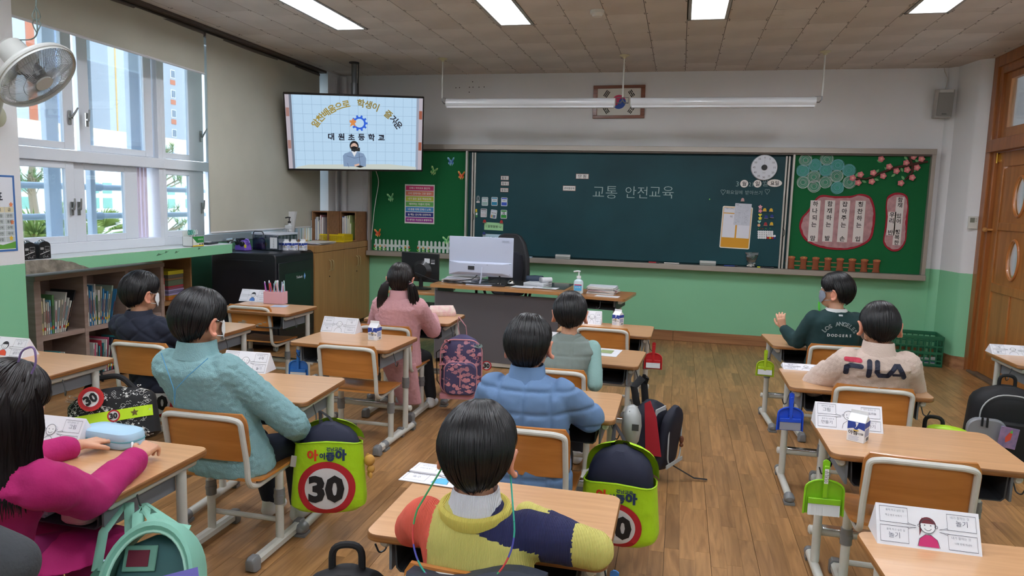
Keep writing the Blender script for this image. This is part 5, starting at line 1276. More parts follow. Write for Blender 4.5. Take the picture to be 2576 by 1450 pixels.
# book shelf under the sill; front faces +x
SX = -4.36
t = thing('bookshelf', 'grey brown wooden bookshelf with three bays under the window sill', 'shelf', (SX, 4.1, 0))
Y0, Y1, Z1 = 0, 1.30, .89; dpt = .32
MB().b2((-dpt, Y0, Z1 - .035), (.012, Y1, Z1)).build('top_board', M_ash, t, bevel=.002)
for y in (0, .43, .855, 1.265): MB().b2((-dpt, y, 0), (0, y + .035 + (.02 if y == 0 else 0), Z1 - .035)).build('upright', M_ash, t, bevel=.002)
for z in (.03, .42): MB().b2((-dpt, .035, z), (-.004, 1.265, z + .035)).build('shelf_board', M_ash, t, bevel=.002)
MB().b2((-dpt, 0, 0), (-dpt + .01, Y1, Z1 - .03)).build('back_board', M_ash, t)
t2 = thing('small_shelf', 'narrow light wooden shelf at the end of the bookshelf', 'shelf', (SX - .02, 5.41, 0))
M_lw2 = wood('small_shelf_wood', '#a37a50', '#8f683f', sc=(3, 3, 26), rough=.5)
for a_, c_, nm in (((-.3, 0, .90), (0, .39, .918), 'top_board'), ((-.3, 0, 0), (0, .018, .9), 'upright'), ((-.3, .372, 0), (0, .39, .9), 'upright'), ((-.3, .018, .50), (0, .372, .535), 'shelf_board'), ((-.3, .018, .06), (0, .372, .09), 'shelf_board'), ((-.3, 0, 0), (-.29, .39, .9), 'back_board')): MB().b2(a_, c_).build(nm, M_lw2, t2, bevel=.0015)
rr = random.Random(21)
BC = ['#d8d4c4', '#cfc69a', '#b8b07a', '#3f86b8', '#d9d9d4', '#5e8f5a', '#e2e0d8', '#c8bfa8', '#e4e2dc', '#6fa8c8', '#d7cfbc', '#c8c8c4', '#dedcd2', '#e0ddd0', '#9ab0a0']
BN = {'#d8d4c4': 'cream', '#cfc69a': 'pale yellow', '#b8b07a': 'olive yellow', '#3f86b8': 'blue', '#d9d9d4': 'white', '#5e8f5a': 'green', '#e2e0d8': 'off white', '#c8bfa8': 'beige', '#e4e2dc': 'white', '#6fa8c8': 'light blue', '#d7cfbc': 'cream', '#c8c8c4': 'grey white', '#dedcd2': 'white', '#e0ddd0': 'ivory', '#9ab0a0': 'grey green'}
ORD = ['first', 'second', 'third', 'fourth', 'fifth', 'sixth', 'seventh', 'eighth', 'ninth', 'tenth', 'eleventh', 'twelfth', 'thirteenth', 'fourteenth', 'fifteenth', 'sixteenth', 'seventeenth', 'eighteenth', 'nineteenth', 'twentieth']
def book(y, z, th, h_, d_, col, lab, grp, lean=0, X=SX - .03, spine=None, nm='book'):
    t = thing(nm, lab, 'book', (X, y, z), 0, grp)
    t.rotation_euler = (lean, 0, 0)
    b = MB(); b.b2((-d_ + .002, .002, .003), (-.004, th - .002, h_ - .003)); b.build('pages', mat('page_block', '#dcd6c6', rough=.8), t)
    b = MB(); b.b2((-d_, 0, 0), (0, .002, h_)); b.b2((-d_, th - .002, 0), (0, th, h_)); b.b2((-.0025, 0, 0), (0, th, h_)); b.build('cover', mat('cover_' + col[1:], col, rough=.45), t, flat=True)
    a = Art(.0006); a.rect(.15 * th, h_ * .12, .85 * th, h_ * .2, rrc.choice(['#c84a3a', '#e0c040', '#3a78b0', '#ffffff']), 1); a.rect(.3 * th, h_ * .35, .7 * th, h_ * rrc.uniform(.6, .85), rrc.choice(['#4a4a4a', '#7a5a4a', '#2f6a8a', '#8a3a3a']), 1)
    a.build('spine_print', t, MX(((0, -1, 0, .0), (1, 0, 0, 0), (0, 0, 1, 0), (0, 0, 0, 1))))
    return t
rrc = random.Random(8)
def book_row(y, z, n, where, grp, hmin, hmax, lean0, leanf, cols, tmin=.012, tmax=.02, dark=None, dd=.2):
    for k in range(n):
        th = rr.uniform(tmin, tmax); h_ = rr.uniform(hmin, hmax); f = k / max(1, n - 1); lean = -(lean0 + (leanf - lean0) * max(0, (f - .45) / .55)); col = cols[k % len(cols)]
        book(y, z + .002, th, h_, rr.uniform(dd - .03, dd), col, '%s book, %s from the left %s' % (BN.get(col, 'coloured'), ORD[min(k, 19)], where), grp, lean)
        y += th / math.cos(lean) + .001
    return y
G1 = 'books on the upper shelf, left bay'
y = book_row(4.165, .455, 13, 'in the upper left bay of the shelf', G1, .23, .30, 0, .30, ['#b8b07a', '#cfc69a', '#d7cfbc', '#c8bfa8', '#c8c8c4', '#6fa8c8', '#5e8f5a', '#d9d9d4', '#e2e0d8', '#d7cfbc', '#e4e2dc', '#c8c8c4', '#dedcd2'])
BN['#26262a'] = 'black'
book(y, .457, .012, .31, .22, '#26262a', 'tall black framed book leaning rightmost in the upper left bay', G1, -.32)
y = book_row(4.575, .455, 15, 'in the upper middle bay of the shelf', 'books on the upper shelf, middle bay', .22, .32, 0, .2, ['#d9d9d4', '#e2e0d8', '#3f86b8', '#c8c8c4', '#3f86b8', '#e4e2dc', '#e4e2dc', '#5e8f5a', '#e4e2dc', '#c8bfa8', '#3f86b8', '#dedcd2', '#3f86b8', '#e0ddd0', '#9ab0a0'], .01, .018)
book(y + .01, .457, .01, .27, .22, '#3f86b8', 'blue picture book lying wide open at the bay end', 'books on the upper shelf, middle bay', -.3)
BN.update({'#d86a8a': 'pink', '#4a2f5a': 'purple', '#3f9aa0': 'teal', '#c03a4a': 'red', '#2f3a4a': 'dark'})
y = book_row(4.62, .07, 18, 'in the lower middle bay of the shelf', 'thin books on the lower shelf, middle bay', .20, .27, .05, .3, ['#d9d9d4', '#d86a8a', '#c8c8c4', '#2f3a4a', '#3f9aa0', '#c03a4a', '#2f3a4a', '#3f9aa0', '#d9d9d4'], .008, .014)
y = book_row(4.17, .07, 12, 'in the lower left bay of the shelf', 'thin books on the lower shelf, left bay', .17, .25, 0, .1, ['#c8c8c4', '#d9d9d4', '#9ab0a0', '#3f9aa0', '#d86a8a'], .01, .02)
y = book_row(5.02, .455, 9, 'in the upper right bay of the shelf', 'books on the upper shelf, right bay', .22, .3, 0, .1, ['#d9d9d4', '#3f86b8', '#e2e0d8', '#5e8f5a'])
# papers and cloths piled in the small shelf
z = .537
for k, (c, h_, l) in enumerate((('#c8702c', .028, 'orange'), ('#b8862c', .012, 'mustard'), ('#a89ac8', .016, 'lilac'), ('#7a7494', .024, 'grey violet'), ('#b0a4d0', .010, 'light lilac'), ('#8a4a5a', .020, 'plum'), ('#b8303c', .010, 'red'), ('#5e6a52', .05, 'dark green'), ('#9a7a58', .018, 'tan'), ('#6a665a', .03, 'olive grey'), ('#cfc02c', .035, 'yellow'))):
    t = thing('folded_paper_pack', '%s pack in the pile on the narrow wooden shelf' % l, 'paper', (SX - .05, 5.52, z), rr.uniform(-.03, .03), 'packs piled on the narrow shelf')
    MB().b2((-.2, 0, 0), (0, .2, h_)).build('pack', mat('pack_' + c[1:], c, rough=.7), t, bevel=.002); z += h_ + .001
z = .092
for k, (c, h_, l) in enumerate((('#8c5a34', .10, 'brown'), ('#c8505a', .12, 'rose'), ('#c8b48a', .05, 'buff'))):
    t = thing('folded_paper_pack', '%s pack in the lower box of the narrow wooden shelf' % l, 'paper', (SX - .05, 5.5, z), 0, 'packs in the lower box of the narrow shelf')
    MB().b2((-.2, 0, 0), (0, .22, h_)).build('pack', mat('pack_' + c[1:], c, rough=.7), t, bevel=.002); z += h_ + .001
for k in range(2):
    t = thing('marker_case', 'tall thin white and red case standing on the narrow shelf, %s one' % ('left', 'right')[k], 'case', (SX - .05, 5.432 + k * .022, .537)); MB().b2((-.12, 0, 0), (0, .018, .15)).build('case_body', pc('#d8d4cc'), t, bevel=.002); MB().b2((-.121, -.0005, .15), (.001, .0185, .21)).build('case_lid', pc('#b8404c'), t, bevel=.002)
# things on the sill
SZ = 1.037
for k, y in enumerate((3.86, 3.975)):
    t = thing('tape_dispenser', ['black and silver patterned tape cutter at the pillar on the sill', 'black and silver patterned tape cutter, second along the sill'][k], 'dispenser', (LX - .045, y, SZ))
    pts = [(-.045, 0), (.045, 0), (.045, .085)] + [(.045 - .045 + .045 * math.cos(a_), .085 + .03 * math.sin(a_)) for a_ in [PI * q / 8 for q in range(1, 8)]] + [(-.045, .085)]
    b = MB(); b.prism(pts, .05, M=MX(((0, 0, 1, -.025), (1, 0, 0, 0), (0, 1, 0, 0), (0, 0, 0, 1)))); b.build('cutter_body', mat('cutter_black', '#1b1b1d', rough=.35), t, bevel=.004)
    a = Art(.0006); rr2 = random.Random(3)
    a.rect(-.035, .06, -.01, .075, '#a8a8a8'); a.rect(0, .06, .035, .08, '#1b1b1d'); a.line([(0, .06), (.035, .06), (.035, .08), (0, .08)], .002, '#b8b8b8', 2, True)
    for q in range(16): x_ = rr2.uniform(-.038, .034); z_ = rr2.uniform(.006, .05); a.line([(x_, z_), (x_ + rr2.uniform(-.012, .012), z_ + rr2.uniform(-.004, .01))], .0022, '#c8c8c8')
    a.line([(-.038, .03), (.036, .05)], .004, '#c8c8c8'); a.build('silver_print', t, MX(((0, -1, 0, .0252), (1, 0, 0, 0), (0, 0, 1, 0), (0, 0, 0, 1))))
    b = MB(); b.tube([(0, .0 + .03 * math.cos(a_), .088 + .03 * math.sin(a_)) for a_ in [2 * PI * q / 16 for q in range(16)]], .009, 8, closed=True); b.build('tape_roll', glassm('tape_clear', '#d8dcdc', .1), t)
t = thing('scissors_box', 'green and white cardboard box of scissors on the sill', 'box', (LX - .045, 5.52, SZ), .0)
b = MB(); b.b2((-.05, -.075, 0), (.05, -.072, .085)); b.b2((-.05, .072, 0), (.05, .075, .085)); b.b2((.047, -.075, 0), (.05, .075, .085)); b.b2((-.05, -.075, 0), (-.047, .075, .13)); b.b2((-.05, -.075, 0), (.05, .075, .003)); b.build('box_board', pc('#dfe2dc'), t)
a = Art(.0006); a.rect(-.075, .03, .075, .085, '#2f8a42', 1); a.poly([(-.075, .03), (-.02, .03), (-.075, .075)], '#dfe2dc', 2); a.rect(-.075, 0, .075, .01, '#e0c832', 1); a.text('SCISSORS', .03, .06, .02, '#dfe8df', 2, fit=.07); a.rect(.01, .012, .03, .022, '#4a4a4a', 2); a.rect(.04, .012, .065, .022, '#4a4a4a', 2); a.build('box_print', t, MX(((0, -1, 0, .0504), (1, 0, 0, 0), (0, 0, 1, 0), (0, 0, 0, 1))))
for k, (dy, c) in enumerate(((-.04, '#2f9a8a'), (.0, '#7fb8a8'), (.035, '#c8d2d0'))):
    t = thing('scissors', ['teal handled scissors standing leftmost in the box', 'mint handled scissors standing in the middle of the box', 'white handled scissors standing rightmost in the box'][k], 'scissors', (LX - .045, 5.52 + dy, SZ + .004))
    b = MB(); b.tube([(0, .012 * s_ if False else .0, .0), (0, 0, .09)], .004, 6); b.build('blades', M_metal, t)
    for s_ in (-1, 1): b = MB(); b.tube([(0, s_ * .014 + .011 * math.cos(a_), .115 + .02 * math.sin(a_)) for a_ in [2 * PI * q / 14 for q in range(14)]], .004, 6, closed=True); b.build('handle', pc(c), t)
# black charging cabinet
KX, KY = -3.67, 6.06
t = thing('charging_cabinet', 'black metal charging cabinet with rounded top edges and a dark door', 'cabinet', (KX, KY, 0)); M_bk = mat('cabinet_black', '#15161c', rough=.38, coat=.1); w_, d_, h_ = .69, .72, .95
b = MB(); rings = []
for y_ in (0, d_): rings.append([(-w_ , y_, .07), (0, y_, .07), (0, y_, h_ - .05), (-.006, y_, h_ - .02), (-.03, y_, h_ - .003), (-.06, y_, h_), (-w_ + .06, y_, h_), (-w_ + .02, y_, h_ - .01), (-w_, y_, h_ - .05)])
b.loft(rings); b.build('carcase', M_bk, t, bevel=.012, seg=3)
b = MB(); b.b2((-w_ + .1, -.003, h_ - .075), (-.14, .001, h_ - .072)); b.build('side_seam', mat('seam_dark', '#3a3c44', rough=.5), t)
b = MB(); b.b2((.0, .03, .12), (.012, d_ - .03, h_ - .09)); do = b.build('door', M_bk, t, bevel=.004)
b = MB(); b.b2((.012, .13, .2), (.016, d_ - .1, h_ - .2)); b.build('door_panel', mat('door_panel_green', '#122621', rough=.25), do, bevel=.012, seg=3)
a = Art(.0008); a.text('Tecbank', -.1, 0, .05, '#cfd4dc', 1, .02, fit=.12); a.poly([(-.02, 0), (0, -.035), (.02, 0), (0, .035)], '#6fa0d8', 1); a.build('door_mark', do, MX(((0, -1, 0, .0165), (1, 0, 0, .5), (0, 0, 1, h_ - .25), (0, 0, 0, 1))))
for x_, y_ in ((-.06, .08), (-.06, d_ - .08), (-w_ + .08, .08), (-w_ + .08, d_ - .08)):
    b = MB(); b.cyl((x_ - .012, y_, .032), (x_ + .012, y_, .032), .032, n=18); b.cyl((x_ - .02, y_, .032), (x_ + .02, y_, .032), .01); b.b2((x_ - .02, y_ - .025, .05), (x_ + .02, y_ + .025, .072)); b.build('castor', mat('castor_grey', '#8a8f8c', rough=.4), t, bevel=.002)
# wooden cabinet along the wall
WX, WY0, WY1, WZ = -3.665, 6.80, 8.15, .985
t = thing('wooden_cabinet', 'light wooden cabinet with paired doors behind the black cabinet', 'cabinet', (WX, WY0, 0)); L_ = WY1 - WY0
b = MB(); b.b2((-.38, .001, .05), (-.02, L_, WZ - .07)); b.b2((-.68, .001, .05), (-.38, 1.04, WZ - .07)); b.build('carcase', M_birch, t); b = MB(); b.b2((-.385, -.005, WZ - .07), (.0, L_, WZ)); b.b2((-.69, -.005, WZ - .07), (-.385, 1.045, WZ)); b.build('top', M_birch, t, bevel=.002); MB().b2((-.38, .01, 0), (-.04, L_ - .01, .05)).build('plinth', pc('#5a4a3a'), t)
for k in range(4):
    y0_ = k * L_ / 4; b = MB(); b.b2((-.02, y0_ + .002, .055), (-.002, y0_ + L_ / 4 - .002, WZ - .075)); d0_ = b.build('door', M_birch, t, bevel=.0015)
    yy = y0_ + (L_ / 4 - .03 if k % 2 == 0 else .03); b = MB(); ctube(b, [(-.002, yy, .70), (.022, yy, .71), (.026, yy, .76), (.022, yy, .81), (-.002, yy, .82)], .0045, 8); b.build('handle', mat('handle_brass', '#b8a67e', metal=.7, rough=.3), d0_)
    if k % 2 == 0: b = MB(); b.cyl((-.003, L_ / 4 + y0_ - .02, .64), (.003, L_ / 4 + y0_ - .02, .64), .008, n=12); b.build('lock', mat('lock_metal', '#4a443a', metal=.8), d0_)
# on the cabinets
t = thing('pencil_sharpener', 'purple and black crank pencil sharpener on the black cabinet', 'sharpener', (-4.17, 6.30, .953), -.25); M_pu = mat('sharpener_purple', '#6f4fb0', rough=.3, coat=.3); M_bk2 = mat('sharpener_black', '#191a1e', rough=.35)
b = MB(); b.loft([[(x_ * s_, y_ * s_, z_) for x_, y_ in rrect(.15, .1, .02, 3)] for s_, z_ in ((1, 0), (1, .03), (.85, .06), (.8, .085), (.6, .1))]); b.build('body', M_pu, t, bevel=.003)
b = MB(); b.tube([(-.03, -.055, .08), (-.03, .03, .08)], .03, 14); b.tube([(.035, -.06, .065), (.035, -.02, .065)], .025, 14); b.b2((-.045, -.05, .09), (.01, .02, .12)); b.build('mechanism', M_bk2, t, bevel=.004)
b = MB(); b.tube([(.02 + .03 * math.cos(a_) + .03, 0, .08 + .03 * math.sin(a_)) for a_ in [2 * PI * q / 14 for q in range(14)]], .008, 8, closed=True); b.build('carry_ring', M_pu, t); MB().b2((.07, -.052, .03), (.095, -.048, .06)).build('label_tag', pc('#dcc832'), t)
t = thing('hole_punch', 'grey metal crank clamp beside the purple sharpener', 'tool', (-4.28, 6.24, .953)); b = MB(); ctube(b, [(0, 0, 0), (0, 0, .07), (.03, .02, .09), (.08, .03, .09)], .012, 10); b.cyl((-.03, 0, .09), (.03, .02, .1), .02); b.b2((-.04, -.03, 0), (.03, .03, .012)); b.build('clamp', M_metal, t, bevel=.002)
t = thing('file_box', 'clear lidded storage box of papers on the black cabinet', 'box', (-3.99, 6.58, .953), -.02)
b = MB(); w_, d_, h_ = .29, .34, .15
for a_, c_ in (((-w_ / 2, -d_ / 2, 0), (w_ / 2, -d_ / 2 + .003, h_)), ((-w_ / 2, d_ / 2 - .003, 0), (w_ / 2, d_ / 2, h_)), ((-w_ / 2, -d_ / 2, 0), (-w_ / 2 + .003, d_ / 2, h_)), ((w_ / 2 - .003, -d_ / 2, 0), (w_ / 2, d_ / 2, h_)), ((-w_ / 2, -d_ / 2, 0), (w_ / 2, d_ / 2, .004))): b.b2(a_, c_)
b.build('clear_tub', glassm('clear_plastic', '#d4dae2', .1), t); b = MB(); b.b2((-w_ / 2 - .008, -d_ / 2 - .008, h_), (w_ / 2 + .008, d_ / 2 + .008, h_ + .022)); b.build('lid', mat('frosted_lid', '#ccd2de', rough=.3), t, bevel=.006)
b = MB(); ctube(b, [(-w_ / 2 + .02, -d_ / 2 - .012, h_ - .03), (-w_ / 2 + .02, -d_ / 2 - .02, h_ + .035), (-.01, -d_ / 2 - .02, h_ + .035), (-.01, -d_ / 2 - .012, h_ - .03)], .006, 8); b.build('bail_handle', mat('bail_grey', '#4a4f58', rough=.4), t)
b = MB()
for k in range(9): b.b2((-.0 + k * .0145 - .005, -d_ / 2 + .02, .006), (.0 + k * .0145, d_ / 2 - .05, .12 + .01 * (k % 3)))
b.build('papers', pc('#c8ccd4'), t); a = Art(.0008); a.rect(.05, .02, .13, .13, '#d8dade'); a.text('사이버 블러링', .09, .075, .01, '#55585f', 2, rot=-PI / 2, fit=.09); a.build('label', t, tr(0, -d_ / 2 - .001, 0))
def bottle(name, lab, cat, x, y, z, r_, h_, col, top='#e4e6e8', pumpc=None, lbl=None, trigger=None):
    t = thing(name, lab, cat, (x, y, z)); b = MB(); b.loft([[(r_ * s_ * math.cos(a_), r_ * s_ * .8 * math.sin(a_), h_ * z_) for a_ in [2 * PI * q / 20 for q in range(20)]] for s_, z_ in ((.92, 0), (1, .03), (1, .72), (.9, .84), (.4, .95), (.35, 1))]); b.build('bottle_body', mat('bottle_' + col[1:], col, rough=.2, coat=.3), t)
    b = MB(); b.cyl((0, 0, h_), (0, 0, h_ + .02), r_ * .45, n=14); b.build('cap', pc(top), t)
    if pumpc: b = MB(); b.cyl((0, 0, h_ + .02), (0, 0, h_ + .055), .006); ctube(b, [(.012, 0, h_ + .058), (-.01, 0, h_ + .062), (-.045, 0, h_ + .055)], .007, 8); b.build('pump', pc(pumpc), t)
    if trigger: b = MB(); b.b2((-.05, -.014, h_ + .02), (.03, .014, h_ + .06)); b.b2((-.035, -.006, h_ - .03), (-.025, .006, h_ + .03)); b.build('trigger', pc(trigger), t, bevel=.004)
    if lbl: a = Art(.0006); a.rect(-r_ * .75, h_ * .2, r_ * .75, h_ * .62, '#4aa6d8', 1); a.rect(-r_ * .75, h_ * .55, r_ * .75, h_ * .62, '#c03060', 2); a.text(lbl, 0, h_ * .42, .02, '#e8f0f4', 2, fit=r_ * 1.1); a.build('bottle_label', t, tr(0, -r_ * .82, 0))
    return t
bottle('pump_bottle', 'white pump bottle with a black pump top on the cabinet', 'bottle', -4.05, 6.96, .987, .035, .22, '#d8dade', pumpc='#1c1c20', top='#1c1c20')
bottle('spray_bottle', 'clear white spray bottle beside the paper bag on the cabinet', 'bottle', -4.0, 6.88, .987, .03, .14, '#c8ccd2', trigger='#d0d4d8')
t = thing('paper_bag', 'white crumpled open bag standing behind the storage box', 'bag', (-4.14, 7.1, .987)); b = MB(); b.loft([[(x_ * s_, y_ * .6, z_ + .02 * x_) for x_, y_ in rrect(.12, .1, .01, 2)] for s_, z_ in ((.7, 0), (.85, .1), (1.2, .24), (1.5, .34))], cap=False); b.build('bag_film', mat('bag_white', '#d2d2d4', rough=.6, bump=.6, bs=14, dist=.01), t)
# books and organizers
for k, (x_, lab) in enumerate(((-3.93, 'brown wooden file organizer standing left on the cabinet'), (-3.68, 'brown wooden file organizer standing right on the cabinet'))):
    pass
M_org = wood('organizer_wood', '#9a6f4e', '#86603f', sc=(3, 26, 26), rough=.5)
def organizer(x, y, lab):
    t = thing('file_organizer', lab, 'organizer', (x, y, .987)); w_, d_, h_ = .20, .30, .345
    for a_, c_, nm in (((0, -d_, 0), (.012, 0, h_), 'side_board'), ((w_ - .012, -d_, 0), (w_, 0, h_), 'side_board'), ((.012, -d_, h_ - .012), (w_ - .012, 0, h_), 'top_board'), ((.012, -d_, 0), (w_ - .012, 0, .012), 'base_board'), ((.012, -.008, .012), (w_ - .012, 0, h_ - .012), 'back_board')): MB().b2(a_, c_).build(nm, M_org, t, bevel=.001)
    return t
organizer(-4.10, 7.84, 'brown wooden file organizer, left of the pair on the cabinet'); organizer(-3.895, 8.13, 'brown wooden file organizer, right of the pair on the cabinet')
def files(x, y, z, cols, lab, grp, hh=(.2, .29), d_=.22, th=(.008, .016), lean=0):
    for k, c in enumerate(cols):
        w_ = rr.uniform(*th); h_ = rr.uniform(*hh); t = thing('folder', lab % ORD[k], 'book', (x, y, z), 0, grp); t.rotation_euler = (0, lean, 0)
        b = MB(); b.b2((0, 0, 0), (w_, d_, h_)); b.build('cover', mat('cover_' + c[1:], c, rough=.5), t, bevel=.001); b = MB(); b.b2((.002, -.0006, .01), (w_ - .002, .002, h_ - .01)); b.build('spine_strip', pc(rrc.choice(['#e8e8e4', '#c8ccd0', '#f0ead8'])), t); x += w_ + .0015
files(-4.08, 7.57, 1.0, ['#b8c8dc', '#6f8fb4', '#dcdcd8', '#c8ccd0', '#3a3a3e', '#c08a94', '#d0a8ac', '#dcd4d8'], 'thin folder, %s from the left in the left file organizer', 'folders in the left organizer')
files(-3.875, 7.84, 1.0, ['#3f5fa0', '#3f5fa0', '#dcdcd8', '#8a9aa8', '#c8d0a0', '#a8b070', '#b0c080', '#a8c070'], 'thin folder, %s from the left in the right file organizer', 'folders in the right organizer')
files(-4.35, 7.56, .987, ['#6f7680', '#4aa0c8', '#b8ccd8', '#c86a34', '#4a98c0', '#9abf6a', '#d8663a', '#e0b03a', '#e0b03a', '#c8d4c0', '#4a9a5a', '#6f7680'], 'picture book, %s from the left in the row beside the organizers', 'books beside the organizers', (.2, .27), .2, (.012, .026))
t = thing('yellow_basket', 'yellow perforated plastic basket on the cabinet end', 'basket', (-3.87, 7.68, .987), 0); w_, d_, h_ = .30, .22, .085; M_yb = mat('basket_yellow', '#e0c414', rough=.35)
def bside(L, M):
    b = MB(); b.b2((-L / 2, -.002, 0), (L / 2, .002, .012)); b.b2((-L / 2, -.004, h_ - .016), (L / 2, .004, h_)); n_ = int(L / .012)
    for k in range(n_ + 1): x_ = -L / 2 + L * k / n_; b.b2((x_ - .003, -.0015, .01), (x_ + .003, .0015, h_ - .014))
    for z_ in (.028, .044, .058): b.b2((-L / 2, -.0015, z_ - .003), (L / 2, .0015, z_ + .003))
    b.build('basket_side', M_yb, t, M, flat=True)
bside(w_, tr(0, -d_ / 2, 0)); bside(w_, tr(0, d_ / 2, 0)); bside(d_, tr(-w_ / 2, 0, 0, rz=PI / 2)); bside(d_, tr(w_ / 2, 0, 0, rz=PI / 2)); MB().b2((-w_ / 2, -d_ / 2, 0), (w_ / 2, d_ / 2, .003)).build('basket_floor', M_yb, t)
t = thing('paper_pile', 'loose pile of white papers in a clear sleeve on the cabinet', 'paper', (-3.82, 7.12, .987), .05)
for k in range(6): MB().b2((-.13, -.18, k * .004), (.13, .18, k * .004 + .003)).build('sheet', mat('sheet_%d' % (k % 3), ('#ccd0e2', '#d8d8dc', '#d4cfc4')[k % 3], rough=.5), t, tr(rr.uniform(-.02, .02), rr.uniform(-.03, .03), 0, rz=rr.uniform(-.2, .2)))
t = thing('flat_gadget', 'thin black and white device lying at the sill end', 'device', (-4.2, 5.82, 1.037), .2); MB().b2((-.04, -.1, 0), (.04, .1, .015)).build('device_body', pc('#2a2d30'), t, bevel=.003); MB().b2((-.02, -.05, .0152), (.02, .0, .026)).build('device_pad', pc('#d8dadc'), t, bevel=.003)

# ---- television on a ceiling pole
TVx, TVy, TVz = -3.40, 7.20, 2.17
t = thing('television', 'wide black television on a ceiling pole showing a school broadcast', 'television', (TVx, TVy, TVz), R_(26.5))
M_tv = mat('tv_black', '#101115', rough=.3, coat=.3); Mt = tr(0, 0, 0, ry=-R_(1.4)) @ tr(rx=R_(19.9)); W_, H_ = 1.43, .817
Mt = tr(rx=R_(19.9)) @ tr(ry=-R_(1.6))
b = MB(); fr_ = .014
for a_, c_ in (((-W_ / 2, -.012, -H_ / 2), (W_ / 2, .03, -H_ / 2 + .02)), ((-W_ / 2, -.012, H_ / 2 - fr_), (W_ / 2, .03, H_ / 2)), ((-W_ / 2, -.012, -H_ / 2 + .02), (-W_ / 2 + fr_, .03, H_ / 2 - fr_)), ((W_ / 2 - fr_, -.012, -H_ / 2 + .02), (W_ / 2, .03, H_ / 2 - fr_))): b.b2(a_, c_)
b.build('bezel', M_tv, t, Mt, bevel=.003); MB().b2((-W_ / 2 + .01, .0, -H_ / 2 + .01), (W_ / 2 - .01, .035, H_ / 2 - .01)).build('back_shell', M_tv, t, Mt, bevel=.006); MB().b2((-.3, .035, -.25), (.3, .075, .15)).build('rear_housing', M_tv, t, Mt, bevel=.01)
a = Art(.0006); sw, sh = W_ - 2 * fr_, H_ - fr_ - .02; x0, x1, z0, z1 = -sw / 2, sw / 2, -sh / 2 + .003, sh / 2 + .003; E_ = .34
def G(c): return _glow(c, E_)
a.rect(x0, z0, x1, z1, G('#b7d6ef'), 1)
for k in range(14): x_ = x0 + sw * (.055 + k * .0665); a.line([(x_, z0), (x_, z1)], .0022, G('#7f9db8'), 2)
for k in range(8): z_ = z1 - sh * (.125 * (k + 1)); a.line([(x0, z_), (x1, z_)], .0022, G('#7f9db8'), 2)
for s_ in (-1, 1):
    xa, xb = sorted((s_ * sw / 2, s_ * (sw / 2 - .04))); a.rect(xa, z0, xb, z1, G('#b5aeb8'), 3)
    for zz in (.17, -.17): a.rect(xa + .003, zz, xb - .003, zz + .09, G('#9a5a48' if s_ > 0 else '#a07a74'), 4)
    xc, xd = sorted((s_ * (sw / 2 - .04), s_ * (sw / 2 - .065))); a.rect(xc, z0, xd, z1, G('#6c7484' if s_ < 0 else '#95a0b2'), 3)
a.poly([(x0 + .06, z0), (x0 + .09, z0 + .02), (x0 + .2, z0 + .045), (x1 - .35, z0 + .06), (x1 - .06, z0 + .03), (x1 - .06, z0)], G('#c5cdc6'), 4)
st = '알찬배움으로 학생이 즐거운'; th0, th1 = PI * .805, PI * .195; Rr = .52
for k, ch in enumerate(st):
    if ch == ' ': continue
    th = th0 + (th1 - th0) * k / (len(st) - 1); cx_, cz_ = .02 + Rr * math.cos(th), -.195 + Rr * math.sin(th) * 1.0; a.text(ch, cx_, cz_, .088, G('#a08c3c' if k < 7 else ('#8f8040' if k < 12 else '#2b2d38')), 5, .03, rot=th - PI / 2)
for k, ch in enumerate('대원초등학교'): a.text(ch, -.255 + k * .1045, -.035, .078, G('#1d2233'), 5, .035)
gx, gz = .04, .115; n_ = 10; pts = []
for k in range(n_):
    for da, r_ in ((-.17, .066), (-.11, .085), (.11, .085), (.17, .066)): th = 2 * PI * k / n_ + da; pts.append((gx + r_ * math.cos(th), gz + r_ * math.sin(th)))
a.poly(pts, G('#2a62d8'), 5); a.disc(gx, gz, .047, G('#b7d6ef'), 6)
a.poly([(gx - .10, gz + .03), (gx - .075, gz + .03), (gx - .075, gz + .045), (gx - .055, gz + .045), (gx - .055, gz + .03), (gx - .035, gz + .03), (gx - .035, gz + .005), (gx - .05, gz + .0), (gx - .035, gz - .04), (gx - .065, gz - .02), (gx - .1, gz - .04), (gx - .085, gz), (gx - .1, gz + .005)], G('#d98a4a'), 7)
px_, pz_ = -.02, -.30
a.poly([(px_ - .115, z0 + .03), (px_ - .12, pz_ + .06), (px_ - .1, pz_ + .085), (px_ - .045, pz_ + .105), (px_ + .045, pz_ + .105), (px_ + .1, pz_ + .085), (px_ + .125, pz_ + .03), (px_ + .12, z0 + .03)], G('#7f98b8'), 7)
a.poly([(px_ - .03, pz_ + .11), (px_ + .03, pz_ + .11), (px_ + .0, pz_ + .05)], G('#e0e2e6'), 8); a.line([(px_ - .08, pz_ + .06), (px_, pz_ + .035), (px_ + .09, pz_ + .055)], .004, G('#4a5d7c'), 8); a.line([(px_ - .075, pz_ - .02), (px_ - .06, pz_ - .07)], .004, G('#4a5d7c'), 8); a.line([(px_ + .05, pz_ + .09), (px_ + .06, pz_ - .06)], .003, G('#2b3242'), 9)
a.disc(px_, pz_ + .17, .047, G('#17181e'), 8, rz=.055); a.disc(px_ + .0, pz_ + .155, .036, G('#d7b5a4'), 9, rz=.046); a.poly([(px_ - .036, pz_ + .158), (px_, pz_ + .168), (px_ + .036, pz_ + .158), (px_ + .028, pz_ + .12), (px_, pz_ + .103), (px_ - .028, pz_ + .12)], G('#15161b'), 10)
for s_ in (-1, 1): a.line([(px_ + s_ * .01, pz_ + .178), (px_ + s_ * .024, pz_ + .178)], .003, G('#2a2226'), 10)
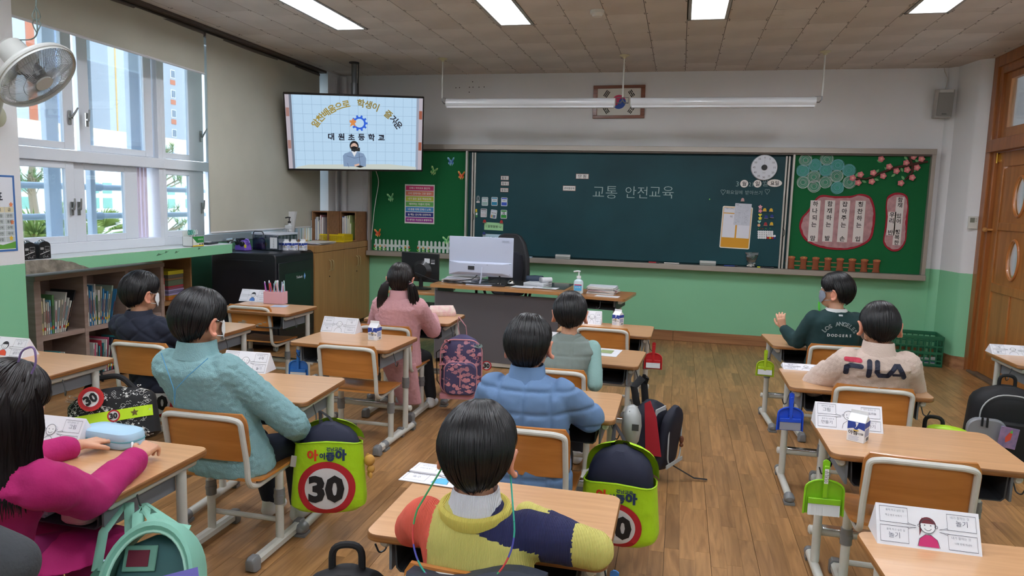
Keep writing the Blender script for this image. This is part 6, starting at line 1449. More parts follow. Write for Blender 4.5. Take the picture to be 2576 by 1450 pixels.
a.poly([(px_ - .005, z0 + .05), (px_ + .05, z0 + .065), (px_ + .05, z0 + .045), (px_ + .005, z0 + .03)], G('#d8b09c'), 10); a.poly([(px_ + .01, z0 + .03), (px_ + .06, z0 + .045), (px_ + .1, z0 + .03), (px_ + .06, z0 + .018)], G('#14151a'), 11)
a.build('screen', t, Mt @ tr(0, -.004, 0)); a = Art(.001); a.text('○ G', 0, -H_ / 2 + .01, .012, '#9a9ca4', 1); a.build('maker_mark', t, Mt @ tr(0, -.0125, 0))
t = thing('tv_pole', 'grey steel ceiling pole carrying the television', 'pole', (-3.50, 7.37, CEIL)); b = MB(); b.cyl((0, 0, 0), (0, 0, -.28), .028, n=18); b.build('upper_tube', mat('pole_grey', '#6f7378', metal=.5, rough=.4), t); b = MB(); b.cyl((0, 0, -.22), (0, 0, -.95), .035, n=18); b.build('lower_tube', mat('pole_grey2', '#7c8085', metal=.5, rough=.4), t)
b = MB(); b.loft([[(r_ * math.cos(a_), r_ * math.sin(a_), z_) for a_ in [2 * PI * q / 20 for q in range(20)]] for r_, z_ in ((.055, -.001), (.055, -.012), (.03, -.02))]); b.build('ceiling_plate', mat('plate_dark', '#3a3c3e', metal=.5), t); b = MB(); b.b2((-.03, -.15, -.95), (.06, .01, -.72)); b.build('mount_arm', mat('mount_black', '#1c1d20'), t, tr(rz=R_(26)))
b = MB(); ctube(b, [(.05, 0, -.005), (.045, .01, -.1), (.03, .03, -.2), (.035, .03, -.5)], .006, 6); b.build('power_cable', mat('cable_black', '#1a1a1c'), t)
t = thing('wall_conduit', 'white vertical pipe in the corner behind the television', 'pipe', (-3.98, 8.1, 0)); b = MB(); b.cyl((0, 0, .99), (0, 0, CEIL - .03), .035, n=16); b.build('pipe', mat('pipe_white', '#cfcfd2', rough=.4), t); b = MB(); b.cyl((-.03, -.14, 1.0), (-.03, -.14, CEIL - .05), .012); b.build('thin_pipe', mat('pipe_white', '#cfcfd2'), t)
t = thing('hanging_cables', 'thin white cables hanging from the television to the cabinet', 'cable', (-3.6, 8.1, 1.8))
b = MB(); ctube(b, [(.12, -.2, .02), (.1, -.05, -.1), (.02, 0, -.4), (-.02, 0, -.8)], .005, 6); ctube(b, [(-.1, -.1, .0), (-.12, 0, -.3), (-.16, 0, -.8)], .003, 6); b.build('cable', mat('cable_pale', '#c8c8c6'), t)

# ---- teacher's desk
t = thing('teacher_desk', "teacher's desk with a wooden top and a dark grey front panel", 'desk', (-1.55, 6.35, 0)); M_tw = wood('teacher_top', '#c08c5a', '#ad7a4a', sc=(3, 30, 30), rough=.3, coat=.35)
TZt = .74
b = MB(); o_ = [(-.62, -.22), (.62, -.30), (.62, .42), (-.62, .42)]; b.prism(o_, .028, M=tr(0, 0, TZt - .028)); b.build('top', M_tw, t, bevel=.008, seg=3)
MB().b2((-.50, -.10, TZt), (.60, .38, TZt + .005)).build('glass_sheet', mat('desk_glass', '#4a4f48', rough=.08, coat=1), t, tr(rz=-.05), bevel=.001)
b = MB(); b.b2((-.60, .0, .045), (.56, .02, TZt - .07)); b.build('front_panel', mat('panel_grey', '#5f5c60', rough=.55), t, tr(0, -.16, 0, rz=-.05), bevel=.002)
for x_ in (-.60, .57): b = MB(); b.b2((x_ - .015, -.1, .03), (x_ + .015, .38, TZt - .03)); b.build('side_panel', mat('panel_side', '#84888c', rough=.5), t, bevel=.002)
for x_ in (-.59, .56):
    for y_ in (-.06, .34): b = MB(); b.cyl((x_, y_, 0), (x_, y_, .03), .018, n=12); b.build('levelling_foot', mat('foot_black', '#1c1c1e'), t)
b = MB(); b.b2((-.14, -.16, .012), (.45, -.14, .045)); b.build('kick_board', pc('#b8b0a4'), t)
# low side unit with black monitor
t = thing('side_table', 'low side table with a light top left of the teacher desk', 'table', (-2.42, 6.62, 0)); MB().b2((-.26, -.25, .60), (.26, .25, .625)).build('top', M_tw, t, bevel=.004); MB().b2((-.25, -.24, .02), (-.23, .24, .6)).build('side_panel', mat('panel_side'), t) if False else None
for x_ in (-.24, .22): MB().b2((x_, -.24, .0), (x_ + .02, .24, .6)).build('side_panel', mat('panel_side2', '#7f8387', rough=.5), t, bevel=.002)
for z_ in (.25, .45): MB().b2((-.22, -.23, z_), (.22, .23, z_ + .015)).build('shelf', mat('panel_side2', '#7f8387'), t)
def monitor(name, lab, x, y, z, rz, w_, h_, col, base, lift, back=1, extra=None, tilt=0, lift2=0):
    t = thing(name, lab, 'monitor', (x, y, z), rz); m1 = mat('mon_' + col[1:], col, rough=.35, coat=.15); Mm = tr(0, 0, lift + h_ / 2, rx=tilt)
    b = MB(); b.b2((-w_ / 2, 0, -h_ / 2), (w_ / 2, .012, h_ / 2)); b.build('panel_back', m1, t, Mm, bevel=.004); b = MB(); b.b2((-w_ / 2 + .004, .012, -h_ / 2 + .004), (w_ / 2 - .004, .016, h_ / 2 - .004)); b.build('screen', mat('screen_off', '#0c0d10', rough=.1), t, Mm)
    return t, m1, Mm
t, m1, Mm = monitor('white_monitor', 'large white desktop monitor seen from behind on the teacher desk', -1.735, 6.26, .745, .0, .60, .355, '#b9c0d4', 0, .075)
b = MB(); hw = .30
b.loft([[(-hw + .004, -.002, -.17), (hw - .004, -.002, -.17), (hw - .004, -.002, -.045), (-hw + .004, -.002, -.045)], [(-.20, -.028, -.145), (.21, -.028, -.145), (.21, -.028, -.06), (-.20, -.028, -.06)]]); ho = b.build('rear_housing', m1, t, Mm, bevel=.004)
b = MB(); b.b2((-.11, -.0295, -.12), (-.05, -.0275, -.085)); b.build('port_bay', pc('#2c2e34'), t, Mm); a = Art(.0006)
for x_, z_ in ((-.28, -.055), (.28, -.055), (.28, -.15), (-.05, -.07), (.07, -.07)): a.disc(x_, z_, .003, '#3c3f48', n=8)
a.rect(.20, .135, .27, .155, '#a9b0c4'); a.text('모니터', .235, .145, .008, '#8a90a4', 2, fit=.05); a.build('rear_marks', t, Mm @ tr(0, -.0295, 0))
b = MB(); b.tube([(.02, -.02, .16), (.015, -.03, .05), (.0, -.03, .0)], [.013, .012, .016], 10, flat=.5); b.b2((-.12, -.06, -.004), (.12, .1, .004)); b.build('stand', m1, t, bevel=.002)
b = MB(); b.cyl((.18, .0, .0), (.18, .0, .1), .008); b.b2((.13, -.06, -.004), (.24, .05, .008)); b.build('rear_prop', pc('#1d1e22'), t, bevel=.002)
t, m1, Mm = monitor('black_monitor', 'black monitor turned away left of the teacher desk', -2.44, 6.60, .63, -.18, .42, .28, '#17181b', 0, .07)
b = MB(); b.loft([[(.11 * math.cos(a_) + .02, -.001, .1 * math.sin(a_) - .03) for a_ in [2 * PI * q / 24 for q in range(24)]], [(.07 * math.cos(a_) + .02, -.03, .065 * math.sin(a_) - .03) for a_ in [2 * PI * q / 24 for q in range(24)]]]); b.build('rear_housing', m1, t, Mm); a = Art(.0008); a.rect(.05, .045, .11, .09, '#d8dade'); a.rect(.12, .035, .17, .09, '#3a3b40'); a.line([(.125, .06), (.165, .06)], .003, '#b8b8bc', 2); a.line([(.125, .075), (.165, .075)], .003, '#b8b8bc', 2); a.rect(.125, .04, .165, .05, '#b8b8bc', 2); a.build('rear_labels', t, Mm @ tr(0, -.0025, 0))
b = MB(); b.cyl((.02, -.01, .0), (.02, -.01, .16), .02); b.loft([[(.12 * s_ * math.cos(a_), .09 * s_ * math.sin(a_), z_) for a_ in [2 * PI * q / 24 for q in range(24)]] for s_, z_ in ((1, 0), (1, .008), (.4, .02))]); b.build('stand', m1, t)
# office chair
t = thing('office_chair', 'black office chair with a high back behind the teacher desk', 'chair', (-1.68, 7.12, 0)); M_oc = mat('chair_black', '#1e1f24', rough=.6, bump=.1, bs=200)
b = MB(); b.loft([[(w_ * cx, y_ + .03 * cy, z_) for cx, cy in ((-1, 0), (-.85, 1), (0, 1.3), (.85, 1), (1, 0), (.85, -1), (0, -.6), (-.85, -1))] for w_, y_, z_ in ((.16, .0, .55), (.215, .02, .62), (.225, .03, .78), (.21, .05, .95), (.17, .06, 1.08), (.12, .065, 1.15), (.07, .065, 1.175))]); b.build('backrest', M_oc, t, bevel=.01)
b = MB(); b.loft([[(x_ * s_, y_ * s_ - .2, z_) for x_, y_ in rrect(.48, .46, .08, 4)] for s_, z_ in ((.9, .42), (1, .45), (1, .49), (.92, .52))]); b.build('seat', M_oc, t); b = MB(); b.cyl((0, -.2, .08), (0, -.2, .43), .03)
for k in range(5): th = 2 * PI * k / 5; b.tube([(0, -.2, .1), (.28 * math.cos(th), -.2 + .28 * math.sin(th), .06)], [.025, .015], 8)
b.build('base', M_bk2, t)
for k in range(5): th = 2 * PI * k / 5; b = MB(); b.cyl((.28 * math.cos(th) - .012, -.2 + .28 * math.sin(th), .03), (.28 * math.cos(th) + .012, -.2 + .28 * math.sin(th), .03), .03, n=12); b.build('castor', M_bk2, t)
for s_ in (-1, 1): b = MB(); ctube(b, [(s_ * .22, .0, .5), (s_ * .26, -.05, .66), (s_ * .26, -.28, .68), (s_ * .24, -.3, .5)], .014, 8); b.build('armrest', M_bk2, t)
t = thing('dark_coat', 'dark navy coat hung over the office chair back', 'coat', (-1.60, 7.03, 1.0)); b = MB(); b.loft([[(.08 * s_ * math.cos(a_) + dx, .05 * s_ * math.sin(a_), z_) for a_ in [2 * PI * q / 12 for q in range(12)]] for s_, dx, z_ in ((.5, .0, .0), (.9, .01, -.03), (1.1, .01, -.15), (1.1, -.01, -.35), (.9, -.02, -.5))]); b.build('cloth', mat('coat_navy', '#1a1c26', rough=.9, bump=.5, bs=18, dist=.01), t)
# small things on the teacher desk
def flat_paper(x, y, z, rz, w_, d_, lab, col='#d6d8de', lines=True, pic=None, th=.0015, name='paper_sheet'):
    t = thing(name, lab, 'paper', (x, y, z), rz); MB().b2((-w_ / 2, -d_ / 2, 0), (w_ / 2, d_ / 2, th)).build('sheet', pc(col), t)
    a = Art(.0004)
    if lines:
        for k in range(8): a.line([(-w_ * .4, d_ * (.4 - k * .1)), (w_ * (.1 + .3 * ((k * 7) % 3) / 2), d_ * (.4 - k * .1))], .002, '#9a9ea8')
    if pic: a.rect(-w_ * .2, -d_ * .15, w_ * .25, d_ * .3, pic, 2)
    a.build('print', t, tr(0, 0, th + .0002, rx=-PI / 2)); return t
DZ = TZt + .006
flat_paper(-1.33, 6.24, DZ, -.15, .20, .13, 'white printed sheet on the teacher desk, left one'); flat_paper(-1.12, 6.25, DZ, -.1, .20, .12, 'white sheet with a green picture on the teacher desk', pic='#7f9a84')
flat_paper(-1.25, 6.50, DZ, -.2, .2, .2, 'open white notebook behind the sheets on the teacher desk', th=.02, name='notebook')
for k in range(6): t = flat_paper(-1.92 + rr.uniform(-.03, .03), 6.38 + rr.uniform(-.02, .02), DZ + k * .009, rr.uniform(-.2, .2), .3, .22, 'document in the pile under the white monitor, %s from the bottom' % ORD[k], ('#c8ccd6', '#b4b9c8', '#d8d8dc')[k % 3], th=.008, name='document_pile')
t = thing('pencil_pouch', 'dark blue pencil pouch on the teacher desk', 'pouch', (-1.30, 6.60, DZ + .035), .2); b = MB(); b.tube([(-.085, 0, 0), (-.075, 0, 0), (0, 0, .002), (.075, 0, 0), (.088, 0, 0)], [.015, .032, .036, .034, .02], 14); b.build('pouch_body', mat('pouch_navy', '#28364a', rough=.7, bump=.3, bs=60), t)
t = thing('rolled_tube', 'white capped cylinder lying on the notebook', 'tube', (-1.17, 6.50, DZ + .045), .6); b = MB(); b.cyl((-.06, 0, 0), (.05, 0, 0), .025, n=18); b.build('tube_body', pc('#cfd2d6'), t); b = MB(); b.cyl((-.062, 0, 0), (-.05, 0, 0), .027, n=18); b.build('tube_cap', pc('#9a9ca0'), t)
t = thing('desk_bell', 'small chrome service bell on the teacher desk', 'bell', (-1.47, 6.36, DZ)); b = MB(); b.loft([[(r_ * math.cos(a_), r_ * math.sin(a_), z_) for a_ in [2 * PI * q / 24 for q in range(24)]] for r_, z_ in ((.034, .012), (.033, .022), (.026, .036), (.012, .046), (.003, .048))]); b.build('bell_dome', mat('chrome', '#c8c8c8', metal=1, rough=.12), t); b = MB(); b.cyl((0, 0, 0), (0, 0, .01), .038, n=24); b.cyl((0, 0, .045), (0, 0, .058), .004); b.build('bell_base', mat('bell_base', '#1d1d20'), t)
t = thing('small_round_box', 'tiny white round box beside the bell', 'box', (-1.56, 6.27, DZ)); b = MB(); b.cyl((0, 0, 0), (0, 0, .018), .016, n=16); b.build('box_body', pc('#c8c2b8'), t)
t = thing('monitor_cables', 'tangle of black and grey cables under the white monitor', 'cable', (-1.8, 6.3, DZ)); b = MB()
ctube(b, [(-.3, .0, .02), (-.1, -.1, .005), (.1, -.04, .02), (.2, -.02, .06)], .004, 6); ctube(b, [(-.65, .2, .05), (-.4, .05, .0), (-.2, -.05, .01), (.02, -.08, .05), (.05, 0, .12)], .004, 6); ctube(b, [(-.2, .05, .01), (0, -.12, .005), (.25, -.05, .01)], .005, 6); b.build('cable', mat('cable_black', '#1a1a1c'), t)
# student style desk used as a side table, right of the teacher desk
t = thing('side_desk', 'wood topped desk with white legs joined to the teacher desk', 'desk', (-.66, 6.20, 0), -.13); b = MB(); b.prism(rrect(.58, .52, .03, 4), .022, M=tr(0, 0, .708)); b.build('tabletop', [wood('side_desk_top', '#ab7848', '#986637', sc=(3, 30, 30), rough=.35, coat=.3)], t, bevel=.003)
for s_ in (-1, 1):
    b = MB(); b.b2((s_ * .24 - .015, -.22, .68), (s_ * .24 + .015, .22, .708)); b.build('side_rail', M_white, t, bevel=.004)
    for y_ in (-.02, .18): b = MB(); b.cyl((s_ * .16, y_, .03), (s_ * .16, y_, .69), .016); b.build('leg', M_white, t)
b = MB(); b.b2((-.2, -.2, .62), (.2, .18, .625)); b.b2((-.2, .17, .62), (.2, .175, .69)); b.b2((-.205, -.2, .62), (-.2, .18, .69)); b.b2((.2, -.2, .62), (.205, .18, .69)); b.build('tray', M_tray, t); b = MB(); ctube(b, [(.08, -.23, .69), (.08, -.235, .64), (.05, -.24, .63), (.05, -.24, .65)], .003, 6); b.build('bag_hook', M_hook, t)
b = MB(); b.b2((-.24, -.25, 0), (-.21, .2, .03)); b.b2((.21, -.25, 0), (.24, .2, .03)); b.b2((-.2, .08, .03), (.2, .1, .06)); b.build('floor_runner', M_white, t, bevel=.003)
bottle('sanitizer_bottle', 'clear hand sanitizer pump bottle with a blue label', 'bottle', -.82, 6.12, .731, .042, .13, '#c4d6dc', pumpc='#d8dcde', lbl='손소독')
z = .731
for k in range(9): c = ('#d8d8da', '#b8bcc4', '#c8c4c0', '#8a3a4a', '#d0d2d6', '#3a4a6a', '#d4d4d4', '#a8acb4', '#c8ccd4')[k]; t = thing('booklet', 'booklet in the pile on the side desk, %s from the bottom' % ORD[k], 'book', (-.62 + rr.uniform(-.01, .01), 6.22 + rr.uniform(-.01, .01), z), -.13 + rr.uniform(-.12, .12), 'booklets piled on the side desk'); MB().b2((-.12, -.09, 0), (.12, .09, .0065)).build('cover', mat('cover_' + c[1:], c, rough=.4), t); MB().b2((-.118, -.0905, .001), (.119, .088, .0055)).build('pages', pc('#e0dcd4'), t); z += .0072
flat_paper(-.56, 6.02, .731, -.15, .2, .09, 'white sheet at the front edge of the side desk')
flat_paper(-.40, 4.34, .601, -.1, .17, .22, 'printed worksheet with a green picture on the grey vest desk', pic='#8a9a6a')
# pen box, pencil case, pouch on pupils' desks
t = thing('pen_box', 'pink plastic box full of coloured pens on the front left desk', 'box', (-3.18, 5.24, .621), .05); M_pk = mat('pink_plastic', '#dca8b0', rough=.4)
b = MB()
for a_, c_ in (((-.085, -.04, 0), (.085, -.036, .10)), ((-.085, .036, 0), (.085, .04, .10)), ((-.085, -.036, 0), (-.081, .036, .10)), ((.081, -.036, 0), (.085, .036, .10)), ((-.085, -.04, 0), (.085, .04, .004))): b.b2(a_, c_)
b.build('box_body', M_pk, t, bevel=.001)
pcs = ['#d86a9a', '#b870c8', '#e07a3a', '#d83a4a', '#e0c8a0', '#c83a5a', '#4a8ac8', '#e05a6a', '#5ac8c8', '#8ab8d8', '#c8d8e0', '#a0d0c0', '#e0a0a0', '#d8d8e8', '#7a9ad0', '#c0c8e8', '#e8b0c0', '#b8e0e0']
for k, c in enumerate(pcs):
    t = thing('pen', 'coloured pen standing in the pink box, %s from the left' % ORD[k], 'pen', (-3.255 + k * .0088, 5.225 + .018 * (k % 3), .627), 0, 'pens in the pink box'); t.rotation_euler = (rr.uniform(-.15, .1), rr.uniform(-.3, .25) * (1 if k % 2 else .6), 0); hh = rr.uniform(.14, .175)
    b = MB(); b.cyl((0, 0, 0), (0, 0, hh), .0042, n=8); b.build('barrel', pc(c), t); b = MB(); b.tube([(0, 0, hh), (0, 0, hh + .012), (0, 0, hh + .016)], [.0046, .0046, .002], 8); b.build('cap', pc(c if k % 2 else '#e0e0e4'), t)
flat_paper(-3.07, 5.12, .621, .2, .12, .1, 'pale blue notebook lying before the pink pen box', '#b4c4dc', True)
t = thing('pencil_case', 'pale blue rounded pencil case held by the magenta coat child', 'case', (-1.895, 2.065, .622), -.08)
b = MB(); b.loft([[(x_ * s_, y_ * s_, z_) for x_, y_ in rrect(.235, .105, .045, 6)] for s_, z_ in ((.93, 0), (1, .008), (1, .022), (.985, .024), (.985, .027), (1, .029), (1, .042), (.95, .052), (.8, .057), (.4, .059))]); b.build('case_shell', mat('case_blue', '#a8cbe2', rough=.35, coat=.3), t)
b = MB(); b.tube([(x_ * 1.0, y_ * 1.0, .0255) for x_, y_ in rrect(.234, .104, .045, 6)], .0025, 6, closed=True); b.build('zip', mat('zip_teal', '#5fa0ac', rough=.5), t); b = MB(); b.tube([(.118, -.03, .026), (.13, -.04, .015), (.135, -.05, .008)], .004, 6); b.build('zip_pull', pc('#e0e2e4'), t)
t = thing('pencil_pouch', 'pink striped soft pencil pouch on the front desk', 'pouch', (-1.735, 5.18, .621), .45); b = MB(); b.loft([[(x_ * s_, y_ * s2, z_) for x_, y_ in rrect(.22, .09, .03, 4)] for s_, s2, z_ in ((.95, .9, 0), (1, 1, .012), (.99, .98, .025), (.93, .9, .027), (.97, .95, .03), (.93, .85, .045), (.85, .7, .062), (.8, .4, .075))]); b.build('pouch_body', mat('pouch_pink', '#e0b8b8', rough=.8, bump=.3, bs=90, var=.12, vs=30, col2='#e6d6c8'), t)

# books and papers left in the desk trays
for k_, col_ in (('D9', '#b8c4c0'), ('D11', '#a09484'), ('D3', '#c4c8cc'), ('D6', '#d0c8c4'), ('D7', '#8a8c92'), ('D14', '#9aa0a6'), ('D15', '#b8bcc6'), ('D13', '#7f8a96')):
    x, y, z, r, _ = DESKS[k_]
    for q in range(3):
        t = thing('textbook', 'textbook in the desk tray of the %s, %s from the bottom' % (dict(D9='empty desk centre left', D11='pen box desk', D3='grey vest desk', D6='right hand milk carton desk', D7='beige fleece desk', D14='left edge desk', D15='magenta coat desk', D13='teal fleece desk')[k_], ORD[q]), 'book', (x - .06 + .03 * q, y - .05, .503 * z / .62 + q * .014), r + rr.uniform(-.08, .08), 'textbooks in the desk trays')
        MB().b2((-.1, -.13, 0), (.1, .12, .012)).build('cover', mat('cover_' + col_[1:], col_, rough=.5), t, bevel=.001)
t = thing('pink_pencil_case', 'pink rounded pencil case in the tray of the magenta coat desk', 'case', (-1.72, 1.78, .505)); b = MB(); b.loft([[(x_ * s_, y_ * s_, z_) for x_, y_ in rrect(.1, .16, .03, 4)] for s_, z_ in ((.9, 0), (1, .01), (1, .03), (.9, .04))]); b.build('case_shell', M_pk, t)
# ================================================================ WALL FAN AND BAGS
def frame(axis, up=(0, 0, 1)):
    z = V(axis).normalized(); x = V(up).cross(z).normalized(); y = z.cross(x); m = MX((x, y, z)).transposed().to_4x4(); return m
vd = ray(92, 190).normalized(); rgt, dwn = V(W2C[0]), V(W2C[1]); rgt = (rgt - vd * rgt.dot(vd)).normalized(); dwn = (dwn - vd * dwn.dot(vd)).normalized()
ax = (rgt * .56 + dwn * .66 - vd * .5).normalized(); FC = V((0, 0, CAM_H)) + ray(92, 190) * 3.75
t = thing('wall_fan', 'grey white wall fan with a round wire guard mounted on the pillar', 'fan', tuple(FC)); Mf = frame(ax); Mf.translation = (0, 0, 0)
M_fan = mat('fan_plastic', '#b9bbb8', rough=.35, coat=.2); M_wire = mat('fan_wire', '#96999b', rough=.35, metal=.2); Rg = .205
b = MB(); b.tube([(Rg * math.cos(a_), Rg * math.sin(a_), 0) for a_ in [2 * PI * q / 48 for q in range(48)]], .010, 8, closed=True, flat=1); b.loft([[((Rg + .001) * math.cos(a_), (Rg + .001) * math.sin(a_), z_) for a_ in [2 * PI * q / 48 for q in range(48)]] for z_ in (-.02, .02)], cap=False); b.build('guard_rim', M_fan, t, Mf)
b = MB()
for k in range(84):
    a_ = 2 * PI * k / 84
    for sg, dep in ((1, .055), (-1, .075)): b.tube([(r_ * Rg * math.cos(a_ + sg * .5 * (1 - r_) * .6), r_ * Rg * math.sin(a_ + sg * .5 * (1 - r_) * .6), sg * dep * (1 - r_ ** 3)) for r_ in (.2, .45, .7, .9, 1)], .0013, 3, cap=False)
for r_ in (.5, .8):
    for sg, dep in ((1, .055), (-1, .075)): b.tube([(r_ * Rg * math.cos(a_), r_ * Rg * math.sin(a_), sg * dep * (1 - r_ ** 3)) for a_ in [2 * PI * q / 32 for q in range(32)]], .0015, 4, closed=True)
b.build('guard_wires', M_wire, t, Mf)['kind'] = 'stuff'
b = MB(); b.cyl((0, 0, .052), (0, 0, .062), .045, n=24); b.build('guard_centre', M_fan, t, Mf)
b = MB(); b.tube([(0, 0, -.05), (0, 0, -.02), (0, 0, .03), (0, 0, .04)], [.045, .05, .042, .02], 20); b.build('hub', mat('fan_hub', '#4b4c50', rough=.4), t, Mf)
for k in range(3):
    a0 = 2 * PI * k / 3 + .4; b = MB(); rows_ = []
    for r_ in (.045, .09, .14, .185): w_ = .28 + .35 * math.sin(PI * min(1, r_ / .2)); rows_.append([(r_ * math.cos(a0 + q * w_), r_ * math.sin(a0 + q * w_), -.008 + .022 * q) for q in (-1, -.5, 0, .5, 1)])
    b.loft(rows_, cap=False, closed=False); b.build('blade', mat('fan_blade', '#d3d8da', rough=.2, alpha=.55), t, Mf)
b = MB(); b.tube([(0, 0, -.07), (0, 0, -.08), (0, 0, -.2), (0, 0, -.225)], [.06, .075, .068, .045], 24); b.build('motor_housing', M_fan, t, Mf)
mb_ = Mf @ V((0, 0, -.17)); wp = V((LX + .01, 3.62, 1.93)) - FC
b = MB(); ctube(b, [mb_ + V((0, 0, -.03)), mb_ + V((-.05, .02, -.12)), mb_ * .4 + wp * .6 + V((0, 0, .0)), wp + V((.02, 0, .0))], .028, 12); b.build('arm', mat('fan_arm', '#b4b59c', rough=.4), t)
b = MB(); b.tube([wp + V((-.008, 0, 0)), wp + V((.03, 0, 0)), wp + V((.04, 0, 0))], [.07, .07, .05], 20); b.build('wall_plate', mat('fan_arm', '#b4b59c'), t)
t = thing('fan_cord', 'grey knotted fan cord hanging from the ceiling to the fan', 'cord', tuple(FC)); c0 = onx(92, 60, FC.x - .0) - FC; b = MB(); top_ = V((c0.x, c0.y + .02, CEIL - FC.z)); kn = V((c0.x, c0.y, c0.z + .02))
ctube(b, [top_, top_ * .5 + kn * .5 + V((.01, 0, 0)), kn + V((0, 0, .05)), kn + V((.006, 0, -.1)), mb_ + V((.0, 0, .06))], .0035, 6)
for s_ in (-1, 1): b.tube([kn + V((s_ * .02 * math.sin(a_), .01 * s_ * math.sin(2 * a_), .035 * s_ * (1 - math.cos(a_)))) for a_ in [2 * PI * q / 12 for q in range(12)]], .003, 5, closed=True)
b.build('cord', mat('cord_grey', '#5d6a66', rough=.6), t)
# class timetable poster on the pillar
t = thing('timetable_poster', 'blue bordered class timetable poster on the near pillar', 'poster', (LX, 3.55, 1.345)); MB().b2((0, -.24, -.245), (.002, .205, .235)).build('poster_sheet', pc('#dfe2ea'), t)
a = Art(.0006); w_ = .205; a.line([(-.23, -.236), (w_ - .009, -.236), (w_ - .009, .226), (-.23, .226)], .018, '#3f6fb0', 1, True); a.text('시간표', .03, .1, .06, '#2b2f38', 2, .03, fit=.17)
for r_ in range(6):
    for c_ in range(5):
        x_ = -.2 + c_ * .066; z_ = .035 - r_ * .037; a.rect(x_ + .06, z_ - .033, x_ + .122, z_, '#d8cfae' if r_ == 0 else '#bfc8c8', 2)
        if not (r_ == 5 and c_ == 4): a.text(('월화수목금'[c_] if r_ == 0 else ('국어', '수학', '통합', '안전')[(r_ * 3 + c_) % 4]), x_ + .091, z_ - .017, .02, '#33383f', 3, .01, fit=.02 if r_ == 0 else .036)
a.poly([(-.2, -.225), (.19, -.225), (.19, -.18), (.15, -.19), (.1, -.2), (.05, -.19), (0, -.2), (-.2, -.19)], '#5fa03c', 2)
for x_, z_, c in ((.06, .19, '#d8703c'), (.09, .175, '#c8503c'), (.17, .05, '#e0885a'), (.172, -.06, '#e0885a'), (.05, -.19, '#e8c03c'), (.16, -.16, '#e8c03c'), (.02, -.175, '#e0885a')): a.poly([(x_ + .015 * p_[0], z_ + .018 * p_[1]) for p_ in star(1, .6, 5)], c, 3)
a.build('poster_print', t, MX(((0, -1, 0, .0022), (1, 0, 0, 0), (0, 0, 1, 0), (0, 0, 0, 1))))

# ---- bags
def onback(par, g, art, cx, cz, name, eps=.004):
    """lay flat lettering on the back of a garment, following its surface"""
    from mathutils.bvhtree import BVHTree
    vs_, fs_, o = [], [], []
    for q in (g if isinstance(g, tuple) else (g,)): k = len(vs_); vs_ += [v.co for v in q.data.vertices]; fs_ += [tuple(i + k for i in p.vertices) for p in q.data.polygons]
    bv = BVHTree.FromPolygons(vs_, fs_)
    for x_, y_, z_ in art.mb.v:
        h_ = bv.ray_cast(V((cx + x_, -1, cz + z_)), V((0, 1, 0)))[0]; o.append((cx + x_, (h_.y if h_ else -.1) - eps + y_, cz + z_))
    art.mb.v = o; b = art.build(name, par); return b
def grid(a):
    """split long faces so that lettering can bend"""
    import bmesh
    bm = bmesh.new(); me = bpy.data.meshes.new('q'); me.from_pydata(a.mb.v, [], a.mb.f); me.polygons.foreach_set('material_index', a.mb.m); bm.from_mesh(me); bmesh.ops.triangulate(bm, faces=bm.faces)
    for _ in range(2): bmesh.ops.subdivide_edges(bm, edges=[e for e in bm.edges if e.calc_length() > .012], cuts=1)
    bmesh.ops.triangulate(bm, faces=bm.faces)
    bm.verts.index_update(); a.mb.v = [tuple(v.co) for v in bm.verts]; a.mb.f = [tuple(v.index for v in f.verts) for f in bm.faces]; a.mb.m = [f.material_index for f in bm.faces]; bm.free(); bpy.data.meshes.remove(me); return a
def pillow(w, d, h, taper=.8, n=24, nz=14, p=3.2, zlo=0., zhi=1.):
    rings = []
    for k in range(nz + 1):
        f = zlo + (zhi - zlo) * k / nz; g = min(1, (f / .12) ** .5 if f < .12 else 1) * (1 if f < .72 else max(.05, 1 - ((f - .72) / .28) ** 2.6 * .92)); wd = w / 2 * (g ** .6) * (1 - (1 - taper) * f); dd = d / 2 * (.35 + .65 * g)
        rings.append([((1 if c > 0 else -1) * abs(c) ** (2 / p) * wd, (1 if s_ > 0 else -1) * abs(s_) ** (2 / p) * dd, f * h) for c, s_ in [(math.cos(2 * PI * q / n), math.sin(2 * PI * q / n)) for q in range(n)]])
    return rings
def warp(mb, d, w, k=.25):
    mb.v = [(x, y - d / 2 + abs(x / (w / 2)) ** 2.6 * d * k, z) for x, y, z in mb.v]
def sign30(a, cx, cz, r, L=1, txt='30'):
    for r0, r1, c in ((0, r * .76, '#d6d3d4'), (r * .76, r, '#b8202c')):
        n = 40; m = a.mi(c)
        rs = [r0 + (r1 - r0) * q / 4 for q in range(5)]
        vs = [(cx + q * math.cos(2 * PI * k / n), -L * a.step, cz + q * math.sin(2 * PI * k / n)) for q in rs for k in range(n)]
        a.mb.add(vs, [(i * n + k, i * n + (k + 1) % n, (i + 1) * n + (k + 1) % n, (i + 1) * n + k) for i in range(4) for k in range(n)], m)
    a.text(txt, cx, cz, r, '#17161a', L + 3, .05, fit=r * 1.25)
M_neon = mat('neon_cover', '#b4e31e', rough=.45, bump=.6, bs=16, dist=.012, emit=0)
M_nav = mat('bag_navy', '#161b33', rough=.75, bump=.2, bs=120)
M_blk = mat('bag_black', '#141418', rough=.7, bump=.2, bs=120)
M_strap = mat('strap_black', '#17171a', rough=.8)
def strap(t, pts, m=M_strap, r=.014, nm='strap', flat=.25):
    b = MB(); P_ = MB(); ctube(P_, pts, 1, 3)
    ctube(b, pts, r, 10) if flat == 1 else b.tube([V(p) for p in pts], r, 8, flat=flat); return b.build(nm, m, t)
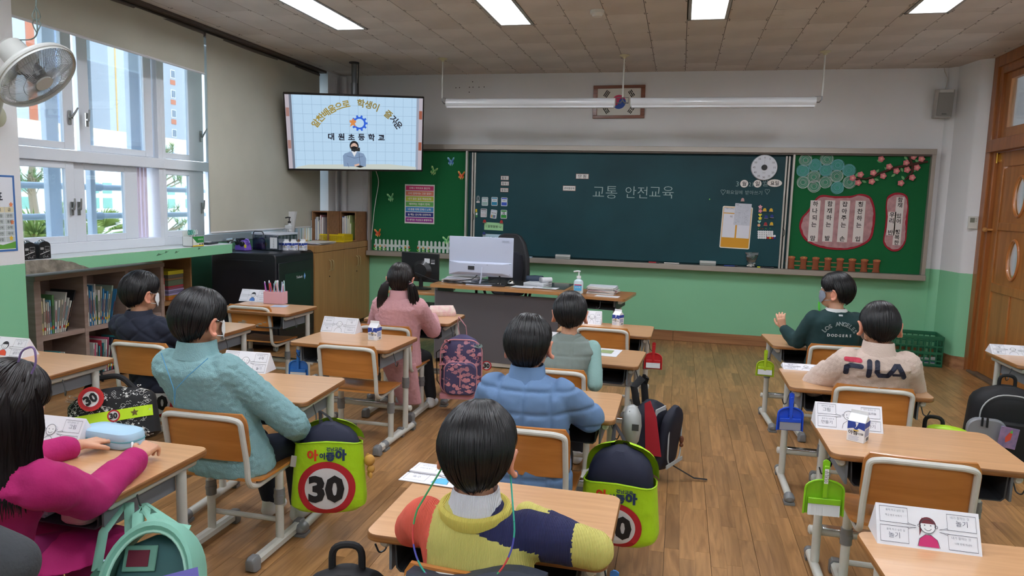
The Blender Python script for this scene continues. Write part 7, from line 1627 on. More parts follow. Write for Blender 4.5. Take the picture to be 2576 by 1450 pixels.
def neon_bag(x, y, z, rz, w, h, d, lab, hook, zopen=.8, lean=0, flap=1, txt='30', rs=.36):
    t = thing('covered_school_bag', lab, 'bag', (x, y, z), rz); t.rotation_euler = (lean, 0, rz)
    b = MB(); b.loft(pillow(w * .92, d * .9, h, .78)); b.build('inner_bag', M_nav, t)
    b = MB(); rings = pillow(w, d, h, .8, zhi=zopen); top_ = rings[-1]; rings[-1] = [(x_, y_, z_ + (-.05 * (1 - abs(x_ / (w / 2)) ** 2) * 0 + (.03 if y_ < 0 else -.02) * (1 - (x_ / (w / 2)) ** 2))) for x_, y_, z_ in top_]
    b.loft(rings, cap=False); cv = b.build('neon_cover', M_neon, t)
    b = MB(); b.tube(rings[-1], .004, 6, closed=True); b.build('cover_hem', mat('neon_hem', '#a6d41a', rough=.5), cv)
    b = MB(); fr_ = pillow(w * 1.02, d * 1.1, h * 1.03, .85, zlo=zopen - .02, nz=8); n_ = len(fr_[0]); sel = [r_[1:n_ // 2] for r_ in fr_]
    if flap: b.loft(sel, cap=False, closed=False); b.build('cover_flap', M_neon, t)
    a = Art(.0012); R_0 = w * rs; sign30(a, 0, h * .04 + R_0 + .0, R_0, 1, txt)
    lz = h * .04 + 2 * R_0 + w * .085
    a.text('아', -w * .17, lz, .03, '#d8401c', 4, .05, fit=w * .14); a.text('이', -w * .05, lz - .003, .02, '#1f3560', 4, .05, fit=w * .07); a.text('좋', w * .05, lz - .006, .03, '#1f3560', 4, .05, fit=w * .11); a.text('아', w * .18, lz, .03, '#1f3560', 4, .06, fit=w * .14); a.text('경남교육', w * .1, lz + w * .08, .01, '#1f3560', 4, .03, fit=w * .2)
    onback(cv, cv, grid(a), 0, 0, 'cover_print', .003)
    hk = MX.Rotation(-rz, 4, 'Z') @ (V(hook) - V((x, y, z)))
    for s_ in (-1, 1): strap(t, [(s_ * .035, .0, h * .94), ((s_ * .035 + hk.x) / 2, hk.y / 2, (h + hk.z) / 2), tuple(hk)], r=.008, nm='hang_loop')
    return t
A_ = neon_bag(-1.435, 2.78, .125, .33, .335, .40, .17, 'neon yellow covered bag with a 30 sign beside the teal fleece child', (-1.5, 2.82, .56), .78)
b = MB(); b.sph((.172, .0, .23), (.024, .022, .026), 12, 8); b.sph((.178, .0, .19), (.018, .016, .02), 10, 8); b.sph((.178, -.012, .165), (.009, .009, .014), 8, 6); b.sph((.17, .01, .165), (.009, .009, .014), 8, 6); b.sph((.165, 0, .252), (.008, .006, .01), 8, 6); b.build('bear_charm', mat('charm_tan', '#cf9a4c', rough=.7), A_)
b = MB(); b.b2((-.19, -.06, .20), (-.165, -.055, .25)); b.build('name_charm', pc('#b5b0a8'), A_, tr(ry=.15), bevel=.005)
neon_bag(-.175, 2.84, .135, -.08, .33, .41, .19, 'neon yellow covered bag with a 30 sign beside the blue puffer child', (-.22, 3.05, .55), .66, lean=.12, rs=.31)
neon_bag(-3.29, 4.0, .02, .5, .28, .30, .14, 'small neon covered bag with a 30 sign under the navy coat child', (-3.3, 4.02, .33), .85, flap=0)
def doodle_bag():
    t = thing('doodle_school_bag', 'black school bag with white doodles and a neon stripe by the bookshelf', 'bag', (-2.80, 3.08, .17)); w, h, d = .44, .31, .16; t.rotation_euler = (-.3, -.16, .42)
    b = MB(); b.loft(pillow(w, d, h, .95)); bo = b.build('bag_body', M_blk, t); a = Art(.0012); r5 = random.Random(12)
    for k in range(300):
        x_, z_ = r5.uniform(-w * .45, w * .45), r5.uniform(.03, h * .95); q = r5.uniform(.005, .013); kind = k % 5
        if kind == 0: a.ring(x_, z_, q, .0016, '#d8d8d4', n=8)
        elif kind == 1: a.line([(x_ - q, z_), (x_, z_ + q), (x_ + q, z_), (x_, z_ - q)], .0016, '#d8d8d4', 1, True)
        elif kind == 2: a.poly([(x_ + q * p_[0], z_ + q * p_[1]) for p_ in star(1, .45, 5)], '#d8d8d4')
        elif kind == 3: a.line([(x_ - q, z_), (x_ - q / 2, z_ + q / 2), (x_, z_), (x_ + q / 2, z_ + q / 2), (x_ + q, z_)], .0016, '#d8d8d4')
        else: a.disc(x_, z_, q * .35, '#d8d8d4', n=6)
    for k in range(10): x_ = -w * .47 + w * .94 * k / 10; a.rect(x_, h * .42, x_ + w * .094, h * .60, '#c4ea1c', 3)
    sign30(a, .03, h * .51, h * .1, 4); a.poly([(.13 + .02 * p_[0], h * .51 + .02 * p_[1]) for p_ in star(1, .45, 5)], '#6a5a1c', 5)
    onback(t, bo, grid(a), 0, 0, 'doodle_print', .002)['kind'] = 'stuff'
    b = MB(); b.prism(circ(.062, 28), .006, M=tr(-.06, -d * .5 - .028, h * .84, rx=PI / 2)); tg = b.build('round_tag', pc('#c82a2a'), t); a = Art(.0008); sign30(a, 0, 0, .052, 1); a.build('tag_print', tg, tr(-.06, -d * .5 - .034, h * .84, ry=-.4))
    b = MB(); ctube(b, [(-.14, -.02, h * .9), (-.08, -.03, h + .06), (.06, -.03, h + .06), (.12, -.02, h * .92)], .014, 8); b.build('top_handle', M_strap, t); strap(t, [(-.03, -.02, h + .04), (-.05, .02, h + .12)], r=.006, nm='hang_loop'); return t
doodle_bag()
# whale print backpack
t = thing('whale_backpack', 'purple backpack printed with pink whales hanging at the pink coat desk', 'bag', (-1.45, 4.80, .115), .2); w, h, d = .31, .44, .17; M_wh = mat('whale_cloth', '#4a4468', rough=.75); M_wp = mat('whale_pink', '#c98a94', rough=.7)
b = MB(); b.loft(pillow(w, d, h, .82)); wb_ = b.build('bag_body', M_wh, t)
b = MB(); b.loft([[(x_, -d / 2 - .02 + yy, z_ + .15) for x_, z_ in rrect(.22 * s_, .23 * s_, .05, 5)] for s_, yy in ((1, .03), (1, -.012), (.92, -.022))]); po = b.build('front_pocket', M_wh, t)
b = MB(); b.tube([(x_, -d / 2 - .022, z_ + .15) for x_, z_ in rrect(.224, .234, .05, 5)], .005, 6, closed=True); b.build('pocket_piping', M_wp, po); b = MB(); b.tube([(x_, -d / 2 + .01, z_ + .22) for x_, z_ in rrect(.29, .40, .09, 6)], .005, 6, closed=True); b.b2((-.145, -d / 2 - .01, .0), (.145, d / 2 - .01, .035)); b.b2((-.004, -d / 2 - .05, .1), (.004, -d / 2 - .044, .2)); b.build('piping', M_wp, t)
a = Art(.0012); r5 = random.Random(6)
for k in range(64):
    x_, z_ = (r5.uniform(-.135, .135), r5.uniform(.05, .41)); s_ = r5.choice((-1, 1)) * .022; inp = abs(x_) < .105 and .05 < z_ < .25
    pts = [(x_ + s_ * u, z_ + abs(s_) * v * 1.5) for u, v in ((-1, .3), (-.6, .1), (-.2, .45), (.4, .5), (.8, .2), (.8, -.15), (.3, -.35), (-.3, -.25), (-.7, -.05), (-1.1, -.1))]; yy = -(.048 if inp else .0)
    a.mb.add([(p_[0], -.0003 * (k % 5), p_[1]) for p_ in (pts if s_ < 0 else pts)], [tuple(range(10))], a.mi(('#d48f98', '#b87f8e', '#8fa8a8')[k % 3 if k % 7 == 0 else k % 2]))
onback(t, (wb_, po), a, 0, 0, 'whale_print', .0015)['kind'] = 'stuff'; strap(t, [(-.02, .02, h * .95), (-.04, .02, h + .08), (-.03, .0, h + .13)], M_wp, .01, 'hang_loop'); strap(t, [(.03, .02, h * .95), (.02, .02, h + .06), (-.03, .0, h + .13)], M_wp, .01, 'hang_loop'); strap(t, [(-.12, .05, h * .8), (-.19, .05, .3), (-.18, .03, .1), (-.14, .0, .05)], r=.014, nm='shoulder_strap')
a = Art(.001); sign30(a, 0, 0, .035); a.build('sign_charm', t, tr(.175, -.02, .23))
# navy and red backpack, seen from its side
t = thing('navy_red_backpack', 'dark navy backpack with a red side panel hanging at the vest child desk', 'bag', (-.10, 3.93, .06), 1.15); w, h, d = .30, .46, .15
b = MB(); b.loft(pillow(w * .9, d, h * .82, .8)); b.build('bag_body', mat('bag_dark_navy', '#14182a', rough=.7, bump=.2, bs=120), t)
b = MB(); b.loft(pillow(w * .8, .07, h * .8, .7), M=tr(0, -.085, .01, rx=.16)); fp = b.build('front_flap', mat('bag_dark_navy', '#14182a'), t)
b = MB(); b.prism([(-.13, .13), (-.04, .12), (-.02, .40), (-.05, .42), (-.09, .34)], .006, M=MX(((0, 0, -1, -.118), (1, 0, 0, .0), (0, 1, 0, -.01), (0, 0, 0, 1)))); b.build('red_panel', mat('bag_red', '#a81f2e', rough=.6), t)
b = MB(); b.b2((-.10, -.155, .05), (.10, -.15, .07)); b.build('reflective_strip', pc('#aab0b4'), t); b = MB(); b.tube([(x_, -.15 - .0 + .1 * (z_ / 1.0), z_ + .19) for x_, z_ in rrect(.16, .24, .06, 5)], .004, 6, closed=True); b.build('pocket_piping', pc('#b0b4b8'), t, tr(0, .02, 0, rx=.1))
b = MB(); b.b2((-.07, -.065, .2), (.05, -.06, .35)); b.build('white_sheet', pc('#c8ccce'), t)
for s_ in (-1, 1): strap(t, [(s_ * .05, .06, h * .75), (s_ * .06, .08, h * .98), (s_ * .02, .05, h + .04)], r=.022, nm='shoulder_strap')
strap(t, [(0, .04, h), (-.02, .04, h + .06)], r=.008, nm='hang_loop'); strap(t, [(.05, -.1, .03), (.12, -.22, -.045), (.16, -.28, -.05)], r=.010, nm='loose_strap'); b = MB(); b.sph((.075, -.155, .17), (.016, .012, .022), 8, 6); b.sph((.075, -.155, .14), (.012, .012, .012), 8, 6); b.build('leather_charm', pc('#6a3a24'), t)
# grey gadget pouch hooked by the puffer child's desk
t = thing('hanging_pouch', 'silver grey rounded pouch hanging behind the blue puffer desk corner', 'pouch', (-.165, 3.22, .50)); b = MB(); b.loft([[(x_ * s_, y_ * s_, z_) for x_, y_ in rrect(.09, .12, .04, 5)] for s_, z_ in ((.4, -.09), (.8, -.06), (1, 0), (.9, .05), (.5, .09), (.2, .1))]); b.build('pouch_body', mat('pouch_silver', '#a3a6a6', rough=.4, metal=.2), t); b = MB(); ctube(b, [(-.02, -.02, -.06), (.03, -.05, .0), (-.01, -.03, .08)], .006, 6); b.build('cord', M_strap, t); a = Art(.001); a.rect(-.015, 0, .015, .03, '#3a3a3c'); a.build('label', t, tr(.02, -.061, 0))
# mint bag in the foreground
t = thing('mint_backpack', 'mint green open backpack hanging at the magenta coat child desk', 'bag', (-1.36, 1.56, .22), .32); t.rotation_euler = (-.5, 0, .32); M_mi = mat('mint_cloth', '#7fb8a4', rough=.65, bump=.12, bs=200); M_mid = mat('mint_lining', '#4f7a7c', rough=.8, bump=.2, bs=30); w, h, d = .29, .36, .13
b = MB(); R2 = pillow(w * .93, .07, h * .93, .8); b.loft(R2, M=MX.Translation((0, .02, 0))); b.build('bag_body', M_mid, t)
arch = [(w * .5 * math.cos(a_) * (.86 if math.sin(a_) > 0 else 1), .0, .20 + (h - .20) * 1.04 * math.sin(a_)) for a_ in [-.25 + (PI + .5) * q / 20 for q in range(21)]]
b = MB(); b.loft([[(x_ * s_, y_, (z_ - .2) * s_ + .2) for x_, _, z_ in arch] for s_, y_ in ((1.0, .05), (1.05, .0), (1.05, -.06), (1.0, -.085), (.93, -.088), (.84, -.075))], cap=False, closed=False); b.build('bag_shell', M_mi, t)
b = MB(); b.tube([(x_ * .84, -.078, (z_ - .2) * .84 + .2) for x_, _, z_ in arch], .005, 6); b.build('piping', mat('mint_piping', '#a6d6c4', rough=.6), t)
b = MB(); b.loft([[(x_, -.10 - .05 * k, .10 + .035 * k + z_ * .0) for x_ in (-.14 + .0, .14)] + [(x_, -.11 - .05 * k, .02) for x_ in (.14, -.14)] for k in (0, 1, 2, 3)]); b.build('open_front', M_mi, t, bevel=.02, seg=4)
b = MB(); b.b2((-.09, -.026, .235), (.0, -.02, .305)); b.build('label_backing', M_mi, t, tr(0, 0, 0, ry=-.0), bevel=.004); b = MB(); b.b2((-.078, -.029, .248), (-.02, -.026, .292)); b.build('label', pc('#7a2038'), t)
b = MB(); b.b2((-.11, -.035, .06), (.11, -.028, .18)); b.build('inner_pocket', mat('mint_pocket', '#6c9c98', rough=.6), t, bevel=.01)
b = MB(); b.b2((-.03, -.16, .12), (.16, -.157, .21)); b.build('purple_folder', pc('#6a63b4'), t, tr(0, 0, 0, ry=-.25, rz=.3))
hk = V((-1.575, 1.83, .535)) - V((-1.36, 1.56, .22)); hk = MX.Rotation(.5, 4, 'X') @ MX.Rotation(-.32, 4, 'Z') @ hk
for o_ in (-.02, .03): strap(t, [(-.06 + o_, .02, h * .97), (hk.x * .7 + o_, hk.y * .5, hk.z * .92), tuple(hk), (hk.x * .6 + .07 + o_, .0, h * 1.0), (.04 + o_, .01, h * .98)], M_mi, .017, 'hang_loop')
t = thing('mint_shoe_bag', 'mint green shoe bag hanging left of the mint backpack', 'bag', (-1.535, 1.66, .12), .3); b = MB(); b.loft([[(x_ * s_, y_ * s2, z_) for x_, y_ in rrect(.12, .15, .04, 5)] for s_, s2, z_ in ((.9, .9, 0), (1, 1, .05), (1, 1, .2), (.95, .9, .27), (.8, .85, .30))], cap=False); b.loft([[(x_ * s_, y_ * s2, z_) for x_, y_ in rrect(.12, .15, .04, 5)] for s_, s2, z_ in ((.9, .9, .001), (.95, .95, .2), (.76, .8, .299))], cap=False); b.build('bag_body', M_mi, t)
b = MB(); b.tube([(-.02 + .022 * math.cos(a_), -.082, .17 + .026 * math.sin(a_)) for a_ in [2 * PI * q / 16 for q in range(16)]], .005, 8, closed=True); b.build('d_ring', mat('ring_cream', '#b8d8b4', rough=.4), t); strap(t, [(-.05, 0, .29), (-.055, .06, .38), (-.035, .15, .43)], M_mi, .014, 'hang_loop'); strap(t, [(.05, 0, .29), (.02, .06, .38), (-.02, .15, .43)], M_mi, .014, 'hang_loop')
# black bags
def dark_bag(name, lab, x, y, z, rz, w, h, d, extra=None):
    t = thing(name, lab, 'bag', (x, y, z), rz); b = MB(); b.loft(pillow(w, d, h, .85)); b.build('bag_body', M_blk, t); b = MB(); b.loft([[(x_, -d / 2 + yy, z_ + h * .33) for x_, z_ in rrect(w * .8 * s_, h * .5 * s_, .05, 5)] for s_, yy in ((1, .02), (1, -.03), (.9, -.045))]); b.build('front_pocket', M_blk, t); b = MB(); ctube(b, [(-.04, .02, h * .95), (-.04, .02, h + .06), (.04, .02, h + .06), (.04, .02, h * .95)], .01, 8); b.build('hang_loop', M_strap, t)
    return t
t = dark_bag('black_backpack', 'large black backpack with a silver pocket hanging by the door side desk', 1.93, 4.70, .06, -.15, .42, .44, .22)
b = MB(); b.tube([(x_, -.12, z_ + .22) for x_, z_ in rrect(.30, .38, .13, 8)], .004, 6, closed=True); b.build('silver_piping', pc('#b4b6b8'), t); b = MB(); b.loft([[(x_ - .12, -.165 + yy, z_ + .17) for x_, z_ in rrect(.20 * s_, .2 * s_, .06, 6)] for s_, yy in ((1, .02), (1, -.01), (.94, -.016))]); sp_ = b.build('silver_pocket', mat('pocket_silver', '#8f9096', rough=.4, metal=.2), t); a = Art(.001); a.text('MOH', 0, 0, .03, '#b9bac2', 1, .02, rot=PI / 2, fit=.07); a.build('pocket_lettering', sp_, tr(-.04, -.182, .18)); b = MB(); b.b2((-.155, -.195, .23), (-.145, -.185, .28)); b.b2((-.13, -.195, .225), (-.12, -.185, .28)); b.build('zip_pull', M_strap, sp_)
t = thing('hologram_card', 'small shiny purple card in a clear sleeve on the black backpack', 'card', (1.87, 4.48, .25), -.15); MB().b2((-.045, -.002, -.06), (.045, .002, .06)).build('card', mat('holo_card', '#8a86b8', rough=.15, metal=.5, var=.4, vs=22, col2='#b89ad0'), t, tr(ry=.12), bevel=.001); a = Art(.0006); a.poly([(-.01, -.03), (.012, -.01), (.015, .03), (.005, .045), (-.005, .02), (-.015, 0)], '#d8503c'); a.poly([(.0, .03), (.015, .03), (.01, .05)], '#5ac85a', 2); a.build('card_print', t, tr(0, -.0022, 0, ry=.12))
t = dark_bag('black_bag', 'black bag with a neon rain cover behind the right hand desks', 1.32, 3.98, .10, -.3, .26, .30, .14); b = MB(); b.loft(pillow(.2, .1, .1, .9), M=tr(.06, -.05, .24)); b.build('neon_cover', M_neon, t)
dark_bag('black_school_bag', 'black backpack hanging at the left of the striped sweater desk', -.83, 1.70, .10, .3, .30, .40, .16)
t = thing('jacket_over_chair', 'dark blue quilted jacket draped over the foreground chair back', 'jacket', (-.40, 1.475, .50)); b = MB(); b.loft([[(x_, y_ + .03 * math.sin(x_ * 9), z_ + .012 * math.sin(x_ * 22)) for y_, z_ in ((-.07, -.12), (-.075, .0), (-.06, .13), (-.02, .175), (.03, .165), (.05, .1), (.055, -.05), (.0, -.1))] for x_ in [-.15 + .3 * k / 10 for k in range(11)]]); b.build('quilted_cloth', mat('jacket_blue', '#2a3140', rough=.6, bump=.5, bs=20, dist=.01), t)
t = thing('drink_pouch', 'small crumpled bag under the left glossy desk', 'bag', (-2.1, 2.2, .3)) if False else None
# ================================================================ PEOPLE
M_skin = mat('skin', '#cf9c7f', rough=.5, var=.06, vs=18); M_skin.node_tree.nodes['Principled BSDF'].inputs['Subsurface Weight'].default_value = .12; M_skin.node_tree.nodes['Principled BSDF'].inputs['Subsurface Radius'].default_value = (.01, .004, .002)
M_ear = mat('ear_skin', '#d58f76', rough=.5)
M_hair = mat('hair_black', '#0d0c10', rough=.36, spec=.38); M_hairb = mat('hair_brown', '#170f10', rough=.36, spec=.38)
M_sock = pc('#e2e2e2')
def bake(mb, voxel, it=4, f=.6):
    me = bpy.data.meshes.new('tmp'); me.from_pydata(mb.v, [], mb.f); o = bpy.data.objects.new('tmp', me); COL.objects.link(o)
    r = o.modifiers.new('r', 'REMESH'); r.mode = 'VOXEL'; r.voxel_size = voxel
    if it: s_ = o.modifiers.new('s', 'SMOOTH'); s_.factor = f; s_.iterations = it
    dg = bpy.context.evaluated_depsgraph_get(); m2 = bpy.data.meshes.new_from_object(o.evaluated_get(dg)); m2.update()
    vs = [v.co.copy() for v in m2.vertices]; ns = [v.normal.copy() for v in m2.vertices]; fs = [tuple(p.vertices) for p in m2.polygons]
    bpy.data.objects.remove(o); bpy.data.meshes.remove(me); bpy.data.meshes.remove(m2); return vs, ns, fs
def limb(mb, pts, rs, n=14):
    pts = [V(p) for p in pts]
    for i in range(len(pts) - 1): mb.cyl(pts[i], pts[i + 1], rs[i], rs[i + 1], n)
    for p, r in zip(pts, rs): mb.sph(p, r, n, 9)
def hand(mb, W, d, up, side, curl=.5, s=1.):
    """palm and five fingers; d pointing, up = back of the hand, side = +1 thumb towards d x up"""
    d = V(d).normalized(); up = V(up); up = (up - d * up.dot(d)).normalized(); sd = d.cross(up) * side; W = V(W)
    M = lambda a, c, e: W + (d * a + sd * c + up * e) * s
    for c in (-.018, -.006, .006, .018): limb(mb, [M(.0, c * .6, 0), M(.052, c, .002)], [.0125 * s, .0098 * s], 8)
    for c, L in ((.021, .050), (.007, .057), (-.007, .054), (-.020, .043)):
        p = M(.05, c, .002); a_ = 0; P_ = [p]
        for k, fr in enumerate((.42, .33, .25)): a_ += curl * (.5, .8, .6)[k]; p = p + (d * math.cos(a_) - up * math.sin(a_)) * L * fr * s + sd * c * .12 * s; P_.append(p)
        limb(mb, P_, [.0078 * s, .0072 * s, .0066 * s, .0056 * s], 8)
    limb(mb, [M(.008, .014, -.002), M(.026, .034, -.006), M(.046, .043, -.012), M(.06, .044, -.018)], [.012 * s, .0098 * s, .0084 * s, .0068 * s], 8)
def lim(az):
    P_ = ((0, .30), (.55, .26), (.95, .02), (1.3, .02), (1.5, .14), (1.85, .10), (2.02, -.25), (2.25, -.52), (PI, -.66))
    for (a0, v0), (a1, v1) in zip(P_, P_[1:]):
        if az <= a1: return v0 + (v1 - v0) * (az - a0) / (a1 - a0)
    return P_[-1][1]
def hair_head(par, Hm, seed, thick=.018, m=None, drop=0., part=False, n_str=1100, sc=1.):
    rr = random.Random(seed); m = m or M_hair; A, B, C_ = .074 * sc, .089 * sc, .099 * sc
    pole = MX.Rotation(R_(-24), 3, 'X') @ MX.Rotation(R_(rr.uniform(-8, 8)), 3, 'Y')
    def dirn(az, th): return pole @ V((math.sin(th) * math.sin(az), math.sin(th) * math.cos(az), math.cos(th)))
    def inside(d): return d.z > lim(abs(math.atan2(d.x, d.y)))
    def rad(d): return 1 / math.sqrt((d.x / A) ** 2 + (d.y / B) ** 2 + (d.z / C_) ** 2)
    NA, NT = 150, 16; rid = [.0022 * noise.noise(V((3 * math.cos(2 * PI * k / 150) * 4, 3 * math.sin(2 * PI * k / 150) * 4, seed))) + .0012 * noise.noise(V((k * .9, seed, 0))) for k in range(150)]; lims = []
    for k in range(NA):
        az = 2 * PI * k / NA; th = .5
        while th < 3 and inside(dirn(az, th)): th += .02
        lims.append(th)
    b = MB(); rings = []
    for i in range(NT + 1):
        f = i / NT; r_ = []
        for k in range(NA):
            th = lims[k] * f + (rr.uniform(-.03, .05) if i == NT else 0); d = dirn(2 * PI * k / NA, th); tk = thick * (1 - .75 * max(0, f - .6) / .4) + .002 + rid[k] * min(1, f * 3) + rid[(k * 7) % NA] * .2
            if part: tk *= 1 - .35 * math.exp(-(d.x / .06) ** 2)
            r_.append(d * (rad(d) + tk))
        rings.append(r_)
    b.loft(rings[1:], cap=False); b.add(rings[1], [tuple(range(NA))]); inner = [[d * .92 for d in r_] for r_ in rings[-1:]]; b.loft([rings[-1], inner[0]], cap=False)
    for k in range(n_str):
        az = rr.uniform(0, 2 * PI); i0 = lims[int(az / 2 / PI * NA) % NA]; f0 = rr.choice((.02, .1, .25, .45, .6)) * rr.uniform(.5, 1.3); f1 = min(1.0, f0 + rr.uniform(.35, .8)) + (rr.uniform(0, .06) if rr.random() < .6 else 0); off = rr.uniform(.0005, .0055); P_ = []; tw = rr.uniform(-.12, .12)
        for q in range(8):
            f = f0 + (f1 - f0) * q / 7; d = dirn(az + tw * f, i0 * f); tk = thick * (1 - .75 * max(0, min(1, f) - .6) / .4) + .002 + off * math.sin(PI * min(1, .15 + q / 8))
            if part: tk *= 1 - .35 * math.exp(-(d.x / .06) ** 2)
            P_.append(d * (rad(d) + tk))
        w = rr.uniform(.0012, .0034); a_ = []; c_ = []
        for q, p in enumerate(P_):
            t_ = (P_[min(q + 1, 7)] - P_[max(q - 1, 0)]).normalized(); s_ = t_.cross(p.normalized()).normalized() * w * (1 - (q / 7) ** 3 * .8); a_.append(p + s_); c_.append(p - s_)
        mid = [p + p.normalized() * w * .5 for p in P_]; n_ = 8
        b.add(a_ + mid + c_, [(q, q + 1, n_ + q + 1, n_ + q) for q in range(7)] + [(n_ + q, n_ + q + 1, 2 * n_ + q + 1, 2 * n_ + q) for q in range(7)])
    o = b.build('hair', m, par, Hm, ang=60); return o, dirn, lims, rad
def bundle(pts, r, n, seed, m, par, name, Hm, spread=1.):
    rr = random.Random(seed); b = MB(); pts = [V(p) for p in pts]; N = len(pts); b.tube(pts, [r[i] * .8 for i in range(N)], 10)
    for k in range(n):
        a_ = rr.uniform(0, 2 * PI); q = rr.uniform(.75, 1.08); e = rr.uniform(.75, 1.); da = rr.uniform(-.5, .5); P_ = []
        for i in range(N): f = i / (N - 1) * e * (N - 1); j = int(min(f, N - 2)); u = f - j; c = pts[j].lerp(pts[j + 1], u); rj = r[j] + (r[j + 1] - r[j]) * u; P_.append(c + V((math.cos(a_ + da * i / N), math.sin(a_ + da * i / N), 0)) * rj * q)
        b.tube(P_, [.0022] * (N - 1) + [.0006], 3, cap=False)
    return b.build(name, m, par, Hm, ang=60)
def smoothstep(x): x = max(0, min(1, x)); return x * x * (3 - 2 * x)
def garment(par, name, rings_, sleeves, m, voxel=.007, disp=None, extra=None, it=5, faces=None, mats=None, parts=None):
    b = MB(); b.loft(rings_)
    for s_ in sleeves: limb(b, *s_)
    if extra: extra(b)
    vs, ns, fs = bake(b, voxel, it)
    if disp: vs = [v + n * disp(v, n) for v, n in zip(vs, ns)]
    o = MB(); o.v = [tuple(v) for v in vs]; o.f = fs; o.m = [faces((vs[f[0]] + vs[f[2]]) / 2) for f in fs] if faces else [0] * len(fs)
    return o.build(name, mats or m, par, ang=180)
def ering(c, a, b_, n=24, p=2.4): return [(c[0] + (1 if x > 0 else -1) * abs(x) ** (2 / p) * a, c[1] + (1 if y > 0 else -1) * abs(y) ** (2 / p) * b_, c[2]) for x, y in [(math.cos(2 * PI * q / n), math.sin(2 * PI * q / n)) for q in range(n)]]
def fleece(amp, sc): return lambda v, n: amp * (noise.noise(v * sc) + .5 * noise.noise(v * sc * 2.3))
def quilt(pz, px, amp, z0=0): 
    def f(v, n):
        a_ = abs(math.sin(PI * (v.z - z0) / pz)); c_ = abs(math.sin(PI * v.x / px)) if px and abs(v.x) < .14 else 1
        return amp * (min(1, a_ * 2.2) ** .6 * min(1, c_ * 2.2) ** .6 - .6) + .003 * noise.noise(v * 30)
    return f
def diamond(p, amp):
    def f(v, n):
        a_ = abs(math.sin(PI * (v.z + v.x * .8) / p)); c_ = abs(math.sin(PI * (v.z - v.x * .8) / p)); return amp * (min(1, a_ * 2.5) ** .6 * min(1, c_ * 2.5) ** .6 - .6) + .002 * noise.noise(v * 30)
    return f
def person(lab, x, y, rz, head, look, armL, armR, G, sc=1., shw=.128, mask=None, seed=1, hair={}, legs=None, hands=(None, None), collar=None, trousers='#1c1f2a', shoe='#e6e6e8', hw=.0, mname='jacket', ears=True):
    """head: world point of the head centre; arms: elbow and wrist in local space"""
    body = bpy.data.objects.new('tmpb', None); H = MX.Rotation(-rz, 3, 'Z') @ (V(head) - V((x, y, 0)))
    N = H + V((0, -.014, -.105)) * sc; hip = V((0, 0, .43)); ch = hip.lerp(N, .72); Ls = [hip + V((s_ * .075, .02, 0)) for s_ in (-1, 1)]
    S_ = [N + V((s_ * shw, .0, -.075)) for s_ in (-1, 1)]
    arms = [(S_[0], V(armL[0]), V(armL[1])), (S_[1], V(armR[0]), V(armR[1]))]
    lg = legs or [((-.085, .30, .40), (-.09, .34, .07)), ((.085, .30, .40), (.09, .32, .07))]
    hr = MX.Rotation(look[0], 4, 'Z') @ MX.Rotation(look[1], 4, 'X') @ MX.Rotation(look[2] if len(look) > 2 else 0, 4, 'Y'); Hm = MX.Translation(H) @ hr; q_ = lambda p: Hm @ (V(p) * sc)
    # torso and limbs
    b = MB(); b.loft([ering(hip + V((0, 0, -.05)), .11, .09), ering(hip + V((0, 0, .02)), .12, .09), ering(hip.lerp(N, .4), .10, .075), ering(ch, .115, .08), ering(N + V((0, 0, -.06)), .11, .06), ering(N, .035, .035)])
    for (a_, e, w) in arms: limb(b, [a_, e, w], [.038, .03, .019])
    for h_, (k, f) in zip(Ls, lg): limb(b, [h_, V(k), V(f)], [.062, .045, .03]); limb(b, [V(f) + V((0, 0, -.03)), V(f) + V((0, .09, -.045))], [.028, .02])
    v1, _, f1 = bake(b, .012, 3)
    b = MB(); b.sph((0, 0, 0), 1, 20, 14); b.v = [tuple(q_((p[0] * .070, p[1] * .086 - .004, p[2] * .096 + .004))) for p in b.v]
    for a_, r_ in (((0, .035, -.055), (.052, .05, .055)), ((0, .062, -.01), (.045, .024, .05)), ((0, .06, .04), (.05, .028, .035)), ((0, .06, -.085), (.02, .02, .016))): k0 = len(b.v); b.sph((0, 0, 0), 1, 14, 10); b.v[k0:] = [tuple(q_((a_[0] + p[0] * r_[0], a_[1] + p[1] * r_[1], a_[2] + p[2] * r_[2]))) for p in b.v[k0:]]
    limb(b, [q_((0, .082, .005)), q_((0, .094, -.022))], [.006 * sc, .0105 * sc], 8)
    limb(b, [q_((0, .088, -.050)), q_((0, .0885, -.056))], [.009 * sc, .008 * sc], 8)
    limb(b, [q_((0, -.012, -.03)), N + V((0, 0, .02)), N + V((0, 0, -.07))], [.046 * sc, .041 * sc, .055 * sc], 16)
    for s_ in (-1, 1):
        if ears: limb(b, [q_((s_ * (.085 + .008 * abs(math.sin(a_))), -.012 - .016 * math.cos(a_ + .2), -.016 + .030 * math.sin(a_))) for a_ in [-2 + 3.8 * k / 8 for k in range(9)]], [.0062 * sc] * 9, 8)
        for c, r_ in (((s_ * .079, -.010, -.016), (.0095, .019, .030)), ((s_ * .083, -.006, -.044), (.006, .008, .010))) if ears else (): k0 = len(b.v); b.sph((0, 0, 0), 1, 10, 8); b.v[k0:] = [tuple(q_((c[0] + p[0] * r_[0], c[1] + p[1] * r_[1], c[2] + p[2] * r_[2]))) for p in b.v[k0:]]
    v2, _, f2 = bake(b, .0042, 2, .4); o = MB(); o.add(v1, f1, 0); o.add(v2, f2, 0)
    for i in range(len(f2)):
        c = Hm.inverted() @ V(v2[f2[i][0]]) / sc
        if abs(c.x) > .0755 and c.z > -.06: o.m[len(f1) + i] = 1
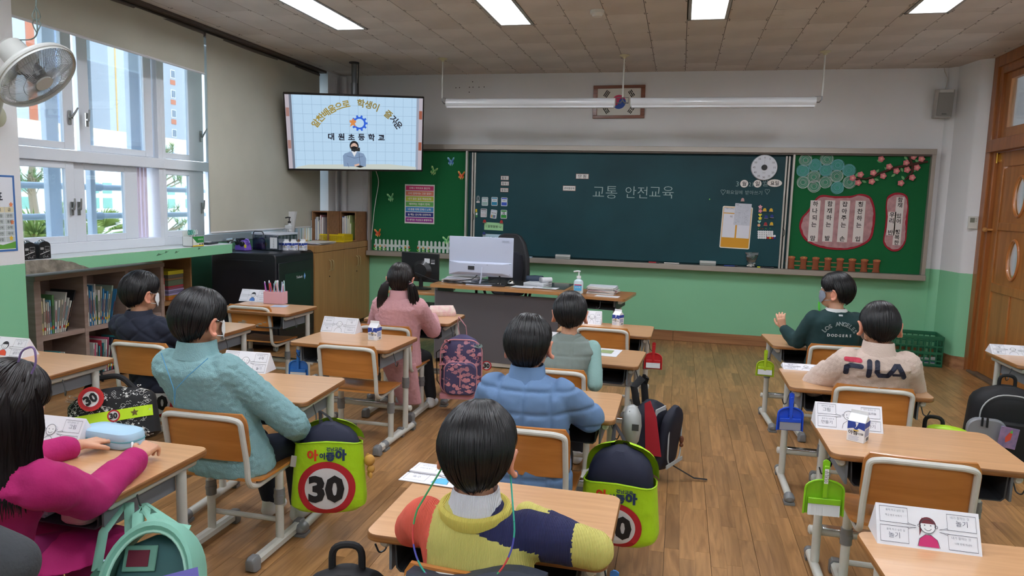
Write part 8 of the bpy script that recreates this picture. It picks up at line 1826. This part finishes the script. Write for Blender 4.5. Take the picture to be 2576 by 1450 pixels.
    for i, hp in enumerate(hands):
        if hp: hb = MB(); limb(hb, [arms[i][1].lerp(arms[i][2], .6), arms[i][2], arms[i][2] + V(hp[0]).normalized() * .012], [.023, .0185, .0165], 12); hand(hb, arms[i][2] + V(hp[0]).normalized() * .008, hp[0], hp[1], hp[2], hp[3], 1.02); v3, _, f3 = bake(hb, .0032, 2, .5); o.add(v3, f3, 0)
    bpy.data.objects.remove(body); P_ = o.build('person', [M_skin, M_ear], None, None, ang=180); P_.location = (x, y, 0); P_.rotation_euler = (0, 0, rz); tag(P_, lab, 'person')
    for s_ in (-1, 1):
        b = MB(); b.sph((s_ * .029, .079, .008), (.0125, .008, .0075), 12, 8); b.build('eye', mat('eye_white', '#d8d4d0', rough=.2), P_, Hm @ MX.Scale(sc, 4)); b = MB(); b.sph((s_ * .029, .0862, .008), .0042, 8, 6); b.build('iris', mat('iris_dark', '#1a1210', rough=.1), P_, Hm @ MX.Scale(sc, 4))
        b = MB(); b.tube([(s_ * .016, .088, .026), (s_ * .03, .087, .030), (s_ * .043, .079, .026)], [.0018, .0026, .0012], 5); b.build('eyebrow', M_hair, P_, Hm @ MX.Scale(sc, 4))
    hair_head(P_, Hm, seed, sc=sc, **hair)
    if mask:
        b = MB(); rings = []
        for i in range(8): z_ = -.005 - .085 * i / 7; w_ = (.9, 1.08, 1.15, 1.15, 1.05, .9, .7, .45)[i]; rings.append([(.078 * math.sin(w_ * u), .003 + (.086 + .010 * (1 - u * u) * (1 if 0 < i < 7 else .3)) * math.cos(w_ * u) * (1.0 if i < 5 else .93), z_) for u in [-1 + 2 * q / 12 for q in range(13)]])
        b.loft(rings, cap=False, closed=False); b.build('face_mask', mat('mask_' + mask[1:], mask, rough=.8), P_, Hm @ MX.Scale(sc, 4))
        for s_ in (-1, 1): b = MB(); b.tube([(s_ * .068, .052, -.012), (s_ * .082, .012, .006), (s_ * .086, -.008, .012), (s_ * .084, -.024, -.002), (s_ * .080, -.018, -.035), (s_ * .08, .01, -.052), (s_ * .072, .04, -.06)], .0016, 5); b.build('mask_loop', mat('mask_' + mask[1:], mask), P_, Hm @ MX.Scale(sc, 4))
    # clothes
    t_ = G.get('t', .014); w = G.get('w', 1.); hem = G.get('hem', -.05)
    rings = [ering(hip + V((0, .01, hem)), .135 * w + t_, .105 + t_), ering(hip + V((0, 0, .0)), .135 * w + t_, .10 + t_), ering(hip.lerp(N, .3), .118 * w + t_, .088 + t_), ering(hip.lerp(N, .6), .125 * w + t_, .088 + t_), ering(N + V((0, -.005, -.085)), .128 * w + t_, .075 + t_), ering(N + V((0, -.005, -.035)), .085 * w + t_, .055 + t_), ering(N + V((0, -.005, -.002)), .05, .046)]
    sl = []; ra = G.get('ra', .046) 
    if not G.get('vest'): sl = [([a_ + V((0, 0, -.005)), a_.lerp(e, .5), e, e.lerp(w_, .5), e.lerp(w_, G.get('cuff', .93))], [ra + .012, ra + .006, ra + .002, ra - .006, ra - .014]) for a_, e, w_ in arms]
    else:
        for a_, e, w_ in arms: b = MB(); limb(b, [a_, e, e.lerp(w_, .93)], [.047, .042, .030]); v_, n_, f_ = bake(b, .008, 4); q = MB(); q.add([v + n * .002 * noise.noise(v * 25) for v, n in zip(v_, n_)], f_); q.build('sleeve', G['sleeve'], P_, ang=180)
    gm = garment(P_, mname, rings, sl, G['m'], G.get('vox', .0075), G.get('disp'), faces=G.get('faces'), mats=G.get('mats'))
    if collar:
        cm, ch_, cr = collar; b = MB(); b.loft([ering(N + V((0, -.006, -.03)), cr * 1.25, cr * 1.15), ering(N + V((0, -.004, -.004)), cr * 1.08, cr * 1.05), ering(N + V((0, -.0, ch_)), cr * 1.0, cr * 1.0), ering(N + V((0, -.0, ch_ + .004)), cr * .93, cr * .93), ering(N + V((0, -.0, ch_ - .01)), cr * .84, cr * .84), ering(N + V((0, 0, -.03)), cr * .8, cr * .8)], cap=False); v_, n_ = None, None; b.build('collar', cm, P_, ang=60)
    b = MB()
    for h_, (k, f) in zip(Ls, lg): limb(b, [h_, V(k) + V((0, 0, .005)), V(f) + V((0, 0, .02))], [.075, .058, .040])
    v_, n_, f_ = bake(b, .010, 4); q = MB(); q.add(v_, f_); q.build('trousers', mat('trousers_' + trousers[1:], trousers, rough=.85, bump=.2, bs=60), P_, ang=180)
    for k, f in lg:
        b = MB(); f = V(f); limb(b, [f + V((0, -.015, -.035)), f + V((0, .06, -.042)), f + V((0, .10, -.045))], [.034, .032, .024]); b.cyl(f + V((0, -.01, -.03)), f + V((0, -.01, .02)), .033, .03); v_, n_, f_ = bake(b, .008, 3); q = MB(); q.add([(a_[0], a_[1], max(a_[2], f.z - .066)) for a_ in v_], f_); q.build('shoe', mat('shoe_' + shoe[1:], shoe, rough=.45), P_, ang=50)
    return P_, N, Hm, gm
def cl(name, col, bs=60, bump=.4, dist=.004, **k): return mat(name, col, rough=.85, bump=bump, bs=bs, dist=dist, **k)
def ribbed(name, col):
    m = mat(name, col, rough=.9); n = m.node_tree; t_ = n.nodes.new('ShaderNodeTexCoord'); w_ = n.nodes.new('ShaderNodeTexWave'); w_.bands_direction = 'X'; w_.inputs['Scale'].default_value = 95; w_.inputs['Distortion'].default_value = .6; bp = n.nodes.new('ShaderNodeBump'); bp.inputs['Strength'].default_value = .55; bp.inputs['Distance'].default_value = .003
    n.links.new(t_.outputs['Object'], w_.inputs[0]); n.links.new(w_.outputs[0], bp.inputs['Height']); n.links.new(bp.outputs[0], n.nodes['Principled BSDF'].inputs['Normal']); return m
DZ6 = .655
# striped knit sweater, foreground
def knit(p):
    if p.x < -.125: return 2
    if p.x > .205: return 0
    if p.x > .135 and p.z > .52: return 1
    if p.z > .735 - .35 * (p.x - .0) and p.x > -.02: return 1
    if p.x > .10 and p.z < .50: return 3
    if p.x < -.10 and p.z < .6: return 4
    return 0
P1, N1, H1, g1 = person('child in a yellow, navy and coral knit sweater seen from behind in the foreground', -.415, 1.585, 0, (-.444, 1.62, .90), (.0, .12), ((-.225, .12, .64), (-.03, .26, .66)), ((.25, .13, .64), (.04, .25, .665)), dict(m=None, faces=knit, mats=[ribbed('knit_yellow', '#c9c06a'), ribbed('knit_navy', '#20234f'), ribbed('knit_coral', '#e0604e'), ribbed('knit_blue', '#6f8fd0'), ribbed('knit_pale', '#cdd49a')], t=.012, ra=.048, vox=.006, disp=fleece(.0025, 22)), seed=3, collar=(ribbed('shirt_white', '#d4d4dc'), .018, .056), mname='sweater', sc=1.02, hair=dict(thick=.02, n_str=1700))
b = MB(); b.tube([N1 + V((.078 * math.cos(a_), -.006 + .070 * math.sin(a_), -.032 + .010 * math.sin(a_))) for a_ in [2 * PI * q / 40 for q in range(40)]], .013, 8, closed=True, flat=1.5); b.build('rib_neckband', ribbed('knit_yellow2', '#d2c25c'), P1)
for s_ in (-1, 1): pass
cs = []
for k in range(41): u = -1 + 2 * k / 40; a_ = V((u * .165 * (1 - .30 * abs(u) ** 4), -.165 + .075 * u * u, -.150 + .14 * abs(u) ** 2.4)); cs.append(N1 + a_)
cs = [H1 @ V((-.084, -.02, -.04))] + cs + [H1 @ V((.084, -.02, -.04))]
b = MB(); n_c = 5; n_seg = len(cs) - 1
for i in range(n_seg): b.cyl(cs[i], cs[i + 1], .0022, n=6, m=(i // 3) % 5)
b.build('mask_cord', [pc(c) for c in ('#3a9a5a', '#c83a3a', '#4a4aa8', '#2fa08a', '#7a4a9a')], P1)
# blue puffer
person('child in a blue quilted puffer coat facing the blackboard', -.54, 2.72, 0, (-.55, 2.72, .945), (-.08, .22, -.08), ((-.21, .10, .64), (-.04, .27, .665)), ((.225, .12, .64), (.03, .28, .665)), dict(m=cl('puffer_blue', '#6482aa', 30, .25), t=.034, w=1.05, ra=.056, disp=quilt(.085, .105, .012, .02), hem=-.08), seed=5, collar=(cl('puffer_blue', '#6482aa'), .03, .066), mask='#d8dde2', hair=dict(thick=.019), sc=1.03)
# grey vest
person('child in a grey green quilted vest with pale teal sleeves', -.60, 3.70, 0, (-.545, 3.78, .915), (.06, .0), ((-.20, .04, .58), (-.12, .24, DZ6)), ((.21, .0, .56), (.2, .2, .60)), dict(m=cl('vest_grey', '#77827e', 30, .25), vest=1, sleeve=cl('sleeve_teal', '#8fb4b0', 80), t=.022, disp=quilt(.075, .085, .008, .03)), seed=7, mask='#e2e4e6', sc=1.0, collar=(cl('vest_grey', '#77827e'), -.006, .060), mname='vest')
# pink fleece coat, two tails
P4, N4, H4, g4 = person('child in a pink fleece coat with two long ponytails', -1.845, 4.56, 0, (-1.80, 4.50, .965), (.12, .15), ((-.20, .08, .60), (-.10, .28, DZ6)), ((.215, .12, .60), (.14, .32, DZ6)), dict(m=cl('fleece_pink', '#cf9ba0', 260, .7), t=.026, w=1.04, ra=.056, hem=-.07, disp=fleece(.004, 70), vox=.007), seed=9, collar=(cl('fleece_pink', '#cf9ba0'), .03, .062), hair=dict(thick=.010, part=True, m=M_hairb), sc=1.0, trousers='#1a1a1e', legs=[((-.085, .28, .38), (-.09, .30, .07)), ((.11, .25, .36), (.16, .26, .07))])
b = MB(); b.loft([ering((.03 + .07 * f, -.06 + .06 * f, .40 - .30 * f), .13 - .05 * f, .07 - .02 * f) for f in (0, .25, .5, .75, 1)]); v_, n_, f_ = bake(b, .008, 3); q = MB(); q.add([v + n * fleece(.004, 70)(v, n) for v, n in zip(v_, n_)], f_); q.build('coat_skirt', cl('fleece_pink', '#cf9ba0'), P4, ang=180)
for s_ in (-1, 1):
    bundle([(s_ * .068, -.05, -.005), (s_ * .092, -.065, -.03), (s_ * .105, -.075, -.09), (s_ * .112, -.08, -.16), (s_ * .112, -.08, -.22), (s_ * .11, -.078, -.27)], [.016, .026, .033, .032, .025, .012], 170, 4 + s_, M_hairb, P4, 'ponytail', H4)
    b = MB(); b.tube([V((s_ * .076, -.056, -.014)) + V((.016 * math.cos(a_), .016 * math.sin(a_), .004 * math.cos(a_))) for a_ in [2 * PI * k / 14 for k in range(14)]], .004, 6, closed=True); b.build('hair_tie', pc('#d8a0a8'), P4, H4)
# teal fleece
P5, N5, H5, g5 = person('child in a teal fleece jacket seen from behind, left of the centre', -1.76, 2.545, -.04, (-1.83, 2.46, 1.0), (-.18, .05), ((-.215, .05, .58), (-.13, .26, DZ6)), ((.235, .09, .56), (.16, .29, .44)), dict(m=cl('fleece_teal', '#84acb0', 240, .8), t=.03, w=1.1, ra=.060, hem=-.06, disp=fleece(.0045, 60), vox=.0065), seed=11, collar=(cl('fleece_teal', '#84acb0'), .032, .070), mask='#e4e6e8', hair=dict(thick=.024, n_str=1500), sc=1.06, hands=(None, ((.0, .5, -.8), (1, .2, .2), 1, .5)), trousers='#1c2233', legs=[((-.085, .30, .38), (-.06, .36, .07)), ((.10, .32, .38), (.09, .36, .07))])
b = MB(); b.tube([N5 + V((-.07, -.115, .0)), N5 + V((-.03, -.128, -.07)), N5 + V((.0, -.135, -.13)), N5 + V((.002, -.136, -.19)), N5 + V((.008, -.135, -.13)), N5 + V((.06, -.128, -.075)), N5 + V((.12, -.09, -.01))], .0016, 5); b.build('neck_cord', pc('#4f9ac8'), P5)
# navy quilted coat
person('child in a navy diamond quilted coat beside the bookshelf', -2.92, 3.56, 0, (-3.0, 3.52, .92), (-.3, .05), ((-.21, .05, .58), (-.12, .24, DZ6)), ((.22, .08, .60), (.14, .30, DZ6)), dict(m=cl('coat_dark_navy', '#1a2032', 40, .2), t=.028, ra=.052, disp=diamond(.12, .009), hem=-.07), seed=13, collar=(cl('coat_dark_navy', '#1a2032'), .01, .064), mask='#e4e6e8', hair=dict(thick=.024), sc=1.04)
# magenta coat, long bob, both hands on the pencil case
P7, N7, H7, g7 = person('child in a magenta coat with long black hair and both hands on a case', -1.90, 1.52, -.05, (-1.70, 1.50, .93), (.1, -.05), ((-.14, .16, .63), (-.03, .42, .655)), ((.31, .13, .63), (.24, .395, .665)), dict(m=cl('coat_magenta', '#ad1766', 120, .25), t=.024, ra=.056, hem=-.08, disp=fleece(.008, 12), cuff=.84, w=1.05), seed=15, hair=dict(thick=.016, m=M_hairb, n_str=900), sc=1.06, hands=((( .28, .9, -.06), (.0, .06, 1), 1, .22), ((-.25, .9, .1), (.3, .2, 1), -1, 1.0)), trousers='#8a145c', mname='coat', ears=False, legs=[((-.085, .30, .40), (-.09, .34, .07)), ((.13, .26, .40), (.16, .26, .07))])
b = MB(); rr = random.Random(2)
def cur(az, z_): w_ = .080 + .018 * smoothstep((.06 - z_) / .09) - .012 * smoothstep((-.03 - z_) / .1) + .03 * smoothstep((-.1 - z_) / .15) + .003 * math.sin(az * 9) + .002 * math.sin(az * 23 + z_ * 20); return (w_ * math.sin(az), -.008 - (w_ + .008) * math.cos(az), z_)
b.loft([[cur(az, z_) for az in [-1.7 + 3.4 * k / 60 for k in range(61)]] for z_ in (.06, .03, 0, -.04, -.1, -.16, -.22)] , cap=False, closed=False); b.loft([[tuple(V(cur(az, z_)) * .9) for az in [-1.7 + 3.4 * k / 60 for k in range(61)]][::-1] for z_ in (.03, -.1, -.21)], cap=False, closed=False)
for k in range(420):
    az = rr.uniform(-1.8, 1.8); e = rr.uniform(-.20, -.26); q = rr.uniform(1.0, 1.05); b.tube([V(cur(az + .05 * math.sin(j + k), .05 + (e - .05) * j / 6)) * q for j in range(7)], [.0026] * 5 + [.0022, .0005], 3, cap=False)
b.build('long_hair', M_hairb, P7, H7, ang=60)
b = MB()
for s_ in (-1, 1): ctube(b, [(s_ * .035, .0, .115), (s_ * .045, .0, .15), (s_ * .085, .0, .165), (s_ * .09, .0, .12), (s_ * .075, .0, .09)], .0028, 6)
b.build('hair_band', pc('#7a6496'), P7, H7)
b = MB(); b.loft([ering((.0 + .12 * f, .22 + .0 * f, .47 - .06 * f), .15 + .03 * f, .13 + .05 * f) for f in (0, .4, .8, 1)]); v_, n_, f_ = bake(b, .009, 4); q = MB(); q.add([v + n * fleece(.008, 12)(v, n) for v, n in zip(v_, n_)], f_); q.build('coat_skirt', cl('coat_magenta', '#ad1766'), P7, ang=180)
# green varsity jacket, turned to the left with a raised hand
P9, N9, H9, g9 = person('child in a dark green jacket turned to the left with one hand raised', 1.0, 4.96, .12, (1.0, 4.93, .985), (.95, .1), ((-.20, .07, .62), (-.275, .13, .705)), ((.20, .08, .58), (.08, .26, DZ6)), dict(m=cl('jacket_green', '#17383a', 60, .2), t=.022, ra=.050, w=1.08, disp=fleece(.005, 14), cuff=.9), seed=17, mask='#7f8896', hair=dict(thick=.022), sc=1.02, hands=(((-.25, .1, 1), (-.5, -1, .1), -1, .55), None), trousers='#14161c', collar=(pc('#d4d6d6'), -.002, .058))
b = MB(); w_ = V((-.275, .13, .705)); e_ = V((-.20, .07, .62)); b.tube([e_.lerp(w_, .82), e_.lerp(w_, .92)], [.030, .027], 14); b.build('striped_cuff', pc('#d8dada'), P9)
b = MB(); b.tube([H9 @ V((-.03, .085, -.085)), H9 @ V((-.03, .08, -.12)), H9 @ V((-.03, .07, -.15))], [.006, .007, .004], 8); b.build('mask_strap_toggle', pc('#5fd040'), P9)
for s_ in (0,):
    b = MB(); b.tube([(-.155, .30, .43), (-.15, .34, .25), (-.145, .35, .11)], .006, 5); b.build('trouser_stripe', pc('#d8d8d8'), P9)
# beige fleece jacket
P10, N10, H10, g10 = person('child in a beige fleece jacket with a red and navy word on the back', .955, 3.865, 0, (.972, 3.78, .95), (.05, .0), ((-.235, .05, .60), (-.14, .24, DZ6)), ((.24, .06, .58), (.16, .26, DZ6)), dict(m=cl('fleece_beige', '#cdb8ac', 220, .7), t=.03, w=1.12, ra=.062, disp=fleece(.004, 55), vox=.0065, hem=-.1), seed=19, mask='#e6e6e8', hair=dict(thick=.012, n_str=1300), sc=1.05, collar=(cl('fleece_beige', '#cdb8ac'), .03, .068))
a = Art(.001); K = pc('#1b2138'); w_ = .020
for pts in (([(-.13, -.002), (-.13, -.03)]), ([(-.13, -.003), (-.117, .006), (-.078, .006)]), ([(-.046, .03), (-.046, -.032)]), ([(-.016, .03), (-.016, -.012), (-.006, -.026), (.028, -.026)]), ([(.028, -.026), (.058, .022), (.066, .022), (.096, -.03)]), ([(.05, -.02), (.09, -.02)])):
    a.line(pts, w_ if pts[0][1] != -.02 else .012, K)
    for p_ in (pts[0], pts[-1]): a.disc(p_[0], p_[1], w_ / 2 * (1 if pts[0][1] != -.02 else .6), K, 1, n=10)
a.line([(-.132, .03), (-.082, .03)], .019, '#c02a48'); a.disc(-.132, .03, .0095, '#c02a48', n=10); a.disc(-.082, .03, .0095, '#c02a48', n=10); a.mb.v = [(x * 1.12 + .012, y, z * 1.12) for x, y, z in a.mb.v]
onback(P10, g10, grid(a), .0, N10.z - .085, 'back_lettering')
a = Art(.001); st = 'LOS ANGELES'; 
for k, c in enumerate(st):
    if c != ' ': th = PI * (.80 - .60 * k / 10); a.text(c, .115 * math.cos(th), -.085 + .115 * math.sin(th), .036, '#8f9a9c', 1, .03, rot=th - PI / 2)
for k, c in enumerate('DODGERS'): a.text(c, -.066 + k * .022, -.045, .024, '#d8dcdc', 1, .03)
a.rect(-.012, .077, .012, .087, '#c8ccd0'); onback(P9, g9, grid(a), .0, N9.z - .115, 'back_lettering')
# sleeve of someone at the lower left corner
person('person in a dark grey sweater at the lower left edge of the view', -1.42, .85, .0, (-1.42, .85, 1.17), (0, 0), ((-.22, .05, .72), (-.1, .2, .70)), ((.30, .12, .84), (.12, .26, .72)), dict(m=cl('sweater_grey', '#3c3f44', 160, .5), t=.014, ra=.052), seed=23, mname='sweater')
